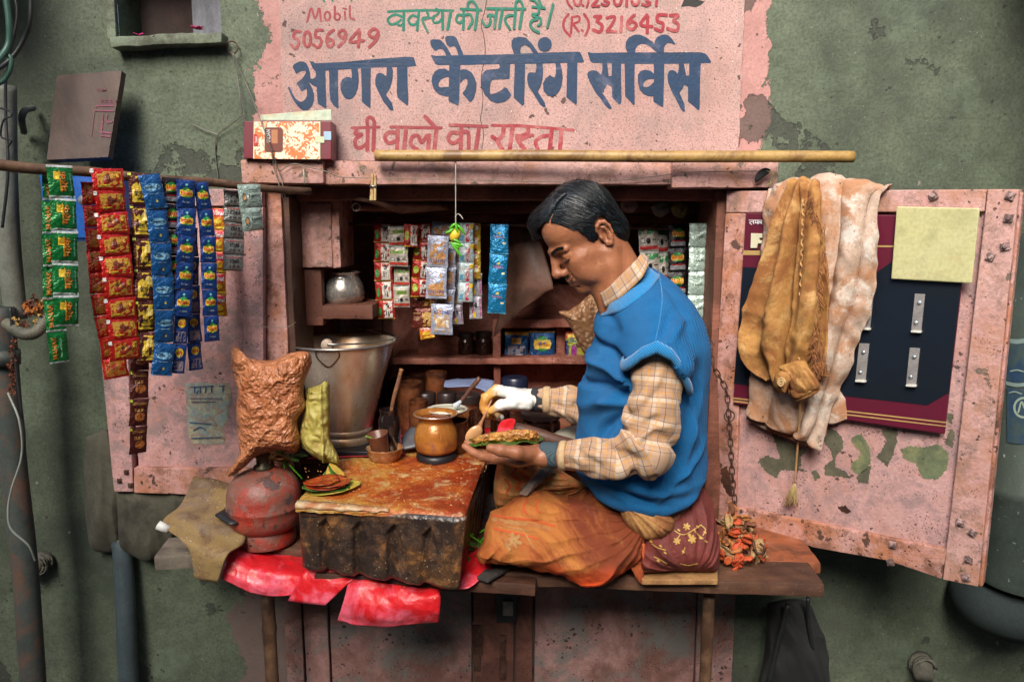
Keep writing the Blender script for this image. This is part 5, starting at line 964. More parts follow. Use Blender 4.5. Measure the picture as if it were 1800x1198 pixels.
o = MB().tube(P, [.0125 if i % 3 else .0105 for i in range(150)], 14).build('ribbed_hose', worn('hose_grey', (.11, .11, .08), (.18, .17, .12), 20, stain=(.05, .05, .04), stamt=.5, rough=.6), None, loc=P[0]); tagp(o, 'ribbed grey flexible hose curling under the green sachets', 'hose')
gar = thing('marigold_garland', 'dried marigold garland tangled on the hose at the left', 'garland', at(62, 540, 1.52))
m_mari = [plain('marigold_orange', (.42, .13, .02), .8), plain('marigold_dry', (.16, .045, .02), .8), plain('marigold_yellow', (.45, .28, .08), .8)]
def bloom(c, r, m, parent, name='flower'):
    mb = MB()
    for k in range(9):
        d = Vector((random.gauss(0, 1), random.gauss(0, 1), random.gauss(0, 1))).normalized(); s = d.orthogonal().normalized(); t2 = d.cross(s)
        mb.add([c, c + d * r + s * r * .45, c + d * r * 1.15 + t2 * r * .2, c + d * r - s * r * .45], [(0, 1, 2, 3)])
    return mb.build(name, m, parent, smooth=False)
for k in range(26): bloom(at(62 + random.gauss(0, 14), 543 + random.gauss(0, 11), 1.51 + random.gauss(0, .012)), .0085, m_mari[k % 3], gar)
for k in range(16): bloom(at(22 + random.gauss(0, 2.5), 600 + k * 6, 1.50), .0055, m_mari[1], gar)
for (px, py, lab, s) in ((84, 982, 'grey stub of pipe wrapped in rag on the lower left wall', 1), (1618, 1160, 'rag plugged pipe stub near the floor at the lower right', 1.2)):
    c = at(px, py, W); mb = MB()
    mb.tube([c + Vector((0, 0, 0)), c + Vector((-.012, -.03, -.004)), c + Vector((-.02, -.055, -.012))], [.024*s, .020*s, .017*s], 16)
    for k in range(8): a = c + Vector((random.uniform(-.012, .0), random.uniform(-.04, -.01), 0)); mb.tube([a + Vector((.022*math.cos(w)*s, random.uniform(-.003,.003), .022*math.sin(w)*s)) for w in np.linspace(0, 6.28, 14)], .0022, 5)
    tagp(mb.build('pipe_stub', worn('rag_grey', (.10, .095, .075), (.16, .15, .12), 40, stain=(.04, .04, .03), stamt=.5, rough=.9, bump=.8), None, loc=c), lab, 'pipe stub', None)
pass
c = at(50, 205, W - .02); tagp(MB().tube(vspl([at(58, 190, 1.70), at(44, 194, 1.66), at(38, 210, 1.655), at(42, 232, 1.70)], 24), [.007] * 24, 8).build('wall_hook', m_pipe2, None, loc=c), 'curved grey bracket on the wall left of the leaning board', 'bracket')
# iron ring with wires at the left of the sign
t = thing('wire_ring', 'iron ring on a nail with twisted wires hanging down to the lintel', 'ring', at(408, 84, W))
c = at(408, 84, W - .012); MB().tube([c + Vector((.0125 * math.cos(w), .003 * math.sin(w * 2), .0135 * math.sin(w))) for w in np.linspace(0, 6.2832, 28)], .0016, 6, caps=False).build('ring', m_rust, t)
for pts in ([(410,94,1.70),(420,120,1.705),(438,160,1.70),(450,190,1.65),(462,222,1.630),(476,262,1.628),(490,300,1.645),(498,330,1.64),(503,352,1.66)], [(408,94,1.70),(416,130,1.705),(422,170,1.70),(426,200,1.705)], [(478,262,1.63),(482,296,1.645),(492,330,1.64),(500,356,1.66)], [(430,200,1.70),(404,220,1.708),(384,236,1.712),(378,262,1.715),(384,318,1.715)], [(384,237,1.712),(358,228,1.712),(338,218,1.713)]):
    MB().tube(vspl([at(*p) for p in pts], 40), .0012, 5).build('wire', m_wire, t)
def wire(label, pts, r, m, cat='wire', name='wire', n=60):
    P = vspl([at(*p) for p in pts], n); return tagp(MB().tube(P, r, 6).build(name, m, None, loc=P[0]), label, cat)
wire('thin wire sagging along the front of the lintel, right of the clothes peg', [(656,315,1.648),(720,314,1.65),(800,316,1.655),(900,318,1.66),(1000,320,1.66),(1100,316,1.66),(1200,304,1.646),(1290,301,1.646),(1330,301,1.645)], .0009, m_wire)
wire('thin wire from the lintel nails down to the clothes peg', [(492,301,1.645),(514,288,1.645),(540,293,1.645),(575,302,1.645),(600,311,1.65),(656,313,1.648)], .0011, m_wire)
wire('wire stretched across the left door above the paper notice', [(436,572,1.65),(500,575,1.66),(520,566,1.66)], .0008, m_wire)
tagp(MB().tube([at(533, 297, 1.64), at(536, 323, 1.64)], .0016, 6).build('nail', plain('pale_nail', (.45, .45, .32), .5), None, loc=at(533, 297, 1.64)), 'pale bent nail in the left lintel block', 'nail')
kn = thing('cloth_knot', 'black rag and string tied round a nail on the right lintel block', 'knot', at(1338, 305, 1.64))
puff('rag', [(1328,308),(1334,300),(1345,295),(1355,299),(1350,306),(1342,312),(1330,320),(1326,316)], 1.638, .008, .008, plain('black_rag', (.018, .02, .02), .9, bump=.6), kn, rings=8, nb=40)
for k in range(5): MB().tube(vspl([at(1352 + random.uniform(-6, 4), 300, 1.632), at(1360 + random.uniform(-3, 3), 306, 1.628), at(1356 + random.uniform(-4, 4), 318, 1.636), at(1350 + random.uniform(-8, 6), 326, 1.64)], 20), .0008, 5).build('string', plain('string', (.35, .30, .14), .9), kn)
peg = thing('clothes_peg', 'wooden clothes peg hanging on the wire under the lintel', 'peg', at(656, 310, 1.645))
pm_ = worn('peg_wood', (.50, .36, .14), (.58, .45, .22), 30, stain=(.30, .12, .06), stamt=.5, stscale=40)
pp_ = Plane(at(650, 350, 1.64), at(662, 350, 1.64), at(650, 306, 1.64)); pb('peg_half', [(652.5,306),(656,306),(655.5,352),(649.5,352)], 0, .008, pm_, peg, pl=pp_, bevel=.0008); pb('peg_half', [(657,307),(661,308),(661,352),(656.5,352)], .002, .008, pm_, peg, pl=pp_, bevel=.0008)
MB().tube([at(650, 327, 1.637), at(662, 328, 1.637)], .0022, 8).build('spring', m_metal, peg)
# lemon and chillies on a thread
lc = thing('lemon_charm', 'lemon and green chilli charm hanging on a white thread', 'charm', at(801, 410, 1.70))
MB().tube(vspl([at(801, 282, 1.640), at(801, 300, 1.642), at(801, 330, 1.66), at(801, 400, 1.70), at(800, 450, 1.70)], 30), .0012, 6).build('thread', plain('white_thread', (.75, .72, .65), .8), lc)
MB().tube(vspl([at(800, 382, 1.698), at(804, 376, 1.698), at(809, 378, 1.697), at(814, 385, 1.696)], 16), .0009, 5).build('hook', plain('white_thread', (.75, .72, .65), .8), lc)
c = at(800, 413, 1.70); MB().lathe([(.0001, -.0165), (.004, -.0155), (.0085, -.012), (.0122, -.004), (.0122, .004), (.0085, .012), (.003, .0155), (.0001, .017)], c, 20, axis=Matrix.Rotation(R(25), 3, 'Y')).build('lemon', worn('lemon_skin', (.72, .46, .02), (.80, .58, .05), 20, rough=.35, bump=.5, bscale=300), lc)
m_chil = plain('chilli_green', (.10, .42, .02), .25, 0, .3, 40)
for pts in ([(790,404),(796,396),(804,393)], [(783,409),(790,407),(798,401)], [(801,394),(803,404),(805,411)], [(804,395),(812,404),(817,412)], [(792,425),(800,432),(808,436)], [(793,428),(803,440),(811,452)], [(795,427),(806,430),(814,433)], [(796,420),(804,424),(810,428)]):
    P = vspl([at(x, y, 1.692) for x, y in pts], 12); MB().tube(P, [.0034 * math.sin(math.pi * min(1, (i + 1.2) / 13)) ** .6 for i in range(12)], 8).build('chilli', m_chil, lc)
# things under the roof of the kiosk: pipe, rolled papers
tb = thing('roof_tube', 'pale ended rusty tube under the kiosk roof', 'tube', at(626, 364, 1.80)); MB().tube([at(626, 364, 1.78), at(700, 366, 1.86), at(800, 362, 1.95)], .009, 16).build('tube', worn('rusty_tube', (.22, .08, .045), (.30, .13, .08), 12, stain=(.08, .03, .02), stamt=.6), tb)
c = at(626, 364, 1.778); MB().tube([c + Vector((.0088 * math.cos(w), 0, .0088 * math.sin(w))) for w in np.linspace(0, 6.2832, 20)], .0022, 6, caps=False).build('rim', plain('tube_rim', (.55, .48, .42), .6), tb)
m_oldpaper = worn('brown_paper', (.26, .13, .085), (.34, .20, .14), 10, stain=(.10, .045, .03), stamt=.6, stscale=9, rough=.7, bump=.5)
q = sheet('rolled_papers', [[(610,337,1.76),(650,343,1.76),(700,350,1.78),(770,352,1.84)], [(618,350,1.74),(655,354,1.73),(690,362,1.76),(775,362,1.83)], [(640,352,1.80),(680,366,1.78),(712,374,1.80),(790,368,1.86)]], 30, 12, m_oldpaper, None, th=.002, loc=at(700, 360, 1.78), disp=lambda u, v, p: .003 * noise.noise(tuple(p * 40)))
tagp(q, 'brown papers tucked under the kiosk roof beside the tube', 'papers')
for i, (px, py, c_, lab) in enumerate(((1160, 368, (.35, .33, .30), 'crumpled grey paper tucked above the right strips'), (1195, 370, (.45, .35, .12), 'crumpled yellow paper tucked above the right strips'), (1105, 362, (.40, .30, .27), 'pale paper scrap tucked above the head of the man'))):
    q = puff('paper_scrap', [(px-16,py-4),(px-4,py-13),(px+14,py-9),(px+17,py+3),(px+4,py+13),(px-10,py+9)], 1.88, .015, .01, plain('scrap%d' % i, c_, .8, 0, .4, 40, .6), None, rings=8, nb=40, loc=at(px, py, 1.88), disp=lambda x, y, h, w, s: tuple(noise.noise_vector(w * 60) * .006 * (.3 + h)))
    tagp(q, lab, 'paper', None)
# steel pot on its shelf
m_steel = N('worn_steel_pot'); _a = m_steel.noise(9, 6, .65); _b = m_steel.noise(70, 4)
m_steel = m_steel.out(m_steel.mix(m_steel.step(_a, .48, .70), (.75, .72, .66), (.28, .18, .12)), m_steel.step(_b, .3, .7, .16, .34), .8, m_steel.bump(_b, .12, .001))
m_bucket = N('steel_stains_reflections'); _a = m_bucket.noise(6, 7, .7, m_bucket.map(scale=(1, 1, .4))); _b = m_bucket.noise(60, 5); _v = m_bucket.voro(46)
_c = m_bucket.mix(m_bucket.step(_a, .44, .66), (.62, .56, .48), (.42, .23, .10)); _c = m_bucket.mix(m_bucket.math('LESS_THAN', _v, .09), _c, (.10, .05, .03)); _c = m_bucket.mix(m_bucket.math('LESS_THAN', m_bucket.voro(33, co=m_bucket.map(loc=(3, 1, 2))), .06), _c, (.7, .6, .4))  # broad brown tone paints warm reflections on the stained steel; dots are dirt
m_bucket = m_bucket.out(_c, m_bucket.step(_a, .4, .65, .24, .40), .65, m_bucket.bump(_b, .25, .0015))
pt = thing('steel_pot', 'round shiny steel pot on the small shelf above the bucket', 'pot', at(604, 538, 1.88))
c = at(605, 538, 1.88); MB().lathe([(.0001, .0), (.030, .0), (.042, .006), (.0505, .020), (.053, .034), (.049, .055), (.041, .073), (.0375, .080), (.042, .0855), (.0435, .0875), (.040, .088), (.035, .081), (.046, .055), (.048, .034), (.03, .006), (.0001, .004)], c, 44).build('pot_body', m_steel, pt)
# bucket
bk = thing('bucket', 'large stained steel bucket with a wire handle on the inner counter', 'bucket', at(605, 796, 1.79))
c = at(608, 790, 1.80); c.z = CT + .012; Hb = wz(600, 1.80) - c.z; r1 = 92 / pxm(1.80, 600); r0 = 44 / pxm(1.80, 740)
pr = [(.0001, .004), (r0 * .92, 0), (r0 * 1.10, .0), (r0 * 1.12, .010), (r0 * 1.02, .018), (r0 * 1.10, .026), (r0 * 1.10, .034), (r0 * 1.00, .040)] + [(lerp(r0 * 1.02, r1 * .985, t), lerp(.045, Hb - .004, t)) for t in np.linspace(0, 1, 14)] + [(r1 * 1.01, Hb - .003), (r1 * 1.025, Hb), (r1 * 1.01, Hb + .003), (r1 * .985, Hb)] + [(lerp(r1 * .97, r0, t), lerp(Hb - .004, .02, t)) for t in np.linspace(0, 1, 8)] + [(.0001, .018)]
MB().lathe(pr, c, 72).build('bucket_body', m_bucket, bk, autosmooth=50)
MB().tube([c + Vector((r1 * 1.015 * math.cos(w), r1 * 1.015 * math.sin(w), Hb)) for w in np.linspace(0, 6.2832, 60)], .0028, 8, caps=False).build('rim', m_metal, bk)
lug = at(575, 606, 1.80 - r1 * .93)
MB().tube([lug + Vector((0, .004, 0)), lug + Vector((0, -.006, 0))], [.0145, .013], 16).build('handle_lug', worn('greasy_lug', (.40, .30, .22), (.48, .38, .30), 20, stain=(.2, .1, .06), stamt=.5), bk)
hy = 1.80 - r1 * .965
MB().tube(vspl([at(563, 614, hy), at(555, 620, hy), at(560, 632, hy + .002), at(578, 644, hy + .008), at(594, 630, hy + .004), at(596, 620, hy), at(588, 613, hy)], 40), .0017, 8).build('handle_loop', m_rust, bk)
MB().tube(vspl([at(575, 605, hy - .004), at(598, 605, hy + .002), at(640, 603, hy + .05), at(690, 596, 1.84), at(696, 590, 1.92), at(670, 583, 1.96), at(640, 579, 1.96)], 60), .0022, 8).build('wire_handle', m_metal, bk)
c2 = at(635, 578, 1.95); MB().tube([c2 + Vector((.011 * math.cos(w), 0, .007 * math.sin(w))) for w in np.linspace(0, 6.2832, 20)], .0018, 6, caps=False).build('handle_loop', m_rust, bk)
MB().box(c.x - .11, c.x + .11, c.y - .10, c.y + .10, CT - .0005, CT + .0115).build('stand', m_black, bk, smooth=False, bevel=.002)
# ================================================================ ON THE COUNTER AND THE BENCH
m_redsheet = N('red_plastic_sheet'); _a = m_redsheet.noise(7, 6, .7, dist=.6); _b = m_redsheet.noise(50, 5, .7)
_c = m_redsheet.mix(m_redsheet.step(_a, .48, .62), (.60, .012, .018), (.74, .12, .18)); _c = m_redsheet.mix(m_redsheet.step(_b, .62, .75, 0, .7), _c, (.20, .01, .012)); _c = m_redsheet.mix(m_redsheet.math('LESS_THAN', m_redsheet.voro(26), .035), _c, (.6, .4, .2))  # pale pink patches paint in the highlights along the creases
m_redsheet = m_redsheet.out(_c, m_redsheet.step(_b, .35, .7, .30, .55), 0, m_redsheet.bump(m_redsheet.math('ADD', _a, m_redsheet.voro(28, co=m_redsheet.warp(.06, 12))), .8, .006), .5)
crk = lambda s, a: (lambda u, v, p: a * noise.noise(tuple(p * s)) + a * .4 * noise.noise(tuple(p * s * 3)))
t = at(760, 730, 1.8)
q = sheet('red_sheet', [[(600,742,2.05),(700,738,2.05),(800,730,2.0),(920,728,1.9)], [(560,800,1.72),(690,775,1.82),(760,765,1.85),(905,748,1.8)], [(540,812,1.68),(660,808,1.70),(720,806,1.70),(850,800,1.70)]], 30, 16, m_redsheet, None, th=.0008, mapf=lambda x, y, Y: Vector((at(x, y, Y).x, Y, CT + .001)), loc=(t.x, t.y, CT), disp=lambda u, v, p: .0006 * noise.noise(tuple(p * 30)))
tagp(q, 'red plastic sheet under the jars on the inner counter', 'sheet')
q = sheet('red_sheet', [[(430,938,1.60),(470,945,1.62),(530,955,1.62),(560,962,1.60)], [(405,965,1.48),(450,985,1.47),(520,998,1.46),(556,1004,1.45)], [(392,1000,1.445),(440,1018,1.435),(500,1028,1.43),(540,1030,1.42)], [(388,1016,1.44),(440,1040,1.43),(475,1047,1.43),(508,1046,1.42)]], 36, 28, m_redsheet, None, th=.001, loc=at(470, 1000, 1.46), disp=crk(16, .004))
tagp(q, 'glossy red plastic sheet under the gas cylinder, hanging over the bench edge', 'sheet')
q = sheet('red_sheet', [[(556,985,1.44),(600,995,1.43),(640,1005,1.42)], [(530,1012,1.42),(570,1020,1.41),(612,1025,1.40)], [(506,1055,1.42),(540,1060,1.41),(572,1063,1.40)]], 20, 14, m_redsheet, None, th=.001, loc=at(560, 1030, 1.42), disp=crk(20, .003))
tagp(q, 'small red plastic flap left of the big hanging one, below the crate corner', 'sheet')
q = sheet('red_sheet', [[(612,1015,1.41),(660,1020,1.40),(720,1030,1.385),(772,1035,1.375)], [(608,1040,1.395),(660,1050,1.375),(720,1052,1.365),(774,1050,1.36)], [(600,1070,1.395),(650,1080,1.37),(720,1078,1.36),(773,1075,1.36)], [(593,1090,1.40),(640,1101,1.385),(710,1100,1.375),(771,1093,1.37)]], 40, 26, m_redsheet, None, th=.001, loc=at(690, 1060, 1.38), disp=crk(18, .0045))
tagp(q, 'big glossy red plastic flap hanging under the black crate', 'sheet')
q = sheet('red_sheet', [[(800,985,1.45),(840,960,1.47),(862,950,1.48)], [(805,1015,1.40),(845,985,1.42),(870,970,1.44)], [(808,1036,1.36),(830,1030,1.36),(862,998,1.40)]], 18, 14, m_redsheet, None, th=.001, loc=at(830, 1000, 1.4), disp=crk(20, .003)); tagp(q, 'crumpled red plastic edge between the crate and the orange cloth', 'sheet')
m_board = worn('paper_soaked_card', (.22, .15, .09), (.36, .28, .20), 7, stain=(.10, .045, .02), stamt=.8, stscale=5, stain2=(.30, .20, .07), st2=.7, speck=(.5, .42, .3), sden=.3, rough=.7, bump=.8)
q = sheet('old_board', [[(340,838,1.62),(370,842,1.62),(405,850,1.62)], [(318,885,1.53),(370,893,1.54),(430,900,1.56)], [(286,920,1.46),(340,935,1.46),(430,950,1.48)], [(330,960,1.43),(360,975,1.42),(400,975,1.42)], [(342,1015,1.425),(360,1020,1.42),(382,1024,1.42)]], 26, 30, m_board, None, th=.003, loc=at(350, 930, 1.5), disp=crk(14, .004)); tagp(q, 'soiled brown card sheet draped over the left end of the bench', 'card')
tagp(MB().tube([at(278, 922, 1.455), at(297, 931, 1.455)], [.0095, .0085], 14).build('paper_roll', plain('white_roll', (.7, .7, .66), .6), None, loc=at(285, 925, 1.45)), 'small white paper roll at the tip of the brown card', 'roll')
q = sheet('iron_plate', [[(378,905,1.50),(420,880,1.58),(440,878,1.60)], [(405,922,1.47),(440,915,1.50),(470,905,1.55)]], 8, 6, m_black, None, th=.004, loc=at(410, 905, 1.53)); tagp(q, 'black flat iron plate behind the gas cylinder', 'plate')
# gas cylinder
gc = thing('gas_cylinder', 'small squat red rusty gas cylinder on the red sheet', 'gas cylinder', atz(470, 960, BZ + .003))
m_cyl = worn('rusted_red_cylinder', (.36, .028, .014), (.42, .05, .03), 9, stain=(.15, .085, .06), stamt=.75, stscale=12, stain2=(.22, .12, .10), st2=.4, speck=(.40, .30, .22), sden=.4, sscale=100, rough=.5, bump=.9, peel=(.09, .055, .05), pamt=.34, pscale=34)
c = at(468, 935, 1.555); c.z = BZ + .003; rc = 66 / pxm(1.50, 900); hc = .150
prof = [(.0001, .006), (rc*.74, .004), (rc*.78, 0), (rc*.80, .003), (rc*.79, .028), (rc*.76, .033)] + [(rc * a, b) for a, b in ((.84, .038), (.93, .045), (.985, .056), (1, .068), (1, .081), (1.016, .083), (1.016, .087), (1, .089), (.995, .105), (.965, .121), (.89, .136), (.76, .148), (.58, .157), (.38, .163), (.2, .166))] + [(.0001, .167)]
MB().lathe(prof, c, 64).build('cylinder_body', m_cyl, gc, autosmooth=60)
MB().lathe([(.0001, .160), (.020, .162), (.020, .172), (.013, .176), (.013, .190), (.017, .194), (.016, .206), (.0001, .210)], c, 20).build('valve', worn('greasy_brass', (.06, .05, .03), (.11, .08, .04), 30, rough=.5, metal=.5), gc)
MB().box(c.x - rc*.2, c.x - rc*.1, c.y - rc*.785, c.y - rc*.76, c.z + .013, c.z + .017).build('slot', m_black, gc, smooth=False)
# crumpled brown plastic sack
_t = N('brown_crumpled_plastic'); _w = _t.map(co=None); _d = _t.noise(9, 4, .6)
_vm = _t.n.new('ShaderNodeVectorMath'); _vm.operation = 'ADD'; _nz = _t.n.new('ShaderNodeTexNoise'); _nz.inputs['Scale'].default_value = 14; _t.l.new(_t.co, _nz.inputs['Vector']); _sc = _t.n.new('ShaderNodeVectorMath'); _sc.operation = 'SCALE'; _sc.inputs['Scale'].default_value = .05; _t.l.new(_nz.outputs['Color'], _sc.inputs[0]); _t.l.new(_t.co, _vm.inputs[0]); _t.l.new(_sc.outputs[0], _vm.inputs[1])
_v1 = _t.voro(34, co=_vm.outputs[0]); _v2 = _t.voro(80, co=_vm.outputs[0]); _h = _t.math('ADD', _v1, _t.math('MULTIPLY', _v2, .5)); _s = _t.noise(16, 7, .7)
_c = _t.mix(_t.step(_d, .35, .65), (.38, .125, .045), (.52, .21, .09)); _c = _t.mix(_t.step(_s, .50, .64, 0, .85), _c, (.20, .055, .02)); _c = _t.mix(_t.step(_v2, .02, .2, .5, 0), _c, (.66, .36, .20))
m_sack = _t.out(_c, _t.step(_s, .3, .7, .28, .5), 0, _t.bump(_t.math('ADD', _h, _t.math('MULTIPLY', _t.voro(150, co=_vm.outputs[0]), .3)), 1.0, .010), .6)
def cr3(amp, s): 
    def f(x, y, h, w, side):
        a = 1 - abs(noise.noise(tuple(w * s))) * 2; b = 1 - abs(noise.noise(tuple(w * s * 2.3 + Vector((3, 1, 7))))) * 2; c_ = 1 - abs(noise.noise(tuple(w * s * 5 + Vector((1, 9, 2))))) * 2
        k = amp * (a * .55 + b * .3 + c_ * .15 - .5); return (k * .25, -k * (1 if side == 0 else -1), k * .2)
    return f
q = puff('plastic_sack', [(411,608),(420,612),(428,625),(452,632),(485,632),(505,622),(530,617),(545,622),(547,640),(537,665),(533,690),(536,715),(522,740),(527,770),(520,795),(495,790),(470,795),(450,802),(428,822),(402,837),(402,826),(420,800),(418,760),(415,720),(418,690),(412,660),(406,635),(407,615)], lambda x, y: 1.545 - (y - 720) * .00005, .055, .04, m_sack, None, rings=70, nb=330, spine=[(470,668),(465,760)], disp=cr3(.0065, 25), loc=at(470, 800, 1.545), power=2.6)
tagp(q, 'crumpled brown plastic sack standing behind the gas cylinder', 'sack')
# rolled yellow-green leaf paper
m_roll = worn('yellow_oily_paper', (.40, .34, .07), (.54, .48, .13), 10, stain=(.16, .13, .03), stamt=.5, stscale=12, stain2=(.30, .20, .05), st2=.4, rough=.55, bump=.7, bscale=60)
q = puff('paper_roll', [(538,690),(541,682),(552,680),(563,676),(572,670),(578,676),(579,700),(580,730),(579,765),(586,785),(596,808),(592,817),(572,812),(548,800),(528,780),(527,760),(532,730),(537,705)], lambda x, y: 1.56 + (690 - y) * .0001, .030, .022, m_roll, None, rings=50, nb=260, spine=[(557, 700), (560, 785)], disp=lambda x, y, h, w, s_: (0, (-.010 if 562 < x + (y - 700) * -.05 < 566 else 0) + (.012 * max(0, (700 - y) / 25) if abs(x - 559) < 12 and s_ == 0 else 0) + .007 * noise.noise(tuple(w * 45)) * h + .004 * (1 - 2 * abs(noise.noise(tuple(w * 60 + Vector((3, 3, 3)))))), .002 * noise.noise(tuple(w * 70))), loc=at(560, 800, 1.56), power=3)
tagp(q, 'crumpled upright packet of oily yellow green paper beside the brown sack', 'packet')
# crate
m_crate = worn('black_greasy_plastic', (.075, .042, .028), (.14, .075, .042), 8, stain=(.40, .17, .045), stamt=.5, stscale=10, stain2=(.012, .010, .010), st2=.8, speck=(.45, .33, .2), sden=.35, sscale=110, rough=.33, bump=1.0, bd=.004, bscale=60, spec=.7)
cr_ = thing('crate', 'greasy black plastic crate with pointed slots serving as worktable', 'crate', at(670, 1020, 1.42))
F00, F10, F11, F01 = atz(528, 1003, BZ + .004), atz(803, 1041, BZ + .004), None, None
F11 = at(816, 912, F10.y - .006); F01 = at(520, 888, F00.y - .004)
top = (F11.z + F01.z) / 2
def crate_front():
    nx, nz = 132, 64; V = []
    nn = (F10 - F00).cross(Vector((0, 0, 1))).normalized()
    if nn.y > 0: nn = -nn
    ar = [(.135, 0), (.345, 0), (.555, 0), (.765, 0)]
    for j in range(nz + 1):
        v = j / nz
        for i in range(nx + 1):
            u = i / nx; p = F00.lerp(F10, u).lerp(F01.lerp(F11, u), v); d = 0
            for a0, wd in ar:
                uu = (u - a0) / .135
                if 0 <= uu <= 1:
                    tp = .86 - abs(uu - .35) * (.38 if uu < .35 else .75); k = min(1, max(0, (tp - v) * 26)) * min(1, uu * 16) * min(1, (1 - uu) * 1.1); d = max(d, k)
                    if uu < .5: pass
            e = min(u, 1 - u) * 18; r = .009 * (1 - min(1, e)) ** 2; eb = .008 * (1 - min(1, v * 14)) ** 2; et = .007 * (1 - min(1, (1 - v) * 16)) ** 2
            p = p - nn * (.015 * d + r + eb + et) + nn * .0011 * fbm(tuple(p * 30), 4)
            V.append(p)
    w = nx + 1; return V, [(j*w+i, j*w+i+1, (j+1)*w+i+1, (j+1)*w+i) for j in range(nz) for i in range(nx)]
V, F = crate_front(); mesh('front_wall', V, F, m_crate, cr_)
back = Vector((.034, .30, 0))
def crate_side():
    nx, nz = 60, 40; V = []; A0, A1 = F10 + Vector((-.0015, .011, 0)), F11 + Vector((-.0015, .008, 0))
    for j in range(nz + 1):
        for i in range(nx + 1):
            u, v = i / nx, j / nz; p = A0.lerp(A1, v) + back * u; g = .006 * max(0, math.sin(u * 40)) * (1 if v < .85 else 0); e = .01 * (1 - min(1, u * 20)) ** 2
            V.append(p - Vector((g + e, 0, 0)) + Vector((.0015 * fbm(tuple(p * 20), 3), 0, 0)))
    w = nx + 1; return V, [(j*w+i, j*w+i+1, (j+1)*w+i+1, (j+1)*w+i) for j in range(nz) for i in range(nx)]
V, F = crate_side(); mesh('side_wall', V, F, m_crate, cr_)
inn = MB(); a0, a1, a2, a3 = F00 + Vector((.014, .030, 0)), F10 + Vector((-.03, .04, 0)), F10 + Vector((-.02, 0, 0)) + back, F00 + Vector((.03, 0, 0)) + back
inn.prism([a0, a1, a2, a3], (0, 0, .13)); inn.build('crate_core', m_black, cr_, smooth=False)
# worktop slab with its soaked paper cover
def worktop_mat():
    t = N('wet_betel_paper'); a = t.noise(8, 9, .74, dist=.8); b = t.noise(26, 8, .72, t.map(loc=(3, 2, 1)), .5); f = t.noise(120, 4); X = t.sep()[0]
    s = t.math('ADD', a, t.math('MULTIPLY', t.step(X, -.12, .14, -.10, .12), 1.0))
    col = t.mix(t.step(s, .36, .50), (.48, .29, .06), (.44, .105, .016)); col = t.mix(t.step(s, .50, .62), col, (.28, .034, .007))
    col = t.mix(t.step(b, .54, .66, 0, .85), col, (.60, .44, .20)); col = t.mix(t.step(b, .28, .42, .8, 0), col, (.10, .022, .008))
    col = t.mix(t.math('LESS_THAN', t.voro(40), .10), col, (.75, .55, .22)); col = t.mix(t.math('LESS_THAN', t.voro(75, co=t.map(loc=(1, 5, 2))), .12), col, (.10, .03, .01))
    return t.out(col, t.step(b, .3, .7, .16, .45), 0, t.bump(t.math('ADD', a, t.math('ADD', t.math('MULTIPLY', b, .8), t.math('MULTIPLY', f, .2))), 1.0, .006), .7)
m_work = worktop_mat()
wt = thing('worktop', 'betel stained slab with soaked paper cover lying on the black crate', 'worktop', at(690, 850, 1.55))
T = [at(521, 893, F00.y - .006), at(820, 915, F10.y - .008), None, None]
zt = CT + .004
q = [atz(520, 884, zt), atz(818, 903, zt), atz(856, 800, zt), atz(598, 806, zt)]
MB().prism([p - Vector((0, 0, .006)) for p in (q[0] + Vector((.004, .006, 0)), q[1] + Vector((-.004, .006, 0)), q[2], q[3])], (0, 0, -.024)).build('slab', m_darkwood, wt, smooth=False, bevel=.004, bseg=3)
def cover():
    nx, ny = 110, 90; V = []; F = []
    for j in range(ny + 1):
        v = j / ny
        for i in range(nx + 1):
            u = i / nx
            if v <= .82:
                k = v / .82; p = q[3].lerp(q[2], u).lerp(q[0].lerp(q[1], u), k); p = p + Vector((0, 0, .0022 * fbm(tuple(p * 26), 4) + .0016 * (1 - abs(noise.noise(tuple(p * 45)))))) 
                if k > .96: p.z -= .0025 * ((k - .96) / .04) ** 2
            else:
                k = (v - .82) / .18; e = q[0].lerp(q[1], u); L = .013 + .004 * noise.noise((u * 9, 1, 1)) + .002 * noise.noise((u * 30, 1, 4)) - .004 * u; p = e + Vector((0, -.004 * math.sin(min(1, k * 2) * math.pi / 2) - .0015 * noise.noise((u * 24, k * 3, 2)), -.0025 - L * k))
            if u > .985 and v < .82: p.z -= .003
            V.append(p)
    w = nx + 1; return V, [(j*w+i, j*w+i+1, (j+1)*w+i+1, (j+1)*w+i)[::-1] for j in range(ny) for i in range(nx)]
V, F = cover(); mesh('paper_cover', V, F, m_work, wt, solid=.0012)
# strip of pale bare paper on the left front edge
e0, e1 = q[0], q[1]
V = []; n = 60
for i in range(n + 1):
    u = i / n * .56; e = e0.lerp(e1, u); wv = .0016 * noise.noise((u * 20, 1, 1)); w2 = .013 * (1 - (i / n) ** 3) * (1 + .3 * noise.noise((u * 14, 5, 5)))
    V += [e + Vector((0, w2 * .9, .0022 + wv * .5)), e + Vector((0, -.0040, -.0004 + wv)), e + Vector((0, -.0074 + wv, -.0075 + .004 * noise.noise((u * 16, 7, 7)) + .004 * (i / n)))]
F = [(3*i+k, 3*i+k+1, 3*i+3+k+1, 3*i+3+k) for i in range(n) for k in range(2)]
mesh('torn_paper_edge', V, F, worn('cream_soaked_paper', (.56, .42, .22), (.64, .52, .34), 14, stain=(.36, .11, .03), stamt=.75, stscale=22, rough=.5, bump=.6), wt, solid=.001)
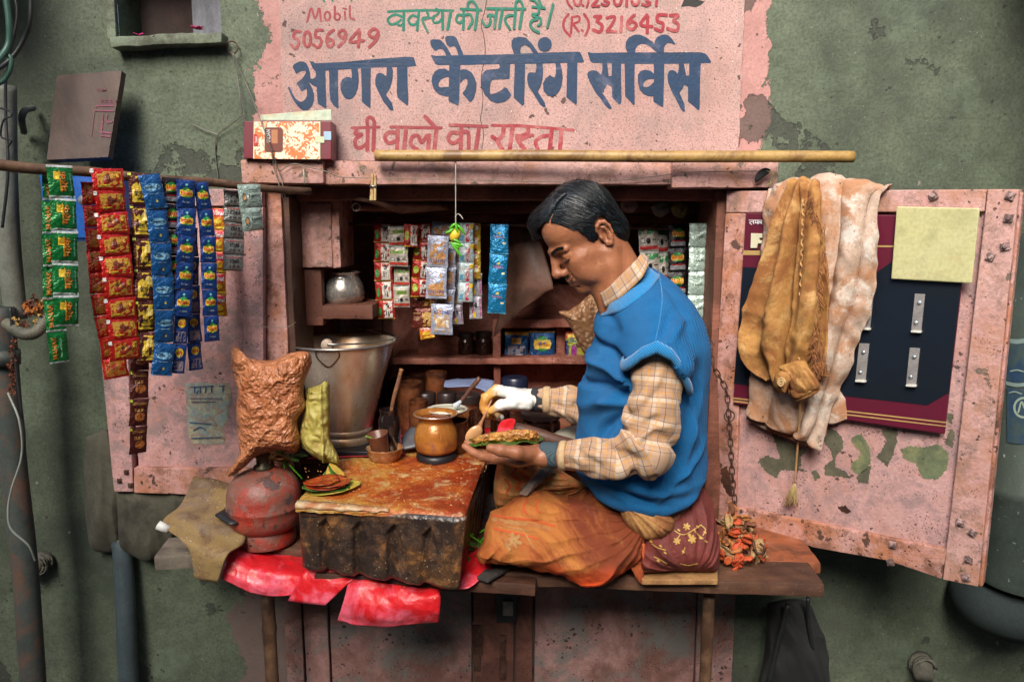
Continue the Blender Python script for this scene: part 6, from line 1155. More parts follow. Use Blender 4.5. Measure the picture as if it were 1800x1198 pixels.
# wooden box behind the crate with dripping top
wb = thing('wooden_box', 'stained wooden box top right behind the worktop, carrying the clay coloured pot', 'box', at(820, 800, 1.66))
qa = [atz(700, 812, CT + .003), atz(846, 830, CT + .003), atz(868, 768, CT + .003), atz(735, 765, CT + .003)]
MB().prism(qa, (0, 0, -.016)).build('top_board', m_work, wb, smooth=False, bevel=.003)
MB().prism([qa[1] + Vector((-.012, .002, -.0165)), qa[2] + Vector((-.012, -.002, -.0165)), qa[2] + Vector((-.012, -.002, -.14)), qa[1] + Vector((-.012, .002, -.14))], (-.02, 0, 0)).build('side_board', m_darkwood, wb, smooth=False, bevel=.002)
mbd = MB()
for k in range(7): e = qa[1].lerp(qa[2], .05 + .13 * k) + Vector((.001, 0, -.012)); L = random.uniform(.008, .03); mbd.tube([e, e - Vector((0, 0, L * .6)), e - Vector((0, 0, L))], [.0022, .0014, .0018], 6)
mbd.build('drips', plain('dried_drips', (.45, .22, .12), .25), wb)['kind'] = 'stuff'
# pots, jars -----------------------------------------------------------
m_paste = plain('brown_paste', (.24, .055, .015), .25, 0, .4, 30, .4); m_glass = plain('dirty_brown_glass', (.045, .016, .009), .18, .1, .6, 16, .4, 60, .4)
m_jarorange = worn('paste_smeared_jar', (.13, .040, .015), (.24, .08, .028), 14, stain=(.035, .014, .008), stamt=.8, stscale=12, rough=.3, bump=.5)
m_copper = worn('copper_smeared', (.34, .13, .045), (.44, .20, .08), 9, stain=(.16, .055, .02), stamt=.6, stscale=9, stain2=(.55, .35, .17), st2=.4, speck=(.8, .6, .4), sden=.2, rough=.26, metal=.15, bump=.4)
m_ppot = worn('orange_smeared_pot', (.42, .15, .025), (.56, .25, .05), 10, stain=(.22, .06, .015), stamt=.6, stscale=8, stain2=(.16, .06, .10), st2=.15, speck=(.72, .48, .2), sden=.25, rough=.25, metal=.2, bump=.45)
mp = thing('paste_pot', 'round brass pot smeared with orange brown paste on a black ring', 'pot', atz(767, 812, CT))
c = at(767, 800, 1.665); c.z = CT + .006; s = 1 / pxm(1.66, 770)
MB().lathe([(.0001, .018*1), (25*s, .016), (33*s, .020), (37*s, 22*s), (38.5*s, 38*s), (36*s, 54*s), (30*s, 66*s), (27.5*s, 71*s), (31*s, 76*s), (38*s, 80*s), (39.5*s, 82*s), (37*s, 83*s), (29*s, 77*s), (27*s, 72*s), (26*s, 69*s)], c, 56, wob=lambda w, z: 1 + .012 * noise.noise((w * 1.5, z * 30, 1))).build('pot_body', m_ppot, mp)
MB().lathe([(.0001, 76*s), (18*s, 76.5*s), (28*s, 75*s)], c, 32).build('paste', m_paste, mp)
MB().tube([c + Vector((38.6*s*math.cos(w), 38.6*s*math.sin(w), 82*s)) for w in np.linspace(0, 6.2832, 50)], .0013, 6, caps=False).build('rim', m_steel, mp)
MB().lathe([(25*s, 0), (34*s, 0), (35.5*s, 6*s), (35*s, 13*s), (31*s, 16*s), (25*s, 15*s)], c - Vector((0, 0, .005)), 44).build('stand_ring', plain('black_rubber', (.014, .013, .016), .4), mp)
def jar(name, label, px, pyb, Y, wpx, hpx, mat, lid=None, lidh=.2, neck=.82, cat='jar', fill=None, lean=None, group='jars on the counter'):
    s = 1 / pxm(Y, pyb - hpx / 2); c = at(px, pyb, Y); r = wpx / 2 * s; h = hpx * s; t = thing(name, label, cat, c, group)
    top = h * (1 - lidh) if lid else h
    MB().lathe([(.0001, .001), (r*.9, 0), (r, r*.12), (r, top*.72), (r*.97, top*.80), (r*neck, top*.88), (r*neck, top*.93), (r*(neck+.06), top*.95), (r*(neck+.06), top), (r*(neck-.04), top), (r*(neck-.06), top*.9), (r*.88, top*.70), (r*.88, top*.6), (.0001, top*.6)], c, 32).build('glass', mat, t, autosmooth=50)
    if lid: MB().lathe([(r*(neck+.06), 0), (r*(neck+.12), .001), (r*(neck+.12), h*lidh*.85), (r*(neck+.02), h*lidh), (.0001, h*lidh*.98)], c + Vector((0, 0, top - .002)), 32).build('lid', lid, t, autosmooth=40)
    if fill: MB().lathe([(r*(neck-.05), 0), (.0001, .001)], c + Vector((0, 0, top*.9)), 24).build('paste', fill, t)
    return t, c, r, h
m_lid = plain('dark_greasy_lid', (.035, .022, .02), .35, .1, .5, 30, .4); m_bluelid = plain('navy_lid', (.012, .018, .045), .35)
zc = lambda pyb, Y: None
def J(label, px, ytop, Y, wpx, hpx, mat, **k): # jar standing on the counter: height of the counter decides its foot
    p = Vector((at(px, ytop, Y).x, Y, CT + .001)); d = p - CAM; b = 599 - FPX * (d.z * _cp + d.y * _sp) / (d.y * _cp - d.z * _sp) 
    return jar('jar', label, px, b, Y, wpx, b - ytop, mat, **k)
J('tall dim jar with screw lid furthest left beside the bucket', 706, 662, 1.95, 42, 60, m_glass, neck=.9, fill=m_paste)
J('open glass jar of brown paste behind the wooden handled stick', 722, 668, 1.90, 44, 60, m_jarorange, neck=.9, fill=m_paste)
J('dim jar at the very back beside the bucket', 735, 655, 2.05, 34, 50, m_glass, neck=.85, fill=m_paste)
J('orange smeared open jar at the back right of the bucket', 768, 651, 2.02, 38, 55, m_jarorange, neck=.95, fill=m_paste)
J('jar with a flat dark lid in the middle row, left of its twin', 750, 686, 1.92, 37, 50, m_glass, lid=m_lid, lidh=.25)
J('jar with a flat dark lid in the middle row, right of its twin', 786, 686, 1.92, 36, 50, m_glass, lid=m_lid, lidh=.25)
J('low open brown jar left behind the brass pot', 737, 700, 1.80, 34, 50, m_jarorange, neck=.95, fill=plain('dark_paste', (.05, .02, .01), .2))
J('brown jar with domed dark lid behind the white bowl', 824, 688, 1.88, 42, 60, m_jarorange, lid=m_lid, lidh=.2, neck=.9)
J('small dark glass jar behind the spoon', 838, 720, 1.80, 30, 50, m_glass, neck=.85, fill=m_paste)
J('dim brown jar under the gloved hand', 880, 722, 1.78, 36, 50, m_glass, neck=.9, fill=m_paste)
J('broad dim jar under the far sleeve', 950, 720, 1.84, 70, 60, m_glass, neck=.9, lid=m_lid)
J('navy lidded jar on the counter above the gloved hand', 905, 659, 2.0, 44, 60, m_glass, lid=m_bluelid, lidh=.28, neck=.95)
jar('jar', 'dark jar on the back shelf, left one of the pair', 820, 628, 2.10, 30, 46, m_glass, lid=m_lid, lidh=.18); jar('jar', 'dark jar on the back shelf, right one of the pair', 850, 628, 2.10, 32, 48, m_glass, lid=m_lid, lidh=.18)
t, c, r, h = J('small black jar holding the wooden stick, in front of the bucket', 686, 716, 1.70, 38, 66, plain('black_tarry_glass', (.016, .010, .010), .12, 0, .5, 20, .4, 60, .5), neck=.82)
st = thing('stick', 'brown wooden stirring stick leaning in the small black jar', 'stick', at(688, 715, 1.70)); P = vspl([at(688, 722, 1.70), at(692, 700, 1.70), at(699, 675, 1.70), at(704, 655, 1.70), at(706, 648, 1.70)], 24)
MB().tube(P, [.0052 - .0013 * abs(i - 10) / 14 + (.0012 if i in (20, 21, 22) else 0) for i in range(24)], 12).build('handle', worn('stick_wood', (.14, .06, .035), (.22, .11, .07), 20, stain=(.40, .18, .05), stamt=.4, stscale=30, rough=.4), st)
# copper bowl with the small cup
bw_ = thing('bowl', 'small copper bowl holding a brown cup in front of the bucket', 'bowl', atz(677, 815, CT)); c = at(677, 812, 1.655); c.z = CT + .002; s = 1 / pxm(1.65, 800)
MB().lathe([(.0001, .002), (18*s, 0), (24*s, 4*s), (30*s, 14*s), (31*s, 24*s), (32.5*s, 26*s), (31*s, 26.5*s), (28*s, 14*s), (20*s, 5*s), (.0001, 4*s)], c, 40).build('bowl_body', m_copper, bw_)
cu = thing('cup', 'brown cup tilted inside the small copper bowl', 'cup', c + Vector((0, 0, .008))); M_ = Matrix.Rotation(R(-9), 3, 'Y') @ Matrix.Rotation(R(8), 3, 'X'); cc = at(671, 794, 1.65)
MB().lathe([(.0001, 1*s), (13*s, 0), (15.5*s, 14*s), (18.5*s, 40*s), (19.5*s, 42*s), (17*s, 41*s), (14*s, 16*s), (.0001, 12*s)], cc - Vector((0, 0, .008)), 32, axis=M_).build('cup_body', worn('brown_cup', (.15, .05, .025), (.20, .08, .04), 18, stain=(.06, .02, .01), stamt=.6, rough=.35), cu)
MB().tube(vspl([at(659, 776, 1.64), at(652, 769, 1.635), at(641, 766, 1.635)], 10), [.0012] * 10, 5).build('leaf_stalk', m_chil, cu)
# white bowl with cream and its brush, on a pasted jar
t, c, r, h = J('paste streaked jar under the white enamel bowl', 800, 736, 1.73, 44, 60, m_jarorange, neck=1.0)
wbw = thing('enamel_bowl', 'white enamel bowl full of lime cream on the pasted jar', 'bowl', at(788, 716, 1.73)); c = at(786, 722, 1.73); s = 1 / pxm(1.73, 715)
MB().lathe([(.0001, -10*s), (16*s, -10*s), (30*s, -2*s), (36*s, 3*s), (36.5*s, 4.5*s), (34.5*s, 4.5*s), (30*s, 1*s)], c, 44, wob=lambda w, z: 1 + .02 * math.sin(w * 16) * (z > 0)).build('bowl_body', plain('enamel', (.62, .60, .50), .25, 0, .3, 14), wbw)
MB().lathe([(32*s, 2.6*s), (20*s, 3.6*s), (.0001, 3.0*s)], c, 32).build('cream', plain('lime_cream', (.70, .70, .52), .2, 0, .1), wbw)
br = thing('brush', 'wooden handled brush with a white tip resting in the enamel bowl', 'brush', at(800, 715, 1.72)); P = vspl([at(800, 714, 1.715), at(812, 703, 1.71), at(826, 685, 1.70), at(843, 664, 1.69)], 26)
MB().tube(P[:9], [.0035 + .0006 * i for i in range(9)][::-1], 10).build('brush_tip', plain('creamy_bristle', (.55, .60, .66), .5), br); MB().tube(P[8:], [.0040 + .0018 * min(1, i / 12) for i in range(18)], 12).build('handle', worn('handle_wood', (.11, .05, .04), (.17, .085, .06), 16, stain=(.35, .15, .06), stamt=.3, stscale=30, rough=.35), br)
# papers and leaves around the pots
q = sheet('blue_paper', [[(782,668,2.0),(830,664,2.0),(870,668,2.0)], [(780,680,1.93),(830,680,1.93),(862,690,1.93)]], 14, 8, plain('blue_print_paper', (.22, .28, .48), .6, 0, .3), None, th=.0008, loc=at(820, 672, 1.97), disp=crk(30, .004)); tagp(q, 'blue paper sheet behind the jars', 'paper')
q = sheet('stone_knife', [[(705,770,1.74),(722,752,1.78),(732,752,1.78)], [(708,790,1.70),(730,785,1.70),(744,780,1.70)]], 10, 8, plain('grey_slate', (.13, .13, .145), .4, 0, .4, 30, .4), None, th=.006, loc=at(722, 770, 1.73)); tagp(q, 'grey slate slab left of the brass pot', 'slab')
q = puff('red_sheet_piece', [(872,762),(880,741),(900,735),(906,742),(894,763)], 1.62, .001, .001, m_redsheet, None, rings=6, nb=30, loc=at(886, 745, 1.62)); tagp(q, 'red plastic packet behind the leaf in the hand', 'packet')  # loose piece of the red sheet, pressed flat
q = sheet('white_paper', [[(960,770,1.70),(990,752,1.74),(1020,745,1.76)], [(985,785,1.66),(1010,778,1.68),(1040,772,1.70)]], 10, 6, plain('cream_paper', (.58, .56, .46), .6, 0, .2), None, th=.001, loc=at(1000, 765, 1.7)); tagp(q, 'pale paper sheet beside the man behind his forearm', 'paper')
# leaves: a stack of pasted betel leaves on the worktop
def leaf(name, c, L, Wd, ang, tilt, mat, parent, cup=.15, seed=0, m2=None):
    V = []; nu, nv = 12, 10; M = Matrix.Rotation(R(ang), 3, 'Z') @ Matrix.Rotation(R(tilt), 3, 'Y')
    for j in range(nv + 1):
        for i in range(nu + 1):
            t_ = i / nu; v = j / nv * 2 - 1; wd = Wd * (math.sin(math.pi * min(1, t_ ** .75 * 1.0)) ** .65) * .5; x = (t_ - .5) * L - (.06 * L * (1 - abs(v)) if t_ < .1 else 0)
            y = v * wd; z = cup * (abs(y) ** 1.5) * 3 + .0016 * noise.noise((x * 60 + seed, y * 60, seed)) + .0008 * abs(math.sin((x + abs(y)) * 300)) ; V.append(Vector(c) + M @ Vector((x, y, z)))
    w = nu + 1; return mesh(name, V, [(j*w+i, j*w+i+1, (j+1)*w+i+1, (j+1)*w+i) for j in range(nv) for i in range(nu)], mat, parent, solid=.0008)
ls = thing('leaf_stack', 'stack of betel leaves smeared with red brown paste at the left of the worktop', 'leaves', at(572, 855, 1.50))
m_leafred = worn('pasted_leaf', (.40, .045, .012), (.52, .09, .02), 20, stain=(.20, .02, .008), stamt=.6, stscale=30, stain2=(.60, .28, .04), st2=.3, rough=.16, bump=.7, spec=.8); m_leafy = worn('yellow_leaf', (.55, .30, .045), (.66, .42, .08), 18, stain=(.25, .38, .03), stamt=.5, stscale=14, rough=.35, bump=.5)
m_leafg = worn('green_leaf', (.045, .14, .02), (.08, .20, .03), 20, stain=(.02, .07, .01), stamt=.5, stscale=20, rough=.3, bump=.5)
c = atz(576, 862, CT + .006)
for k, (dx, dy, L, w_, a_, tl, m) in enumerate(((.012, .004, .10, .085, 10, -2, m_leafy), (.022, .006, .095, .08, 30, -3, m_leafy), (.0, .0, .105, .085, -20, 0, m_leafg), (-.006, -.002, .09, .08, 160, 3, m_leafred), (.004, .002, .085, .075, 200, 2, m_leafred), (-.014, .0, .075, .07, 175, 5, m_leafred))):
    leaf('leaf', c + Vector((dx, dy, .002 + .0035 * k)), L, w_, a_, tl, m, ls, seed=k)
for k in range(5): leaf('leaf', atz(572 + k * 5, 838, CT + .010) + Vector((0, 0, .004 * k)), .045, .02, 70 + k * 22, -35, (m_leafy, m_leafg)[k % 2], ls, seed=20 + k)
m_dry = worn('dry_leaf_rag', (.42, .20, .06), (.55, .30, .12), 18, stain=(.50, .10, .03), stamt=.5, stscale=16, stain2=(.10, .06, .03), st2=.5, rough=.7, bump=.7)
for i, (px, py, Y, n, s_, lab, ms) in enumerate(((500, 800, 1.60, 14, .03, 'dry yellow leaves heaped between the sack and the worktop', (m_leafy, m_leafg, m_dry)), (838, 950, 1.46, 16, .032, 'green betel leaves and stalks fallen between crate and cloth', (m_leafg, m_leafg, m_dry)), (780, 905, 1.6, 0, .03, '', ()))):
    if not n: continue
    t = thing('leaf_heap', lab, 'leaves', at(px, py, Y))
    for k in range(n):
        c = at(px + random.gauss(0, 16 if i == 0 else 9), py + (random.gauss(0, 9) if i == 0 else random.uniform(-4, 40)), Y + random.gauss(0, .015)); leaf('leaf', c, s_ * random.uniform(.7, 1.2), s_ * .7, random.uniform(0, 360), random.uniform(-50, 50), ms[k % 3], t, seed=k)
    for k in range(4): a = at(px + random.gauss(0, 9), py + random.gauss(0, 20), Y); MB().tube(vspl([a, a + Vector((random.uniform(-.02, .02), -.01, .012)), a + Vector((random.uniform(-.03, .03), -.01, -.02))], 10), .0016, 6).build('stalk', m_chil, t)
crumbs = MB()
for k in range(260):
    u, v = random.random(), random.random(); p = q0 = atz(530 + 300 * u, 815 + 75 * v, CT + .0075); r = random.uniform(.0006, .0022); d = Vector((random.gauss(0, 1), random.gauss(0, 1), random.gauss(0, .5))).normalized() * r
    crumbs.add([p + d, p + Vector((r, -r, 0)), p - d, p + Vector((-r, r, r))], [(0, 1, 3), (1, 2, 3), (0, 3, 2), (0, 2, 1)])
o = crumbs.build('crumbs', worn('crumb', (.60, .36, .12), (.34, .10, .03), 200, rough=.5), None, loc=at(690, 850, 1.55), smooth=False); tagp(o, 'crumbs of tobacco and lime scattered over the worktop', 'crumbs', kind='stuff')
# ================================================================ THE MAN
from mathutils.bvhtree import BVHTree
class Field:
    def __init__(s, lo, hi, res):
        s.lo = np.array(lo, float); s.res = res; s.n = np.ceil((np.array(hi) - s.lo) / res).astype(int) + 1
        s.v = np.full(s.n, .2, dtype=np.float32); s.ax = [s.lo[k] + np.arange(s.n[k]) * res for k in range(3)]
    def sl(s, lo, hi, pad):
        r = []
        for k in range(3):
            a = max(0, int((lo[k] - pad - s.lo[k]) / s.res)); b = min(s.n[k], int((hi[k] + pad - s.lo[k]) / s.res) + 2); r.append(slice(a, max(a, b)))
        G = np.meshgrid(*[s.ax[k][r[k]] for k in range(3)], indexing='ij', sparse=True); return tuple(r), G
    def op(s, r, d, k, mode):
        v = s.v[r]
        if v.size == 0: return
        d = d.astype(np.float32)
        if mode == 'add':
            h = np.clip(.5 + .5 * (v - d) / k, 0, 1); s.v[r] = v * (1 - h) + d * h - k * h * (1 - h)
        else:
            h = np.clip(.5 - .5 * (v + d) / k, 0, 1); s.v[r] = v * (1 - h) - d * h + k * h * (1 - h)
    def ell(s, c, rad, k=.01, mode='add', rot=None):
        c = np.array(c, float); rad = np.array(rad, float); R_ = rad.max(); r, (X, Y, Z) = s.sl(c - R_, c + R_, k * 2.5 + .004)
        X, Y, Z = X - c[0], Y - c[1], Z - c[2]
        if rot is not None:
            M = np.array(rot).T; X, Y, Z = M[0,0]*X+M[0,1]*Y+M[0,2]*Z, M[1,0]*X+M[1,1]*Y+M[1,2]*Z, M[2,0]*X+M[2,1]*Y+M[2,2]*Z
        k0 = np.sqrt((X/rad[0])**2 + (Y/rad[1])**2 + (Z/rad[2])**2); k1 = np.sqrt((X/rad[0]**2)**2 + (Y/rad[1]**2)**2 + (Z/rad[2]**2)**2) + 1e-6
        s.op(r, k0 * (k0 - 1) / k1, k, mode)
    def cap(s, a, b, ra, rb=None, k=.01, mode='add', sq=None):
        a, b = np.array(a, float), np.array(b, float); rb = ra if rb is None else rb; R_ = max(ra, rb)
        r, (X, Y, Z) = s.sl(np.minimum(a, b) - R_, np.maximum(a, b) + R_, k * 2.5 + .004); ba = b - a; L = (ba ** 2).sum() + 1e-12
        t = np.clip(((X-a[0])*ba[0] + (Y-a[1])*ba[1] + (Z-a[2])*ba[2]) / L, 0, 1); dx, dy, dz = X-a[0]-ba[0]*t, Y-a[1]-ba[1]*t, Z-a[2]-ba[2]*t
        if sq is not None: dx, dy, dz = dx*sq[0], dy*sq[1], dz*sq[2]
        s.op(r, np.sqrt(dx*dx+dy*dy+dz*dz) - (ra + (rb-ra)*t), k, mode)
    def chain(s, P, rr, k=.006, **kw):
        for i in range(len(P) - 1): s.cap(P[i], P[i+1], rr[i], rr[i+1], k=k, **kw)
    def nets(s):
        v = s.v; nx, ny, nz = v.shape; ins = v < 0
        c = [ins[i:nx-1+i, j:ny-1+j, k:nz-1+k] for i in (0,1) for j in (0,1) for k in (0,1)]; anyv = np.logical_or.reduce(c) & ~np.logical_and.reduce(c)
        I = np.argwhere(anyv); idx = -np.ones(anyv.shape, dtype=np.int64); idx[tuple(I.T)] = np.arange(len(I)); S = np.zeros((len(I), 3)); C = np.zeros(len(I))
        cor = {(i,j,k): v[I[:,0]+i, I[:,1]+j, I[:,2]+k].astype(float) for i in (0,1) for j in (0,1) for k in (0,1)}
        for a in cor:
            for ax in range(3):
                if a[ax] == 0:
                    b = list(a); b[ax] = 1; va, vb = cor[a], cor[tuple(b)]; m = (va < 0) != (vb < 0); t = np.where(m, va / np.where(m, va - vb, 1), 0); p = np.tile(np.array(a, float), (len(I), 1)); p[:, ax] += t; S[m] += p[m]; C[m] += 1
        V = s.lo + (I + S / C[:, None]) * s.res; F = []
        for ax in range(3):
            o = [slice(None)] * 3; p = [slice(None)] * 3; o[ax] = slice(0, -1); p[ax] = slice(1, None); A, B = ins[tuple(o)], ins[tuple(p)]; E = np.argwhere(A != B); u, w = (ax + 1) % 3, (ax + 2) % 3
            E = E[(E[:, u] > 0) & (E[:, w] > 0) & (E[:, u] < s.n[u] - 1) & (E[:, w] < s.n[w] - 1)]; q = []
            for du, dw in ((-1,-1),(0,-1),(0,0),(-1,0)):
                e = E.copy(); e[:, u] += du; e[:, w] += dw; q.append(idx[tuple(e.T)])
            Q = np.stack(q, 1); fl = ~A[tuple(E.T)]; Q[fl] = Q[fl][:, ::-1]; F.append(Q)
        return V, np.vstack(F)
def smooth_mesh(V, F, it=2, lam=.5):
    n = len(V); e = np.vstack([F[:, [0,1]], F[:, [1,2]], F[:, [2,3]], F[:, [3,0]]])
    for _ in range(it):
        S = np.zeros_like(V); C = np.zeros(n); np.add.at(S, e[:,0], V[e[:,1]]); np.add.at(S, e[:,1], V[e[:,0]]); np.add.at(C, e[:,0], 1); np.add.at(C, e[:,1], 1); V = V + lam * (S / C[:, None] - V)
    return V
def normals(V, F):
    n = np.cross(V[F[:,2]] - V[F[:,0]], V[F[:,3]] - V[F[:,1]]); N_ = np.zeros_like(V)
    for k in range(4): np.add.at(N_, F[:,k], n)
    return N_ / (np.linalg.norm(N_, axis=1, keepdims=True) + 1e-12)
def bvh(V, F): return BVHTree.FromPolygons([tuple(v) for v in V], [tuple(int(i) for i in f) for f in F])
def surf(px, py, tree, off=0, Yd=1.4):
    d = ray(px, py).normalized(); h = tree.ray_cast(CAM, d)
    if h[0] is None: return at(px, py, Yd)
    return h[0] - d * off

HS = .88; HO = at(1043, 410, 1.50); _p, _y = R(33), R(11)
_HX = Matrix.Rotation(_y, 3, 'Z') @ Vector((-math.cos(_p), 0, -math.sin(_p))); _HZ = Matrix.Rotation(_y, 3, 'Z') @ Vector((-math.sin(_p), 0, math.cos(_p))); _HY = _HZ.cross(_HX)
HM = Matrix((_HX, _HY, _HZ)).transposed(); HMn = np.array(HM)
def H2W(P): return np.asarray(P) @ HMn.T * HS + np.array(HO)
def W2H(p): return np.array(HM.transposed() @ (Vector(p) - HO)) / HS
man = thing('person', 'man in blue knitted vest and checked shirt seated, bending over a leaf in his hand', 'person', at(1130, 960, 1.50))

# head, face, ear, neck (head frame: x forward, y towards the camera side, z up)
h = Field((-.13, -.105, -.26), (.155, .105, .14), .0019)
h.ell((.014, 0, .040), (.080, .073, .078), .01); h.ell((.052, 0, .046), (.050, .060, .050), .02); h.ell((.050, 0, -.025), (.050, .055, .062), .02)
h.ell((.02, 0, -.03), (.055, .060, .05), .02)
for sgn in (1, -1):
    h.cap((.008, sgn*.052, -.045), (.020, sgn*.050, -.070), .016, .015, .02); h.cap((.020, sgn*.050, -.070), (.078, sgn*.014, -.088), .015, .013, .02)
    h.ell((.062, sgn*.044, -.022), (.026, .017, .016), .018); h.ell((.072, sgn*.032, -.050), (.024, .021, .026), .02); h.ell((.060, sgn*.046, -.060), (.018, .010, .022), .02)
    h.cap((.103, sgn*.010, .017), (.084, sgn*.047, .014), .0075, .006, .012)
h.ell((.085, 0, -.091), (.017, .021, .016), .014)
h.ell((.093, 0, -.062), (.012, .026, .020), .012)
h.cap((.100, 0, .012), (.110, 0, -.006), .010, .008, .012); h.cap((.108, 0, -.002), (.121, 0, -.028), .008, .0105, .008); h.ell((.119, 0, -.032), (.013, .012, .010), .006)
for sgn in (1, -1):
    h.ell((.106, sgn*.0125, -.036), (.012, .0075, .0085), .005)
    h.ell((.103, sgn*.030, -.002), (.014, .017, .0115), .010, 'sub')
    h.ell((.0815, sgn*.032, -.002), (.0145, .0165, .0125), .004)
    h.chain([(.0955, sgn*.020, -.0075), (.0965, sgn*.030, -.0095), (.090, sgn*.046, -.0080)], [.0016, .0020, .0014], .002)
    h.chain([(.0955, sgn*.020, .0050), (.0965, sgn*.031, .0062), (.087, sgn*.047, .0040)], [.0015, .0016, .0012], .003, mode='sub')
    h.cap((.0985, sgn*.0215, -.038), (.0915, sgn*.031, -.058), .0010, .0010, .006, 'sub')
    h.ell((.112, sgn*.0065, -.0425), (.005, .0032, .0022), .002, 'sub')
h.cap((.100, -.022, -.0585), (.100, .022, -.0585), .0055, .0055, .006, sq=(.75, 1, 1)); h.ell((.104, 0, -.0585), (.0065, .016, .005), .004)
h.chain([(.104, .0, .060), (.101, .03, .058), (.090, .05, .050)], [.0009] * 3, .004, mode='sub'); h.chain([(.108, .0, .045), (.104, .03, .044), (.092, .05, .038)], [.0009] * 3, .004, mode='sub'); h.chain([(.088, .050, -.006), (.080, .060, -.014)], [.0008] * 2, .003, mode='sub'); h.chain([(.088, .050, -.002), (.078, .060, -.002)], [.0008] * 2, .003, mode='sub')
h.ell((.1005, 0, -.0695), (.0085, .019, .0065), .005); h.chain([(.103, -.019, -.0655), (.1105, -.009, -.064), (.1105, .009, -.064), (.103, .019, -.0655)], [.0005, .0012, .0012, .0005], .002, mode='sub')
h.cap((.094, -.014, -.0785), (.094, .014, -.0785), .003, None, .006, 'sub')
h.cap((.106, .0, -.046), (.106, 0, -.053), .0016, None, .004, 'sub')
# ears
for sgn in (1, -1):
    E = lambda x, y, z: (x * .92, sgn * (y * .97 + .0005), z * .92)
    h.ell(E(-.004, .073, -.002), (.015, .007, .026), .006); h.ell(E(.000, .0795, -.006), (.009, .006, .014), .005, 'sub')
    hel = [(.008, .072, .002), (.011, .077, .014), (.006, .081, .024), (-.004, .083, .029), (-.014, .084, .024), (-.019, .083, .010), (-.018, .081, -.006), (-.012, .078, -.020), (-.004, .075, -.028), (.003, .073, -.027)]
    P = [E(*p) for p in hel]; h.chain(P, [.003, .0035, .0042, .0044, .0042, .004, .0038, .0042, .0062, .0048], .003)
    P = [E(*p) for p in ((.000, .079, .018), (-.009, .081, .012), (-.011, .080, -.002), (-.006, .078, -.015))]; h.chain(P, [.0028, .0032, .0032, .003], .003); h.ell(E(.008, .074, -.006), (.004, .005, .006), .004)
    h.ell(E(-.014, .0815, .008), (.0022, .004, .014), .003, 'sub')
nb = W2H(at(1114, 540, 1.50)); h.cap((-.008, 0, -.012), nb, .050, .064, .022); h.cap((.02, 0, -.05), W2H(at(1092, 545, 1.49)), .036, .05, .02)
h.cap((-.005, .052, -.045), W2H(at(1078, 545, 1.455)), .010, .012, .016)
HV, HF = h.nets(); HV = smooth_mesh(HV, HF, 1, .4)
hw = H2W(HV)
# torso, arms, hands
def hand_near(f):
    wr = np.array(at(962, 799, 1.345)); d = np.array((-.80, .54, -.13)); d /= np.linalg.norm(d); a = np.array((-.62, -.76, -.08)); a /= np.linalg.norm(a); up = np.cross(a, d); up *= np.sign(up[2])
    f.cap(at(1010, 803, 1.335), wr, .026, .024, .01, sq=(1, 1, 1)); L = [.076, .086, .080, .062]
    for i, o in enumerate((.033, .011, -.011, -.031)):
        b = wr + d * (.096 - .004 * abs(i - 1)) + a * o; f.cap(wr + a * o * .55, b, .0135, .0115, .010)
        p1 = b + d * L[i] * .42 + up * .002; p2 = p1 + d * L[i] * .30 + up * .008; p3 = p2 + d * L[i] * .24 + up * .012
        f.chain([b, p1, p2, p3], [.0098, .0088, .0078, .0066], .0035)
    f.ell(wr + d * .045 + a * .030 - up * .001, (.024, .020, .013), .010); f.chain([np.array(at(938, 798, 1.335)), np.array(at(908, 795, 1.305)), np.array(at(880, 791, 1.300)), np.array(at(862, 787, 1.305))], [.016, .0125, .0105, .0082], .006)
    f.ell(wr + d * .06 + up * .012, (.030, .026, .007), .008, 'sub')
flo = np.array((at(800, 800, 1.40).x - .01, 1.26, at(900, 850, 1.35).z)); hi = np.array((at(1015, 800, 1.34).x, 1.55, at(900, 735, 1.35).z)); fh = Field(flo, hi, .0019); hand_near(fh); HNV, HNF = fh.nets()
ft = Field((at(880, 700, 1.5).x - .02, 1.18, .80), (at(1300, 700, 1.5).x, 1.80, 1.36), .006)
B = lambda px, py, Y: np.array(at(px, py, Y))
ft.cap(B(1120, 545, 1.50), B(1150, 640, 1.50), .07, .10, .03); ft.cap(B(1150, 640, 1.50), B(1140, 860, 1.50), .10, .10, .03); ft.cap(B(1150, 600, 1.37), B(1150, 600, 1.63), .03, None, .03)
ft.chain([B(1152, 645, 1.355), B(1138, 785, 1.325), B(1085, 806, 1.32), B(1010, 803, 1.335)], [.034, .034, .028, .022], .01); ft.chain([B(1120, 590, 1.64), B(1080, 730, 1.68), B(950, 705, 1.68)], [.042, .038, .024], .01)
fl = Field((at(880, 700, 1.5).x - .02, 1.18, .78), (at(1300, 700, 1.5).x, 1.80, 1.0), .007)
fl.chain([B(1165, 915, 1.47), B(960, 940, 1.45), B(1110, 980, 1.47)], [.060, .048, .042], .02); fl.chain([B(1170, 895, 1.56), B(970, 900, 1.60), B(1100, 950, 1.57)], [.085, .062, .050], .02)
LV_, LF_ = fl.nets(); LV_[:, 2] = np.maximum(LV_[:, 2], BZ + .002); mesh('lungi', LV_, LF_, worn('dark_lungi_cloth', (.035, .045, .04), (.055, .065, .055), 12, rough=.9), man)
ft.chain([B(1170, 900, 1.46), B(960, 935, 1.45), B(1110, 975, 1.47)], [.075, .052, .042], .02); ft.chain([B(1170, 900, 1.56), B(970, 900, 1.60), B(1100, 950, 1.57)], [.075, .055, .042], .02)
TV, TF = ft.nets(); TV[:, 2] = np.maximum(TV[:, 2], BZ + .003)
off1, off2 = len(hw), len(hw) + len(HNV)
BV = np.vstack([hw, HNV, TV]); BF = np.vstack([HF, HNF + off1, TF + off2])
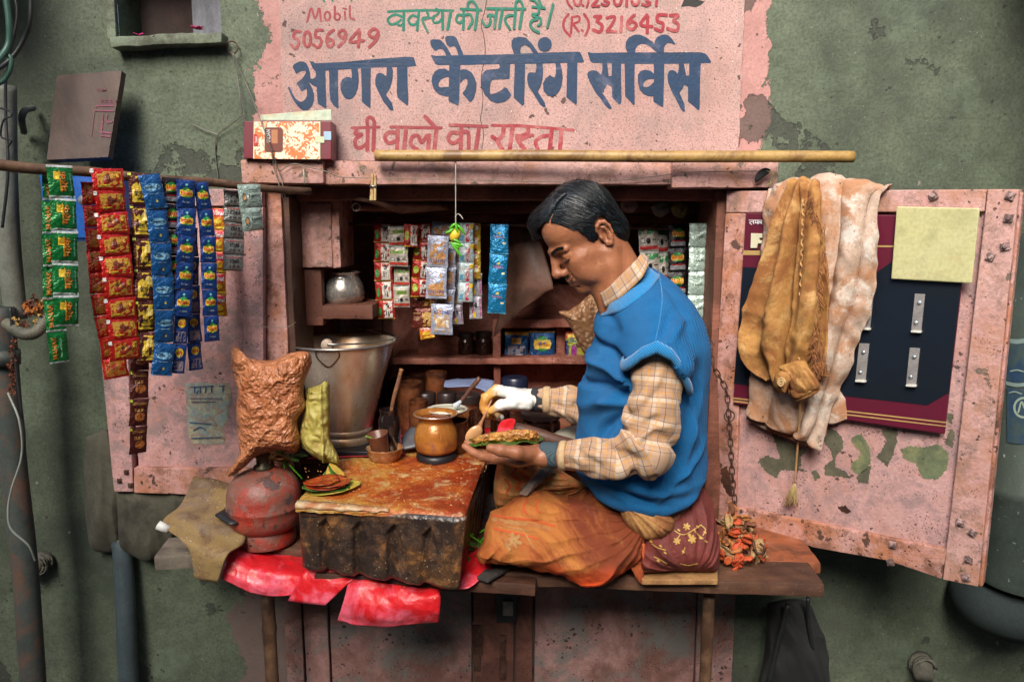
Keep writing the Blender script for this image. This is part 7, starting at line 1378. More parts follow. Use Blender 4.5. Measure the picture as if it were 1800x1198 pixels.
def skin_mat():
    t = N('warm_brown_skin'); a = t.noise(16, 6, .6); b = t.noise(140, 4, .6); c = t.noise(45, 5, .7)
    col = t.mix(t.step(a, .35, .65), (.27, .10, .048), (.36, .145, .07)); col = t.mix(t.step(c, .55, .75, 0, .45), col, (.20, .06, .028)); col = t.mix(t.step(b, .6, .75, 0, .35), col, (.16, .05, .03))
    return t.out(col, t.step(b, .3, .7, .36, .52), 0, t.bump(t.math('ADD', b, t.math('MULTIPLY', c, 1.5)), .55, .0018), .5, Subsurface_Weight=.12, Subsurface_Radius=(.012, .004, .002), Subsurface_Scale=.3)
m_skin = skin_mat()
mesh('body', BV, BF, m_skin, man)
head_bvh = bvh(HV, HF)
def onhead(x0, z0, side=1, off=0, dirv=None):       # a point of the face seen from its side: ray along -y towards the head
    h_ = head_bvh.ray_cast(Vector((x0, side * .2, z0)), Vector((0, -side, 0))); return None if h_[0] is None else np.array(h_[0] + h_[1] * off)
def onfront(y0, z0, off=0):
    h_ = head_bvh.ray_cast(Vector((.25, y0, z0)), Vector((-1, 0, 0))); return None if h_[0] is None else np.array(h_[0] + h_[1] * off)
m_hairk = plain('black_hair_strand', (.006, .008, .010), .42, 0, .3, 30, .1, 300, 0)
def tuft(name, roots, length, dirf, r=.00035, mat=None, seg=4):
    mb = MB()
    for p, nn in roots:
        d = Vector(dirf(p)).normalized() * .9 + Vector(nn) * .22; d.normalize(); L = length * random.uniform(.6, 1.1); q = [Vector(p) + d * L * k / 3 + Vector(nn) * (-.12 * L * (k / 3) ** 2) for k in range(4)]
        mb.tube([Vector(H2W(np.array(x))) for x in q], [r, r, r * .7, r * .2], 3)
    o = mb.build(name, mat or m_hairk, man); o['kind'] = 'stuff'; return o
def froots(fn, n):
    out = []
    while len(out) < n:
        y, z = fn(); h_ = head_bvh.ray_cast(Vector((.25, y, z)), Vector((-1, 0, 0)))
        if h_[0] is not None: out.append((h_[0], h_[1]))
    return out
for sgn in (1, -1):
    tuft('eyebrow', froots(lambda: (lambda u: (sgn * (.012 + .036 * u), .0155 + .006 * math.sin(u * 2.6) + random.uniform(-.0038, .0038) * (1 - .5 * u)))(random.random()), 330), .009, lambda p: (-.35, sgn * 1.0, .15), .0005)
    tuft('eyelashes', froots(lambda: (lambda u: (sgn * (.020 + .026 * u), -.0085 - .002 * math.sin(u * 3.1)))(random.random()), 46), .006, lambda p: (.6, sgn * .3, -.6), .0005)
    tuft('moustache', froots(lambda: (lambda u: (sgn * (.001 + .026 * u), -.0500 - .005 * u + random.uniform(-.0030, .0030)))(random.random()), 260), .0045, lambda p: (-.10, sgn * .9, -.75), .00030)
# hair: a shell cut to the hairline, with combed strands over it
hr = Field((-.12, -.105, -.10), (.150, .105, .16), .0022)
hr.ell((.010, 0, .046), (.087, .080, .085), .01); hr.ell((.058, -.018, .072), (.046, .058, .044), .02); hr.ell((.082, -.036, .083), (.032, .034, .028), .016); hr.cap((.092, -.040, .080), (.112, -.044, .060), .015, .007, .012)
hr.ell((-.042, 0, -.010), (.036, .058, .050), .02)
poly = np.array([(.16,.075),(.112,.074),(.099,.080),(.085,.088),(.072,.066),(.058,.050),(.044,.038),(.036,.018),(.028,-.006),(.018,-.016),(.012,.004),(.008,.030),(-.006,.040),(-.022,.032),(-.026,.006),(-.028,-.026),(-.040,-.056),(-.075,-.070),(-.16,-.05),(-.16,.2),(.16,.2)])
def sdpoly(X, Z):
    d = np.full(np.broadcast(X, Z).shape, 9.0); s_ = np.ones(d.shape); n = len(poly)
    for i in range(n):
        a, b = poly[i], poly[i-1]; ex, ez = b - a; wx_, wz_ = X - a[0], Z - a[1]; t = np.clip((wx_*ex + wz_*ez) / (ex*ex + ez*ez), 0, 1); d = np.minimum(d, (wx_-ex*t)**2 + (wz_-ez*t)**2)
        c1, c2, c3 = Z >= a[1], Z < b[1], ex*wz_ > ez*wx_; s_ = np.where((c1 & c2 & c3) | (~c1 & ~c2 & ~c3), -s_, s_)
    return s_ * np.sqrt(d)
X, Y_, Z = np.meshgrid(*hr.ax, indexing='ij', sparse=True)
pd = sdpoly(X, Z)
front = (X - .070); pd2 = np.broadcast_to(pd, hr.v.shape).copy()
# on the far half the forelock falls over the brow: relax the hairline there
far = np.clip((-Y_ - .012) / .02, 0, 1); pd2 = pd2 - .026 * far * (X > .05)
hr.v = np.maximum(hr.v, pd2 + .0).astype(np.float32)
# the parting, a groove from the front hairline back over the crown
PART = []
for k in range(22):
    t_ = k / 21; q_ = Vector((.108 - .088 * t_, .040 + .016 * t_, .078 + .050 * math.sin(t_ * 1.35))); dd = (q_ - Vector((.02, 0, .044))).normalized(); hh0 = head_bvh.ray_cast(Vector((.02, 0, .044)) + dd * .14, -dd)
    if hh0[0] is None: continue
    w_ = .0062 * (1 - t_ * .6)
    PART.append(hh0[0] + dd * .006)
    for e_ in (.002, .007, .012, .017): hr.ell(tuple(hh0[0] + dd * e_), (w_ * (.55 + e_ * 50),) * 3, .002, 'sub')
RV, RF = hr.nets(); RV = smooth_mesh(RV, RF, 2, .5); RN = normals(RV, RF)
def comb(p):                                        # combing direction in the head frame
    x, y, z = p
    if y > .018: d = Vector((-.55, .85, -.75)) if z > .05 else Vector((-.70, .1, -.75))       # near side: back and down
    else: d = Vector((.35 if x > .02 else -.5, -.85, -.25 - .4 * (z < .08)))
    if x < -.05: d = Vector((-.25, .05, -1))
    return d
for i in range(len(RV)):
    p = RV[i]; d = comb(p); e = Vector(RN[i]).cross(d).normalized(); c_ = Vector(p).dot(e)
    RV[i] = p + RN[i] * (.0016 * noise.noise((c_ * 260, Vector(p).dot(d) * 18, 3)) + .0010 * noise.noise((c_ * 700, 0, 1)))
def hair_mat():
    t = N('oiled_black_hair'); a = t.noise(420, 3, .6, t.map(scale=(1, .15, .35), rot=(0, R(35), 0)))
    return t.out(t.mix(a, (.004, .005, .007), (.010, .017, .022)), t.step(a, .3, .7, .34, .5), 0, t.bump(a, .8, .001), .4)
mesh('hair', H2W(RV), RF, hair_mat(), man)
hb = bvh(RV, RF); mb = MB(); cnt = 0; FI = np.random.permutation(len(RV))
for i in FI:
    if cnt > 2600: break
    p = Vector(RV[i]); n_ = Vector(RN[i])
    if n_.z < -.35 and p.z < -.04: pass
    d = comb(p); d = (d - n_ * d.dot(n_)).normalized(); L = random.uniform(.018, .036) * (.45 if p.z < -.02 or (p.x > .02 and p.z < .04) else 1); pts = []; q = p.copy(); ok = True
    lift = random.uniform(.0002, .0016)
    for k in range(5):
        pts.append(q + n_ * lift * (1 if k else -.5)); q = q + d * L / 4; hit_ = hb.find_nearest(q)
        if hit_[0] is None: break
        q = hit_[0]; n_ = hit_[1]
        if n_.dot(q - Vector((.01, 0, .045))) < 0: n_ = -n_
        dd = comb(q); d = (d * .5 + (dd - n_ * dd.dot(n_)).normalized() * .5).normalized()
    if len(pts) < 5: continue
    if any((x - g_).length < .0062 for x in pts for g_ in PART[::2]): continue
    cnt += 1; mb.tube([Vector(H2W(np.array(x))) for x in pts], [.0005, .0006, .0006, .0005, .0002], 3, caps=False)
for k in range(90):                                 # loose hairs breaking the outline
    a = random.uniform(-2.6, .3); p = Vector((.004 + .093 * math.cos(a) * random.uniform(.7, 1), random.uniform(-.05, .05), .05 + .086 * abs(math.sin(a)))); hit_ = hb.find_nearest(p)
    if hit_[0] is None: continue
    p = hit_[0]; n_ = (p - Vector((.01, 0, .045))).normalized(); d = comb(p).normalized(); L = random.uniform(.01, .022); mb.tube([Vector(H2W(np.array(p + d * L * t_ + n_ * (.004 * t_ + .001)))) for t_ in (0, .5, 1)], [.0003, .0003, .0001], 3, caps=False)
o = mb.build('hair_strands', m_hairk, man); o['kind'] = 'stuff'

# vest ----------------------------------------------------------------
rows = np.array([(455,1118,1140,.030),(470,1108,1152,.055),(485,1094,1172,.078),(500,1080,1190,.098),(530,1060,1215,.135),(560,1050,1230,.158),(600,1043,1238,.160),(650,1034,1240,.158),(700,1024,1236,.155),(750,1014,1233,.152),(800,1005,1236,.152),(840,1002,1240,.152),(870,1006,1240,.155),(900,1015,1230,.14)], float)
rz = np.array([at(900, r[0], 1.50).z for r in rows])[::-1]; rl = np.array([at(r[1], r[0], 1.50).x for r in rows])[::-1]; rr_ = np.array([at(r[2], r[0], 1.50).x for r in rows])[::-1]; rb_ = rows[::-1, 3]
fv = Field((at(990, 800, 1.5).x - .02, 1.22, at(900, 915, 1.5).z), (at(1262, 800, 1.5).x, 1.70, at(900, 440, 1.5).z), .0045)
X, Y_, Z = np.meshgrid(*fv.ax, indexing='ij', sparse=True)
cl, cr2, cb = np.interp(Z, rz, rl), np.interp(Z, rz, rr_), np.interp(Z, rz, rb_); cx, ca = (cl + cr2) / 2, (cr2 - cl) / 2
q_ = ((np.abs((X - cx) / ca)) ** 2.3 + (np.abs((Y_ - 1.50) / cb)) ** 2.3) ** (1 / 2.3); fv.v = ((q_ - 1) * np.minimum(ca, cb)).astype(np.float32)
fv.cap(at(1150, 575, 1.40), at(1157, 640, 1.335), .060, .061, .035)
fv.cap(at(1120, 575, 1.60), at(1100, 650, 1.64), .060, .060, .03)
# neck opening
fv.cap(at(1090, 445, 1.50), at(1112, 500, 1.50), .060, .050, .012, 'sub')
ex = [(1085,680),(1105,652),(1125,630),(1150,617),(1178,632),(1200,664),(1212,688),(1226,712)]; exx = np.array([at(a, b, 1.30).x for a, b in ex]); exz = np.array([at(a, b, 1.30).z for a, b in ex])
ez_ = np.interp(X, exx, exz); cut = np.where((Y_ < 1.345) & (X > exx[0]) & (X < exx[-1]), ez_ - Z, -1.0)
lim = (1.345 - Y_); armcut = np.minimum(ez_ - Z, lim); armcut = np.where((X > exx[0]) & (X < exx[-1]), armcut, -1)
fv.v = np.maximum(fv.v, np.where(armcut > -.02, armcut, -1)).astype(np.float32)
hx = [(990,815),(1003,832),(1020,856),(1050,872),(1090,884),(1140,894),(1165,894),(1200,884),(1228,868),(1250,840)]; hxx = np.array([at(a, b, 1.40).x for a, b in hx]); hxz = np.array([at(a, b, 1.40).z for a, b in hx])
hz_ = np.interp(X, hxx, hxz) - Z; kk = .012; hh_ = np.clip(.5 - .5 * (fv.v - hz_) / kk, 0, 1); fv.v = (fv.v * (1 - hh_) + hz_ * hh_ + kk * hh_ * (1 - hh_)).astype(np.float32)
VV, VF = fv.nets(); VV = smooth_mesh(VV, VF, 2, .5); VN = normals(VV, VF)
# folds: soft gathers from the armpit and belly, diagonal drags
VFOLD = []
for (a_, b_, c_, d_, w_, am_) in ((1105,655,1045,600,.010,-.012),(1105,668,1035,640,.012,.012),(1102,690,1030,690,.010,-.011),(1100,705,1035,735,.013,.012),(1098,720,1045,800,.011,-.012),(1085,620,1070,545,.014,-.008),(1062,610,1035,760,.013,.010),(1050,620,1022,740,.008,-.008),(1130,600,1190,545,.012,-.008),(1150,592,1215,560,.012,.007),(1215,640,1235,760,.012,-.010),(1225,700,1200,850,.016,.010),(1205,720,1170,870,.012,-.009),(1100,850,1200,868,.014,.010),(1060,862,1180,884,.008,-.008),(1015,840,1100,872,.012,.008),(1180,500,1215,600,.016,-.006),(1230,800,1150,885,.010,.009)):
    p0, p1 = at(a_, b_, 1.36), at(c_, d_, 1.36); VFOLD.append((p0.x, p0.z, p1.x, p1.z, w_ * .75, am_ * 1.6))
ap = np.array(at(1108, 668, 1.35)); bl = np.array(at(1010, 700, 1.45))
for i in range(len(VV)):
    p = VV[i]; x, y, z = p; d1 = p - ap; ang = math.atan2(d1[2], d1[0]); rd = math.hypot(d1[0], d1[2]) + .01
    f = .0065 * math.sin(ang * 7 + noise.noise((x * 6, z * 6, 1)) * 2) * math.exp(-rd * 8) * min(1, rd * 30)
    f += .0060 * noise.noise((x * 9 + z * 3, y * 4, z * 3.2))
    for (fx, fz, tx, tz, wd, am) in VFOLD:
        vx, vz = tx - fx, tz - fz; L2 = vx * vx + vz * vz; tt = ((x - fx) * vx + (z - fz) * vz) / L2; dd_ = ((x - fx) * vz - (z - fz) * vx) / math.sqrt(L2) + .006 * math.sin(tt * 5 + fx * 40)
        if -.3 < tt < 1.3: f += am * math.exp(-(dd_ / wd) ** 2) * max(0, 1 - abs(tt - .45) / .75) * (1 if y < 1.5 else .3)
    if z < hxz[4] + .05: f += .003 * math.sin((z - hxz[4]) * 160) * math.exp(-abs(z - hxz[4] - .02) * 40)
    VV[i] = p + VN[i] * f
def vest_mat():
    t = N('blue_rib_knit'); w = t.wave(150, .5, t.map(rot=(0, 0, R(20))), 'X', 3); n = t.noise(7, 5, .6); f = t.noise(420, 3)
    w2 = t.wave(110, 1.0, None, 'Z', 3)
    col = t.mix(t.step(n, .35, .65), (.006, .135, .36), (.010, .175, .44)); col = t.mix(t.math('MULTIPLY', w, .45), col, (.004, .09, .27)); col = t.mix(t.step(f, .5, .7, 0, .3), col, (.02, .22, .50)); col = t.mix(t.step(t.noise(30, 6, .7), .5, .75, 0, .4), col, (.003, .075, .22))
    return t.out(col, .85, 0, t.bump(t.math('ADD', t.math('MULTIPLY', w, 1.0), t.math('ADD', t.math('MULTIPLY', w2, .25), t.math('MULTIPLY', f, .3))), .8, .0022), .15, Sheen_Weight=.05)
m_vest = vest_mat()
vest = mesh('vest', VV, VF, m_vest, man)
vb = bvh(VV, VF)
m_rib = N('blue_rib_band'); _w = m_rib.wave(90, .3, m_rib.map(rot=(0, R(38), 0)), 'X', 2); m_rib = m_rib.out(m_rib.mix(_w, (.008, .14, .36), (.018, .23, .50)), .85, 0, m_rib.bump(_w, .6, .0015), .25, Sheen_Weight=.3)
def surfband(name, top, bot, tree, off, mat, nu=50, nv=7, th=.003, uvs=(1, 1), puffy=.002):
    A = spline(top, nu); Bm = spline(bot, nu); V = []; U = []
    prev = None
    for j in range(nv):
        k = j / (nv - 1)
        for i in range(nu):
            x, y = A[i] * (1 - k) + Bm[i] * k; V.append(surf(x, y, tree, off + puffy * math.sin(math.pi * k))); U.append((i / (nu - 1) * uvs[0], k * uvs[1]))
    V = np.array([tuple(v) for v in V]).reshape(nv, nu, 3)
    for _ in range(2): V[:, 1:-1] = (V[:, :-2] + 2 * V[:, 1:-1] + V[:, 2:]) / 4
    F = [(j*nu+i, j*nu+i+1, (j+1)*nu+i+1, (j+1)*nu+i) for j in range(nv-1) for i in range(nu-1)]
    return mesh(name, V.reshape(-1, 3), F, mat, man, uv=U, solid=th)
surfband('neck_ribbing', [(1062,528),(1080,522),(1102,506),(1126,486),(1140,470)], [(1056,556),(1084,550),(1112,533),(1142,508),(1160,486)], vb, .0012, m_rib)
# armhole band: follows the edge of the cap round the sleeve
ring = []
for k in range(61):
    ph = R(-15 + 210 * k / 60); x = at(1155, 640, 1.335).x + .0625 * math.cos(ph); y = 1.337 - .0625 * math.sin(ph); ring.append((x, y, float(np.interp(x, exx, exz)) + .006))
V = []; F = []
for k, p in enumerate(ring):
    cx_ = np.array((at(1155, 640, 1.335).x, 1.337)); o_ = np.array(p[:2]) - cx_; o_ /= np.linalg.norm(o_)
    for j, (up, ou) in enumerate(((.017, -.002), (.013, .0015), (.006, .0035), (0, .0035), (-.005, .001), (-.004, -.006))): V.append((p[0] + o_[0] * ou, p[1] + o_[1] * ou, p[2] + up))
F = [(6*k+j, 6*k+j+1, 6*k+7+j, 6*k+6+j) for k in range(60) for j in range(5)]
mesh('armhole_ribbing', V, F, m_rib, man, solid=.0015)
sm = MB().tube([surf(x, y, vb, .0004) for x, y in spline([(1158,478),(1164,520),(1160,560),(1152,600)], 30)], .0010, 6); sm.build('shoulder_seam', m_rib, man)

# checked shirt -------------------------------------------------------
def plaid_mat():
    t = N('checked_shirt'); uv = t.tc.outputs['UV']; U, V_ = t.sep(uv)[:2]
    def band(c, period, off, w): return t.math('LESS_THAN', t.math('FRACT', t.math('ADD', t.math('DIVIDE', c, period), off)), w / period)
    n = t.noise(20, 5, .6); f = t.noise(500, 3); col = t.mix(t.step(n, .35, .65), (.36, .225, .145), (.44, .295, .20))
    col = t.mix(t.math('MULTIPLY', band(U, .036, .0, .0075), .5), col, (.62, .53, .43)); col = t.mix(t.math('MULTIPLY', band(V_, .040, .3, .006), .28), col, (.62, .53, .43))
    col = t.mix(t.math('MULTIPLY', band(U, .036, .40, .0055), .45), col, (.34, .20, .14)); col = t.mix(t.math('MULTIPLY', band(V_, .020, .12, .0016), .75), col, (.56, .28, .05)); col = t.mix(t.math('MULTIPLY', band(U, .018, .62, .0016), .75), col, (.56, .28, .05))
    col = t.mix(t.math('MULTIPLY', band(V_, .020, .62, .0009), .75), col, (.06, .04, .04)); col = t.mix(t.math('MULTIPLY', band(U, .018, .12, .0009), .75), col, (.06, .04, .04))
    col = t.mix(t.step(t.noise(9, 7, .7, t.map(loc=(1, 2, 3))), .60, .72, 0, .4), col, (.30, .15, .07))
    return t.out(col, .85, 0, t.bump(t.math('ADD', f, n), .3, .001), .2, Sheen_Weight=.15)
m_shirt = plaid_mat()
def sleeve(name, P, rr, res=.0035, fold=1.0, seed=0, sq=None):
    P = [np.array(p, float) for p in P]; lo = np.min(P, axis=0) - max(rr) - .02; hi = np.max(P, axis=0) + max(rr) + .02; f = Field(lo, hi, res); f.chain(P, rr, .012); V, F = f.nets(); V = smooth_mesh(V, F, 2, .5); N_ = normals(V, F)
    A = np.array(P); seg = A[1:] - A[:-1]; Ls = np.linalg.norm(seg, axis=1); cum = np.r_[0, np.cumsum(Ls)]; best = np.full(len(V), 1e9); T = np.zeros(len(V)); ax = np.zeros((len(V), 3)); dr = np.zeros((len(V), 3))
    for i in range(len(seg)):
        t = np.clip(((V - A[i]) @ seg[i]) / Ls[i]**2, 0, 1); c = A[i] + seg[i] * t[:, None]; d = np.linalg.norm(V - c, axis=1); m = d < best; best[m] = d[m]; T[m] = cum[i] + t[m] * Ls[i]; ax[m] = c[m]; dr[m] = seg[i] / Ls[i]
    sd = np.cross(dr, np.array((0, 1.0, 0))); sd /= np.linalg.norm(sd, axis=1, keepdims=True); rel = V - ax; ang = np.arctan2((rel * sd).sum(1), -rel[:, 1])
    elbow = cum[len(cum) // 2]; 
    for i in range(len(V)):
        a, t_ = ang[i], T[i]; e = math.exp(-((t_ - elbow) / .06) ** 2); g = .35 + 1.2 * e
        w_ = noise.noise((t_ * 34 + math.sin(a * 2 + seed) * .8, math.cos(a) * .9, math.sin(a) * .9 + seed)); w2 = noise.noise((t_ * 70 + a * 1.2, math.cos(a) * 2, seed + 3)); lon = noise.noise((t_ * 6, math.cos(a) * 2.2, math.sin(a) * 2.2 + seed))
        V[i] += N_[i] * fold * (g * (.014 * (abs(w_) ** .6) * (1 if w_ > 0 else -1)) + .0022 * w2 * g + .0045 * lon)
    rad = np.mean(rr); uv = np.c_[T, ang * rad]
    return mesh(name, V, F, m_shirt, man, uv=uv), V, F
_, SV, SF = sleeve('shirt_sleeve', [at(1157, 632, 1.345), at(1154, 668, 1.335), at(1149, 720, 1.322), at(1136, 787, 1.312), at(1085, 806, 1.315), at(1040, 803, 1.322), at(990, 800, 1.335)], [.040, .042, .043, .046, .038, .031, .0245], seed=1)
sleeve('shirt_sleeve', [at(1090, 600, 1.64), at(1075, 690, 1.66), at(1050, 720, 1.665), at(1000, 708, 1.665), at(955, 703, 1.67)], [.042, .045, .042, .035, .026], seed=5)
m_cuff = N('grey_rib_cuff'); _w = m_cuff.wave(110, .2, None, 'Y', 2); m_cuff = m_cuff.out(m_cuff.mix(_w, (.035, .055, .065), (.065, .10, .115)), .85, 0, m_cuff.bump(_w, .5, .001), .25)
MB().tube(vspl([at(950, 798, 1.347), at(962, 799, 1.343), at(982, 800, 1.337)], 12), [.0215, .0235, .0242, .0245] + [.0245] * 8, 28).build('knit_cuff', m_cuff, man)
MB().tube(vspl([at(934, 701, 1.675), at(941, 702, 1.673), at(964, 704, 1.67)], 12), [.0262, .0278, .028] + [.028] * 9, 28).build('knit_cuff', plain('dark_grey_cuff', (.028, .030, .034), .85, 0, .3, 60, .3), man)
for (P, r_) in (((at(984, 800, 1.337), at(996, 800.5, 1.334)), .0275), ((at(955, 703, 1.67), at(968, 703, 1.668)), .0315)):
    MB().tube([P[0], P[0].lerp(P[1], .3), P[0].lerp(P[1], .7), P[1]], [r_ * .93, r_, r_, r_ * .96], 28, caps=False).build('shirt_cuff_edge', worn('cuff_edge_cloth', (.50, .33, .16), (.56, .40, .24), 30, rough=.85), man, solid=.0016)
# collar
MB_ = MB()
hb2 = bvh(hw, HF)
def collar(name, top, bot, offs, nu=40, nv=6):
    A = spline(top, nu); Bm = spline(bot, nu); V = []; U = []
    for j in range(nv):
        k = j / (nv - 1)
        for i in range(nu):
            u = i / (nu - 1); x, y = A[i] * (1 - k) + Bm[i] * k; Yv = np.interp(u, [0, .3, .6, .85, 1], offs) - .010 * k; V.append(at(x, y, Yv)); U.append((.01 + u * .11, k * .03 + .01))
    F = [(j*nu+i, j*nu+i+1, (j+1)*nu+i+1, (j+1)*nu+i) for j in range(nv-1) for i in range(nu-1)]
    return mesh(name, V, F, m_shirt, man, uv=U, solid=.0028)
collar('shirt_collar', [(1056,515),(1072,503),(1092,484),(1113,464),(1124,449),(1131,446)], [(1064,540),(1084,528),(1106,510),(1128,488),(1138,468),(1138,452)], [1.462, 1.425, 1.413, 1.425, 1.47])
collar('shirt_collar_band', [(1060,512),(1076,499),(1094,481),(1114,461),(1126,449),(1133,449)], [(1066,530),(1086,520),(1106,502),(1124,484),(1135,466),(1137,452)], [1.470, 1.436, 1.425, 1.437, 1.50])
# glove hand
fg = Field(np.array((at(835, 700, 1.62).x, 1.60, at(900, 750, 1.66).z)), np.array((at(950, 700, 1.69).x, 1.76, at(900, 660, 1.66).z)), .0018)
wr = B(942, 702, 1.675); fg.cap(B(950, 703, 1.675), wr, .0245, .024, .008)
for i in range(4):
    yy = 1.652 + .019 * i; k1 = B(873 + 4*i, 685 + i, yy); p1 = B(853 + 3*i, 699 + 3*i, yy - .002); p2 = B(850 + 6*i, 716 + 4*i, yy - .004); p3 = B(856 + 8*i, 728 + 2*i, yy - .008)
    fg.cap(wr + np.array((0, (yy - 1.675) * .55, .002)), k1, .0155, .0125, .012); fg.chain([k1, p1, p2, p3], [.0122, .0108, .0098, .0088], .004)
fg.chain([B(925, 708, 1.648), B(900, 708, 1.633), B(880, 712, 1.630), B(863, 721, 1.636)], [.018, .0135, .0115, .0092], .007); fg.ell(B(912, 706, 1.66), (.024, .022, .020), .012)
GV, GF = fg.nets(); GN = normals(GV, GF)
for i in range(len(GV)): 
    p = GV[i]; w_ = noise.noise((p[0] * 55, p[1] * 40, p[2] * 90)); GV[i] = p + GN[i] * (.0016 * w_ + .0012 * noise.noise((p[0] * 160 + p[2] * 60, p[1] * 60, p[2] * 50)))
gt = N('stained_white_glove'); a = gt.noise(20, 7, .7); X_ = gt.sep()[0]; gx = at(878, 700, 1.66).x - man.location.x
s_ = gt.math('ADD', a, gt.step(X_, gx - .03, gx + .02, .28, -.12)); col = gt.mix(gt.step(s_, .52, .62), (.74, .73, .68), (.62, .34, .09)); col = gt.mix(gt.step(s_, .72, .84, 0, .7), col, (.45, .17, .03))
m_glove = gt.out(col, .42, 0, gt.bump(gt.noise(90, 4), .25, .001), .4)
mesh('glove', GV, GF, m_glove, man)
# ================================================================ WHAT HE HOLDS
sp = thing('spoon', 'wooden spoon loaded with orange paste held in the gloved hand', 'spoon', B(838, 760, 1.60))
MB().tube(vspl([B(868, 690, 1.655), B(860, 712, 1.645), B(853, 728, 1.632), B(846, 742, 1.615), B(842, 752, 1.605)], 24), [.0032] * 16 + [.0034, .004, .0046, .0052, .006, .0065, .007, .0075], 10).build('handle', worn('spoon_wood', (.34, .14, .06), (.44, .20, .10), 20, rough=.4), sp)
f = Field(np.array(B(812, 790, 1.60)) - .015, np.array(B(858, 738, 1.60)) + .02, .0012); c = np.array(B(833, 763, 1.60)); _u = np.array(B(848, 745, 1.60)) - np.array(B(820, 778, 1.60)); _u /= np.linalg.norm(_u); _w = np.array((0.0, -.9, -.43)); _w -= _u * _w.dot(_u); _w /= np.linalg.norm(_w); _v = np.cross(_w, _u); Rm = np.stack([_u, _v, _w], 1)
f.ell(c, (.024, .0165, .0075), .003, rot=Rm); V, F = f.nets(); mesh('spoon_bowl', V, F, plain('peach_paste', (.66, .36, .16), .22, 0, .25, 40, .3, 60, .4), sp)
bl_ = thing('betel_leaf', 'large dark green betel leaf lying on the open hand', 'leaf', B(885, 780, 1.42))
G_ = [[(838,768,1.50),(880,758,1.52),(920,758,1.52),(950,766,1.50)], [(822,774,1.46),(870,772,1.45),(915,772,1.45),(955,772,1.46)], [(826,781,1.41),(865,784,1.375),(905,779,1.37),(948,776,1.40)]]
sheet('leaf_blade', G_, 40, 22, m_leafg, bl_, th=.0012, disp=lambda u, v, p: .0025 * math.sin(u * 22) * (abs(v - .5) * 2) + .001 * noise.noise(tuple(p * 60)))
fill = puff('tobacco_filling', [(830,772),(850,764),(880,758),(915,755),(940,757),(948,766),(940,774),(905,776),(880,778),(850,779),(834,779)], 1.42, .012, .012, worn('orange_masala', (.50, .19, .02), (.62, .30, .05), 60, stain=(.22, .05, .012), stamt=.7, stscale=60, stain2=(.66, .42, .14), st2=.4, rough=.35, bump=1.0, bd=.003, bscale=180), None, rings=22, nb=120, spine=[(850, 770), (930, 766)], disp=lambda x, y, h, w, s: tuple(noise.noise_vector(w * 130) * .0035 + noise.noise_vector(w * 300) * .0018), loc=B(890, 768, 1.42))
tagp(fill, 'orange brown tobacco filling spread on the betel leaf in the hand', 'filling')
ro = thing('rolling_stick', 'dark brown wooden pestle lying behind the leaf and forearm', 'stick', B(960, 768, 1.53)); P = [B(905, 752, 1.56), B(940, 762, 1.55), B(980, 774, 1.53), B(1020, 785, 1.50)]
MB().tube(vspl(P, 20), [.012, .0135] + [.0145] * 8 + [.013] * 10, 14).build('stick_body', m_darkwood, ro)
# cloths ---------------------------------------------------------------
def sarong(name, lp=False):
    t = N(name); a = t.noise(6, 7, .7, dist=.8); b = t.noise(19, 7, .75, t.map(loc=(3, 1, 2))); f = t.noise(380, 3); X, Y_, Z = t.sep()[:3]
    col = t.mix(t.step(a, .36, .60), (.44, .17, .04), (.30, .062, .015)); s = t.math('ADD', a, t.step(X, -.10, .10, -.10, .14)); col = t.mix(t.step(s, .43, .57, 0, .9), col, (.15, .030, .012))
    col = t.mix(t.step(b, .56, .72, 0, .7), col, (.09, .022, .016)); lo = t.math('ADD', t.math('MULTIPLY', Z, -1), t.math('MULTIPLY', t.math('SUBTRACT', a, .5), .10))
    col = t.mix(t.step(lo, -.050, .005), col, (.58, .065, .012)); col = t.mix(t.math('MULTIPLY', t.step(b, .26, .38, 1, 0), .8), col, (.50, .26, .08))
    return t.out(col, .8, 0, t.bump(t.math('ADD', t.math('ADD', t.math('MULTIPLY', f, .4), b), t.math('MULTIPLY', t.noise(60, 4), .7)), .8, .0025), .25)
m_lap = sarong('stained_orange_sarong')
bagm = N('translucent_puffed_rice'); _v = bagm.voro(90); bagm = bagm.out(bagm.mix(bagm.step(_v, .15, .5), (.62, .42, .26), (.34, .17, .08)), .3, 0, bagm.bump(bagm.math('ADD', _v, bagm.noise(30, 5)), .8, .004))
q = puff('plastic_bag', [(1046,508),(1056,512),(1062,560),(1060,650),(1040,640),(1020,610),(1000,570),(982,548),(1000,545),(1022,530)], 1.86, .03, .03, bagm, None, rings=24, nb=100, disp=lambda x, y, h, w, s: (0, .004 * math.sin(x * .35) * (1 if y < 560 else .2), 0), loc=at(1030, 600, 1.86)); tagp(q, 'clear plastic bag of puffed rice hanging behind his chest', 'bag')
q = sheet('paper_cone', [[(884,395,1.98),(920,400,1.96),(950,420,1.95)], [(890,480,1.97),(930,480,1.93),(972,500,1.92)], [(868,592,1.98),(900,560,1.95),(965,510,1.93)]], 16, 16, worn('dark_brown_paper', (.14, .065, .045), (.22, .11, .075), 9, stain=(.06, .03, .02), stamt=.5, rough=.5), None, th=.002, loc=at(910, 500, 1.95)); tagp(q, 'dark brown paper sheet hanging behind the bright blue strip', 'paper')
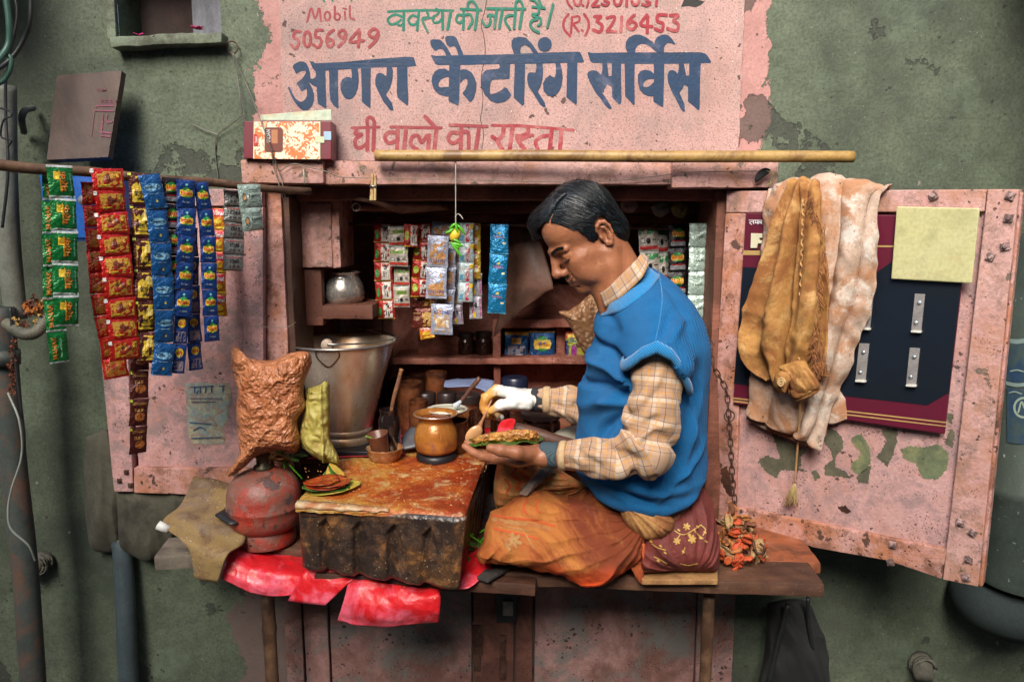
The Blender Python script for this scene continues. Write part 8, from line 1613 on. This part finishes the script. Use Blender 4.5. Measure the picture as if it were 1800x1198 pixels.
def fan(anchor, freq, amp, seed=0, fall=.0, power=.55):
    A = Vector(anchor)
    def f(x, y, h, w, side):
        d = w - A; r = math.hypot(d.x, d.z) + .001; a = math.atan2(d.z, d.x); wob = noise.noise((w.x * 9, w.z * 9, seed)) * 1.6 + noise.noise((w.x * 22, w.z * 22, seed + 4)) * .5
        s1 = math.sin(a * freq + wob + seed); s2 = math.sin(a * freq * 2.3 + wob * 2 + seed * 3 + r * 12); m = .45 + .55 * noise.noise((w.x * 7, w.z * 7, seed + 9))
        k = amp * ((1 - abs(s1) ** power) * 1.0 * m + (1 - abs(s2) ** power) * .38 + .5 * noise.noise((w.x * 12, w.z * 12, seed + 2)) + .08 * noise.noise((w.x * 90, w.z * 90, seed))) * min(1, r * 14)
        return (0, -k if side == 0 else k * .2, k * .3)
    return f
def ridges(amp, s, dirv=None, seed=0):
    def f(x, y, h, w, side):
        q = w * s + Vector((seed, seed * 2, 0))
        if dirv is not None: q = Vector((w.dot(dirv[0]) * s * .35, w.dot(dirv[1]) * s * 1.5, w.y * s * .5 + seed))
        a = noise.noise(tuple(q)); b = noise.noise(tuple(q * 2.6 + Vector((4, 2, 1)))); c = 1 - 2 * abs(noise.noise(tuple(q * 1.3 + Vector((7, 7, 1)))))
        k = amp * (a * .8 + b * .4 + max(0, c) * .5) * (1 if side == 0 else -.3); return (k * .15, -k, k * .35)
    return f
D1 = (Vector((.45, 0, -.9)), Vector((.9, 0, .45)))
ypl = lambda a, b, ya, yb: (lambda x, y: lerp(ya, yb, (y - a) / (b - a)))
lap = puff('lap_cloth', [(862,900),(885,888),(905,873),(930,862),(955,860),(975,866),(1000,872),(1025,862),(1055,858),(1085,868),(1110,884),(1130,905),(1140,930),(1128,962),(1132,985),(1105,1000),(1075,1018),(1052,1028),(1020,1027),(985,1010),(940,1000),(905,993),(880,990),(862,985),(848,988),(838,975),(848,955),(852,930)], ypl(860, 1028, 1.47, 1.350), .055, .05, m_lap, None, rings=60, nb=320, spine=[(905, 935), (1075, 935)], power=3.4, disp=lambda x, y, h, w, s: tuple(np.array(fan(B(1150, 905, 1.4), 8, .015, 1)(x, y, h, w, s)) + np.array(ridges(.010, 13, None, 4)(x, y, h, w, s)) + np.array((0, 0, .005 * noise.noise((w.x * 50, 2, w.z * 50)) * (1 - h) + .002 * noise.noise((w.x * 170, 2, w.z * 170)) * (1 - h)))), loc=B(1000, 1000, 1.40))
tagp(lap, 'orange brown stained cloth spread over his folded legs, hanging over the bench edge', 'cloth')
q = puff('cloth_end', [(1088,872),(1120,884),(1150,893),(1175,903),(1186,922),(1172,938),(1150,948),(1130,946),(1108,930),(1092,905)], 1.375, .028, .02, worn('ochre_cloth_end', (.42, .20, .06), (.54, .32, .12), 14, stain=(.22, .07, .02), stamt=.6, stscale=16, rough=.8, bump=.7), None, rings=24, nb=120, spine=[(1110, 898), (1160, 925)], disp=fan(B(1090, 870, 1.4), 8, .012, 5), loc=B(1140, 940, 1.42)); tagp(q, 'pale ochre bunched cloth end tucked against the vest hem', 'cloth')
q = puff('cloth_corner', [(1098,972),(1120,960),(1134,956),(1132,990),(1128,1025),(1112,1005)], 1.365, .008, .006, worn('red_cloth_corner', (.55, .07, .015), (.50, .14, .04), 16, stain=(.25, .05, .02), stamt=.4, rough=.8, bump=.6), None, rings=16, nb=80, disp=ridges(.006, 40, D1, 5), loc=B(1118, 990, 1.365)); tagp(q, 'pointed red cloth corner hanging between the orange and maroon cloths', 'cloth')
q = puff('patterned_cloth', [(878,800),(905,803),(940,808),(975,822),(1005,838),(1030,856),(1020,872),(985,876),(950,872),(915,882),(890,894),(872,890),(868,850)], 1.52, .05, .04, worn('ochre_patterned_cloth', (.44, .23, .07), (.54, .34, .12), 12, stain=(.22, .08, .02), stamt=.55, stscale=11, stain2=(.50, .12, .03), st2=.5, speck=(.12, .06, .02), sden=.8, sscale=160, rough=.85, bump=.6), None, rings=36, nb=180, spine=[(895, 845), (985, 855)], disp=fan(B(1040, 850, 1.5), 8, .014, 6), loc=B(940, 880, 1.52)); tagp(q, 'ochre patterned cloth bundle between the worktop and his belly', 'cloth')
pt_b = None
def printed(o, strokes, mat, off=.0008, name='painted_pattern', sm=True):
    dg = bpy.context.evaluated_depsgraph_get(); me = o.data; loc = rootloc(o); tr = BVHTree.FromPolygons([v.co + loc for v in me.vertices], [tuple(p.vertices) for p in me.polygons])
    cnt_ = [0]
    def hit(x, y, of): return surf(x, y, tr, off + of, 1.45)
    return letters(name, [], strokes, (0, 0, 1), mat, o, hit, sm=sm)
bpy.context.view_layer.update()
m_redl = plain('red_dye', (.55, .09, .02), .85); m_pale = worn('pale_dye', (.44, .26, .09), (.34, .13, .04), 26, stain=(.34, .08, .02), stamt=.6, stscale=30, rough=.85)
printed(q, [([(897,812),(908,822),(900,835),(914,845),(908,856),(922,866)],4.5),([(912,808),(924,820),(916,832),(930,842),(926,852),(938,858)],4.5),([(888,842),(896,854),(890,866)],4)], m_redl)
printed(lap, [([(868,912),(900,918),(935,922),(965,930)],7),([(872,920),(905,928),(940,934)],3)], m_pale); printed(lap, [([(866,905),(900,910),(940,914),(975,924)],3.5),([(868,928),(905,936),(945,946)],3.5),([(926,880),(920,892),(926,902)],4),([(946,878),(942,890),(948,900)],4)], m_redl)
P = []
for k in range(6): a = k * math.pi / 3 + .3; P.append(([(903 + 4 * math.cos(a), 950 + 4 * math.sin(a)), (903 + 12 * math.cos(a), 950 + 12 * math.sin(a))], 6.5))
P += [([(880,943),(897,966)],5),([(925,940),(938,962)],3)]; printed(lap, P, m_pale, sm=False)
kn_ = thing('knife', 'dark iron blade wedged between the cloths under his wrist', 'knife', B(945, 840, 1.44)); kp = Plane(B(905, 870, 1.42), B(985, 800, 1.46), B(925, 875, 1.41))
MB().prism([B(911, 868, 1.415), B(926, 872, 1.415), B(978, 822, 1.45), B(992, 796, 1.46), B(970, 803, 1.465)], Vector((.0, .006, .002))).build('blade', worn('iron_blade', (.09, .075, .065), (.16, .14, .12), 20, stain=(.20, .07, .03), stamt=.4, rough=.4, metal=.5), kn_, smooth=False, bevel=.0008)
# maroon cloth, its rolled hem, folded mat
m_mar = worn('maroon_cotton', (.13, .020, .016), (.20, .035, .025), 10, stain=(.07, .012, .010), stamt=.5, stscale=8, rough=.75, bump=.5)
mc = puff('maroon_cloth', [(1128,945),(1145,925),(1165,902),(1195,886),(1220,866),(1238,858),(1252,882),(1259,925),(1264,965),(1260,1000),(1235,1004),(1190,1003),(1150,1006),(1127,1004),(1118,975)], ypl(870, 1005, 1.455, 1.385), .055, .03, m_mar, None, rings=44, nb=220, spine=[(1160, 970), (1225, 950)], power=2.8, disp=fan(B(1215, 1005, 1.4), 7, .016, 3), loc=B(1200, 1000, 1.42)); tagp(mc, 'maroon cloth bundle with gold floral print by his hip', 'cloth')
bpy.context.view_layer.update()
m_goldp = plain('gold_dye', (.58, .34, .08), .6); P = []
for (x, y, r) in ((1207, 925, 6), (1190, 950, 6), (1217, 947, 7), (1212, 940, 3)):
    for k in range(6): a = k * math.pi / 3 + r; P.append(([(x + r * .3 * math.cos(a), y + r * .3 * math.sin(a)), (x + r * .85 * math.cos(a), y + r * .85 * math.sin(a))], r * .55))
for L in ([(1186,932),(1196,938),(1206,938),(1220,930),(1232,922)], [(1212,938),(1216,944)], [(1196,938),(1190,948)], [(1220,930),(1226,938),(1236,946)], [(1232,922),(1240,930),(1236,940)], [(1146,955),(1156,962),(1170,966)], [(1150,978),(1162,984),(1172,990)], [(1204,962),(1200,972)], [(1150,940),(1146,948)], [(1196,990),(1210,993),(1226,990)]): P.append((L, 1.8))
for (x, y) in ((1192,930),(1225,924),(1238,934),(1230,944),(1240,950),(1160,958),(1168,970),(1156,984),(1143,950),(1200,968)): P.append(([(x, y), (x + 2.5, y + 2)], 3))
printed(mc, P, m_goldp, .0012)
bpy.context.view_layer.update()
q = MB().tube(vspl([B(1238,905,1.42), B(1254,935,1.40), B(1250,968,1.385), B(1228,988,1.375), B(1200,997,1.37), B(1184,992,1.375)], 40), [.005 + .003 * math.sin(i * .08) for i in range(40)], 12).build('rolled_hem', m_mar, mc)
mt = thing('folded_mat', 'flat folded ochre brown cloth mat under the maroon cloth', 'mat', atz(1200, 1012, BZ)); m0 = [atz(1128, 1018, BZ + .012), atz(1262, 1018, BZ + .012), atz(1261, 985, BZ + .012), atz(1122, 980, BZ + .012)]
m_mat = worn('ochre_canvas', (.34, .17, .06), (.44, .24, .09), 12, stain=(.16, .07, .03), stamt=.5, stscale=10, rough=.85, bump=.5)
for i in range(1): MB().prism(m0, (0, 0, -.0115)).build('fold', m_mat, mt, smooth=False, bevel=.0022, bseg=3)
MB().prism([atz(838, 1012, BZ + .010), atz(858, 1018, BZ + .010), atz(905, 990, BZ + .012), atz(880, 975, BZ + .012)], (0, 0, -.008)).build('fold', worn('black_cloth_fold', (.03, .026, .024), (.06, .05, .045), 12, rough=.9), mt, smooth=False, bevel=.002)
# dried flowers at the right end of the bench
fh_ = thing('dried_flowers', 'heap of dried orange and brown marigold petals on the right end of the bench', 'flowers', atz(1300, 985, BZ))
m_fl = [worn('dry_petal_a', (.42, .13, .03), (.55, .24, .07), 40, stain=(.16, .06, .03), stamt=.5, stscale=50, rough=.8), worn('dry_petal_b', (.36, .22, .09), (.48, .32, .14), 40, stain=(.16, .08, .04), stamt=.5, stscale=50, rough=.8), worn('dry_petal_c', (.18, .06, .03), (.26, .11, .05), 40, rough=.8), worn('red_petal', (.55, .06, .02), (.48, .12, .03), 40, rough=.7)]
def petal(c, s, m, parent):
    d = Vector((random.gauss(0, 1), random.gauss(0, .5), random.gauss(0, 1))).normalized(); e = d.orthogonal().normalized(); e = Matrix.Rotation(random.uniform(0, 6.3), 3, d) @ e; n_ = d.cross(e); V = []; sd = random.random() * 50
    for j in range(7):
        for i in range(7):
            u, v = i / 6 - .5, j / 6 - .5; wd = math.cos(v * 2.4); V.append(c + d * v * s * 1.5 + e * u * s * wd * 1.2 + n_ * s * (.28 * math.sin(u * 11 + sd) * (v + .6) + .22 * noise.noise((u * 4, v * 4, sd))))
    return mesh('petal', V, [(j*7+i, j*7+i+1, (j+1)*7+i+1, (j+1)*7+i) for j in range(6) for i in range(6)], m, parent, solid=.0008)
for k in range(95):
    t_ = random.random(); px = 1262 + 82 * random.random() ** 1.0; top = 885 + abs(px - 1290) * 1.15; py = lerp(top, 990 - max(0, px - 1310) * .2, random.random()); petal(B(px, py, 1.52 + random.gauss(0, .015) - (py - 900) * .0008), random.uniform(.010, .021), m_fl[random.choice((0, 0, 1, 1, 2, 3))] if py < 985 else m_fl[3], fh_)
for k in range(8): petal(B(1290 + random.gauss(0, 16), 986 + random.gauss(0, 5), 1.42), .014, m_fl[3], fh_)
MB().tube(vspl([B(1336, 955, 1.43), B(1344, 962, 1.42), B(1342, 972, 1.42), B(1332, 972, 1.42), B(1326, 962, 1.43), B(1324, 950, 1.44)], 26), [.0026] * 26, 8).build('iron_hook', m_rust, fh_)
# chain from the jamb down to the bench
chn = thing('chain', 'rusty link chain hanging from the right jamb to the dried flowers', 'chain', B(1250, 640, 1.66)); CP = spline([tuple(at(*p)) for p in ((1249,600,1.68),(1253,640,1.665),(1268,668,1.66),(1277,690,1.655),(1281,730,1.65),(1284,780,1.64),(1287,830,1.635),(1291,875,1.63),(1294,900,1.62))], 400)
L = np.r_[0, np.cumsum(np.linalg.norm(np.diff(CP, axis=0), axis=1))]; step = .0165; n = int(L[-1] / step); lk = None
for k in range(n):
    i = int(np.searchsorted(L, (k + .5) * step)); c = Vector(CP[i]); d = Vector(CP[min(399, i + 8)] - CP[max(0, i - 8)]).normalized(); e = d.cross(Vector((0, 1, 0))).normalized()
    if k % 2: e = d.cross(e).normalized()
    if k % 3 == 0: e = (e + d.cross(e) * .4).normalized()
    if lk is None:
        pts = [Vector((.0052 * math.cos(w), 0, .0112 * math.copysign(abs(math.sin(w)) ** .8, math.sin(w)))) for w in np.linspace(0, 2 * math.pi, 17)[:-1]]; mb = MB(); mb.tube(pts + [pts[0]], .0017, 7, caps=False); lk = mesh('link', mb.V, mb.F, m_rust, None); lkm = lk.data; bpy.data.objects.remove(lk)
    o = bpy.data.objects.new('link', lkm); COL.objects.link(o); M = Matrix((e, d.cross(e), d)).transposed(); o.matrix_world = Matrix.Translation(c - chn.location) @ M.to_4x4(); o.parent = chn
c = at(1282, 731, 1.645); MB().tube([c + Vector((.0115 * math.cos(w), 0, .0125 * math.sin(w))) for w in np.linspace(0, 6.2832, 30)], .0015, 6, caps=False).build('ring', m_rust, chn)
# cloths hanging over the right door leaf ------------------------------
m_wcl = worn('dirty_white_cloth', (.44, .31, .23), (.56, .44, .36), 7, stain=(.34, .14, .05), stamt=.6, stscale=8, stain2=(.60, .58, .52), st2=.3, speck=(.10, .05, .035), sden=.5, sscale=80, rough=.85, bump=.45)
m_ocl = worn('ochre_cloth', (.36, .165, .035), (.48, .25, .075), 6, stain=(.22, .075, .02), stamt=.6, stscale=9, stain2=(.52, .32, .12), st2=.3, rough=.85, bump=.5)
lm = lambda x, y, o: LP.hit(x, y, o)
def folds(n, amp, sk=0, seed=0): 
    def f(u, v, p):
        a = abs(math.sin(math.pi * (u * n + sk * v + .6 * noise.noise((v * 2.5, u * 2, seed))))) ** .7; return amp * (a - .5) * min(1, .35 + v * 1.4) + amp * .5 * noise.noise((p[0] * 22, p[2] * 12, seed)) + amp * .2 * noise.noise((p[0] * 70, p[2] * 40, seed)) + amp * .55 * (.5 - abs(noise.noise((p[0] * 26 + p[2] * 9, p[2] * 13, seed + 5))))
    return f
q = sheet('hanging_cloth', [[(1356,346,-.012),(1400,336,-.012),(1440,330,-.012),(1490,330,-.012),(1530,334,-.012),(1558,340,-.012)], [(1352,335,.012),(1396,322,.016),(1430,311,.018),(1480,316,.018),(1528,325,.016),(1566,331,.012)], [(1348,356,.022),(1396,350,.034),(1430,345,.040),(1482,345,.038),(1522,350,.034),(1545,346,.020)],
  [(1342,420,.024),(1392,420,.040),(1440,420,.046),(1486,420,.046),(1518,420,.042),(1538,420,.024)], [(1334,520,.026),(1384,520,.042),(1434,520,.050),(1476,520,.052),(1508,520,.046),(1529,520,.026)], [(1330,600,.026),(1374,600,.042),(1420,600,.052),(1454,600,.052),(1484,600,.046),(1504,595,.028)],
  [(1326,660,.026),(1366,664,.042),(1408,670,.050),(1438,672,.050),(1462,668,.044),(1480,656,.028)], [(1318,712,.026),(1352,724,.040),(1390,740,.046),(1418,748,.048),(1440,740,.042),(1460,716,.030)], [(1313,724,.026),(1344,742,.036),(1376,756,.042),(1402,766,.044),(1424,778,.042),(1443,792,.034)]],
  110, 120, m_wcl, None, mapf=lm, th=.0022, loc=LP.hit(1440, 330, .01), disp=folds(3.2, .020, .5, 1)); tagp(q, 'long stained white cloth hung over the top of the right pink door', 'cloth', 'cloths hung on the right door')
q = sheet('hanging_cloth', [[(1452,690,.020),(1472,684,.024),(1486,700,.020)], [(1448,715,.022),(1470,716,.026),(1489,733,.020)], [(1440,738,.022),(1462,745,.026),(1487,736,.020)]], 20, 20, m_wcl, None, mapf=lm, th=.002, loc=LP.hit(1460, 700, .02)); tagp(q, 'small folded corner of white cloth sticking out at the right near the bottom', 'cloth', 'cloths hung on the right door')
q = sheet('hanging_cloth', [[(1320,716,.016),(1350,726,.020),(1380,736,.022),(1420,756,.022)], [(1313,730,.018),(1345,744,.022),(1376,753,.024),(1412,764,.022)], [(1311,736,.018),(1340,752,.022),(1370,764,.022),(1430,788,.020)]], 24, 10, m_wcl, None, mapf=lm, th=.002, loc=LP.hit(1360, 740, .02)); tagp(q, 'lower layer of the white cloth peeping out along its bottom edge', 'cloth', 'cloths hung on the right door')
def ofold(u, v, p):
    cr_ = -.030 * math.exp(-((u - (.46 - .06 * v)) / .035) ** 2) * min(1, max(0, v * 4 - .6)); a = .013 * math.sin(u * 17 + v * 3 + 1.5 * noise.noise((v * 3, u, 2))); b = .010 * (1 - 2 * abs(noise.noise((u * 5 + v * 2.5, v * 4, 4)))); return cr_ + a * min(1, v * 2.4) + b * min(1, .25 + v) + .002 * noise.noise((p[0] * 90, p[2] * 60, 1)) + .009 * (.5 - abs(noise.noise((p[0] * 30 + p[2] * 8, p[2] * 12, 7))))
oc = sheet('hanging_cloth', [[(1392,348,.018),(1408,340,.020),(1424,338,.020),(1434,345,.018)], [(1388,326,.052),(1406,319,.060),(1424,318,.062),(1438,327,.056)], [(1376,356,.058),(1396,350,.074),(1424,350,.078),(1443,354,.060)], [(1368,400,.060),(1388,402,.082),(1424,404,.086),(1449,405,.064)], [(1348,470,.060),(1376,474,.086),(1422,476,.090),(1453,478,.066)], [(1318,550,.060),(1366,556,.088),(1418,560,.092),(1454,560,.068)],
  [(1312,600,.060),(1360,606,.086),(1410,612,.090),(1450,614,.068)], [(1322,642,.058),(1364,648,.078),(1400,652,.084),(1440,655,.066)], [(1352,664,.056),(1378,664,.066),(1400,664,.070),(1428,668,.060)]], 130, 130, m_ocl, None, mapf=lm, th=.0025, loc=LP.hit(1410, 320, .05), disp=ofold)
tagp(oc, 'ochre brown cloth with frayed edge hung over the white cloth on the right door', 'cloth', 'cloths hung on the right door')
m_fr = worn('frayed_brown_edge', (.26, .10, .03), (.36, .16, .05), 60, stain=(.14, .05, .02), stamt=.5, stscale=40, rough=.9)
mb = MB()
for k in range(520):
    v = random.random(); py = lerp(345, 655, v); px = 1436 + (8 if v > .15 else 0) + 4 * math.sin(v * 5) + random.gauss(-10 + 4 * v, 5.5); c = LP.hit(px, py, .098 - .012 * abs(px - 1432) / 12); L_ = random.uniform(.008, .020); d = LP.u * random.gauss(-.1, .35) + Vector((0, 0, -1)) + LP.n * random.uniform(0, .3)
    mb.tube([c, c + d * L_ * .5 + LP.n * .001, c + d * L_ - LP.n * .002], [.0011, .0009, .0004], 4)
for k in range(90):
    t_ = random.random(); c = LP.hit(1440 + random.gauss(0, 5), 600 + 50 * t_, .09); mb.tube(vspl([c, c + Vector((0, 0, -.02)), LP.hit(1448 + random.gauss(0, 5), 650 + random.uniform(-10, 14), .075)], 6), .0010, 4)
o = mb.build('frayed_fringe', m_fr, oc, smooth=False); o['kind'] = 'stuff'
def braid(px0, amp, n, y0, y1, off, r):
    P = [LP.hit(px0(y) + amp * math.sin(y * .35), y, off + .002 * math.cos(y * .35)) for y in np.linspace(y0, y1, n)]; MB().tube(P, [r * (1 + .35 * math.sin(i * 1.3)) for i in range(n)], 7).build('braided_hem', worn('braid_ochre', (.48, .26, .08), (.58, .36, .15), 60, stain=(.26, .10, .03), stamt=.4, stscale=60, rough=.9), oc)
braid(lambda y: 1412 - 9 * max(0, (y - 360)) / 290, 1.6, 170, 350, 655, .102, .0017)
# knot, cord and tassel
kt = thing('cloth_knot', 'rolled ochre cloth knot tying the hanging cloths together at the bottom', 'knot', LP.hit(1400, 665, .09))
K = Plane(LP.a + LP.n * .10, LP.a + LP.n * .10 + LP.u, LP.a + LP.n * .10 + LP.v)
def kpuff(name, outl, off, f_, b_, m, seed, par=kt, amp=.008, s_=45):
    Y0 = lambda x, y: LP.hit(x, y, off).y
    return puff(name, outl, Y0, f_, b_, m, par, rings=20, nb=90, disp=ridges(amp, s_, D1, seed))
kpuff('wrapped_band', [(1368,644),(1392,636),(1414,634),(1424,650),(1438,672),(1436,684),(1410,692),(1396,694),(1384,676)], .105, .016, .012, m_ocl, 3)
kpuff('rolled_end', [(1361,662),(1370,652),(1382,656),(1388,670),(1380,688),(1368,690),(1360,680)], .118, .014, .012, m_ocl, 7)
c = LP.hit(1373, 672, .142); w_ = [c + LP.u * (.0085 * (1 - a / 15) * math.cos(a)) + Vector((0, 0, .0105 * (1 - a / 15) * math.sin(a))) for a in np.linspace(0, 13, 50)]; MB().tube(w_, .0018, 6).build('roll_spiral', worn('pale_ochre_fold', (.50, .32, .14), (.58, .40, .20), 40, rough=.9), kt)
for i, (a, b_) in enumerate((((1398, 694), (1420, 690)), ((1402, 698), (1432, 690)), ((1392, 690), (1406, 700)))):
    kpuff('frayed_end', [(a[0]-10, a[1]-8), (b_[0]+6, b_[1]-10), (b_[0]+4, b_[1]), (a[0]+4, a[1]+6), (a[0]-6, a[1]+2)], .11 - .006 * i, .005, .005, m_ocl, 9 + i, amp=.004)
cd = thing('cord', 'thin ochre cord with a frayed tassel hanging from the cloth knot', 'cord', LP.hit(1407, 695, .09)); CPp = [LP.hit(x, y, o_) for x, y, o_ in ((1408,690,.105),(1406,720,.075),(1403,770,.045),(1400,810,.03),(1397,848,.025))]
m_cord = worn('cord_ochre', (.42, .22, .08), (.50, .30, .13), 60, rough=.9); MB().tube(vspl(CPp, 40), [.0032 - .0012 * i / 39 for i in range(40)], 8).build('cord_strand', m_cord, cd)
mb = MB(); e = CPp[-1]
for k in range(34): a = LP.hit(1390 + random.gauss(0, 6.5), 885 + random.uniform(-14, 8), .02 + random.uniform(0, .008)); mb.tube(vspl([e, e.lerp(a, .5) + Vector((random.gauss(0, .002), -.003, 0)), a], 7), .0007, 4)
o = mb.build('tassel', plain('tassel_straw', (.46, .34, .14), .85), cd); o['kind'] = 'stuff'
# dark trousers on the left under the door leaf
m_olive = worn('olive_drill', (.075, .072, .050), (.10, .095, .066), 8, stain=(.025, .024, .018), stamt=.5, rough=.9, bump=.4)
tr = thing('hanging_trousers', 'dark olive trousers hanging behind the left door', 'trousers', at(230, 870, 1.68))
puff('leg', [(152,768),(170,760),(190,756),(212,800),(214,880),(214,940),(207,964),(185,970),(162,960),(152,900),(148,830)], 1.692, .020, .012, m_olive, tr, rings=30, nb=120, spine=[(180, 800), (185, 920)], disp=ridges(.012, 14, (Vector((0, 0, 1)), Vector((1, 0, 0))), 2))
puff('leg', [(204,862),(260,858),(330,860),(326,900),(305,945),(285,968),(262,985),(238,978),(214,958),(207,910)], 1.685, .022, .012, m_olive, tr, rings=30, nb=120, spine=[(235, 890), (270, 920)], disp=ridges(.014, 14, (Vector((0, 0, 1)), Vector((1, 0, 0))), 6))
# lower right: dark bag of cloth, big drain pipe with its bulging foot
q = puff('dark_bag', [(1350,1060),(1385,1052),(1420,1058),(1438,1100),(1450,1130),(1446,1220),(1340,1225),(1346,1140)], 1.66, .035, .02, worn('dark_grey_canvas', (.012, .013, .013), (.022, .023, .022), 8, rough=.9), None, rings=26, nb=100, disp=ridges(.020, 14, D1, 4), loc=at(1400, 1100, 1.66)); tagp(q, 'dark canvas bag hanging under the right end of the bench', 'bag')
MB().tube(vspl([at(1352, 1200, 1.62), at(1368, 1130, 1.61), at(1385, 1062, 1.60)], 12), .006, 8).build('strap', m_cable, q); MB().tube(vspl([at(1428, 1140, 1.62), at(1422, 1095, 1.61), at(1420, 1050, 1.60)], 12), .005, 8).build('strap', m_cable, q)
m_drain = worn('grey_green_pipe', (.05, .072, .062), (.075, .10, .085), 5, stain=(.05, .06, .05), stamt=.6, stscale=4, speck=(.3, .38, .32), sden=.1, sscale=50, rough=.5, bump=.3)
dp = thing('drain_pipe', 'large grey green drain pipe with a bulging foot at the lower right', 'pipe', at(1800, 1100, 1.60)); cD = at(1812, 900, 1.60)
zz = lambda py: at(1812, py, 1.52).z - cD.z
MB().lathe([(.04, zz(1060)), (.098, zz(1048)), (.104, zz(1036)), (.104, zz(890)), (.107, zz(886)), (.107, zz(872)), (.103, zz(868)), (.103, zz(420)), (.1, zz(410)), (.0001, zz(405))], cD, 48).build('pipe_body', m_drain, dp, autosmooth=40)
MB().lathe([(.0001, zz(1150)), (.09, zz(1145)), (.118, zz(1125)), (.126, zz(1105)), (.122, zz(1085)), (.10, zz(1062)), (.0001, zz(1058))], cD + Vector((.0, .04, 0)), 48).build('pipe_foot', worn('dark_foot', (.030, .042, .042), (.035, .046, .046), 6, rough=.92, spec=.15), dp)
mD = worn('blue_pipe_label', (.02, .05, .11), (.03, .08, .15), 14, stain=(.06, .09, .07), stamt=.6, stscale=14, rough=.6)
def onpipe(x, y, o):
    d = ray(x, y); ox, oy = CAM.x - cD.x, CAM.y - cD.y; r = .1045 + o; a = d.x**2 + d.y**2; b = 2 * (ox*d.x + oy*d.y); c = ox*ox + oy*oy - r*r; D = max(0, b*b - 4*a*c); return CAM + d * ((-b - math.sqrt(D)) / (2*a))
mbp = MB()
def band(y0, y1, x0, m, o=.0004):
    V = []; 
    for j in range(5):
        for i in range(16): V.append(onpipe(x0 + (1830 - x0) * i / 15, y0 + (y1 - y0) * j / 4 + 4 * math.sin(i * .3), o))
    return mesh('label_band', V, [(j*16+i, j*16+i+1, (j+1)*16+i+1, (j+1)*16+i) for j in range(4) for i in range(15)], m, dp)
band(600, 668, 1768, mD); band(680, 776, 1770, mD); band(592, 600, 1764, plain('pale_band', (.25, .35, .33), .6)); band(669, 676, 1768, _MC['pale_band'])
letters('print', [], [(circ(1800, 716, 17), 4), ([(1790,724),(1796,706),(1804,722),(1812,704)], 3), ([(1776,652),(1788,650),(1800,653)], 2), ([(1774,690),(1784,688),(1796,692)], 2)], (0, 0, 1), plain('label_print', (.35, .45, .35), .6), dp, lambda x, y, o: onpipe(x, y, .0008 + o))
q = MB(); V = [at(1803, 340, 1.6)];
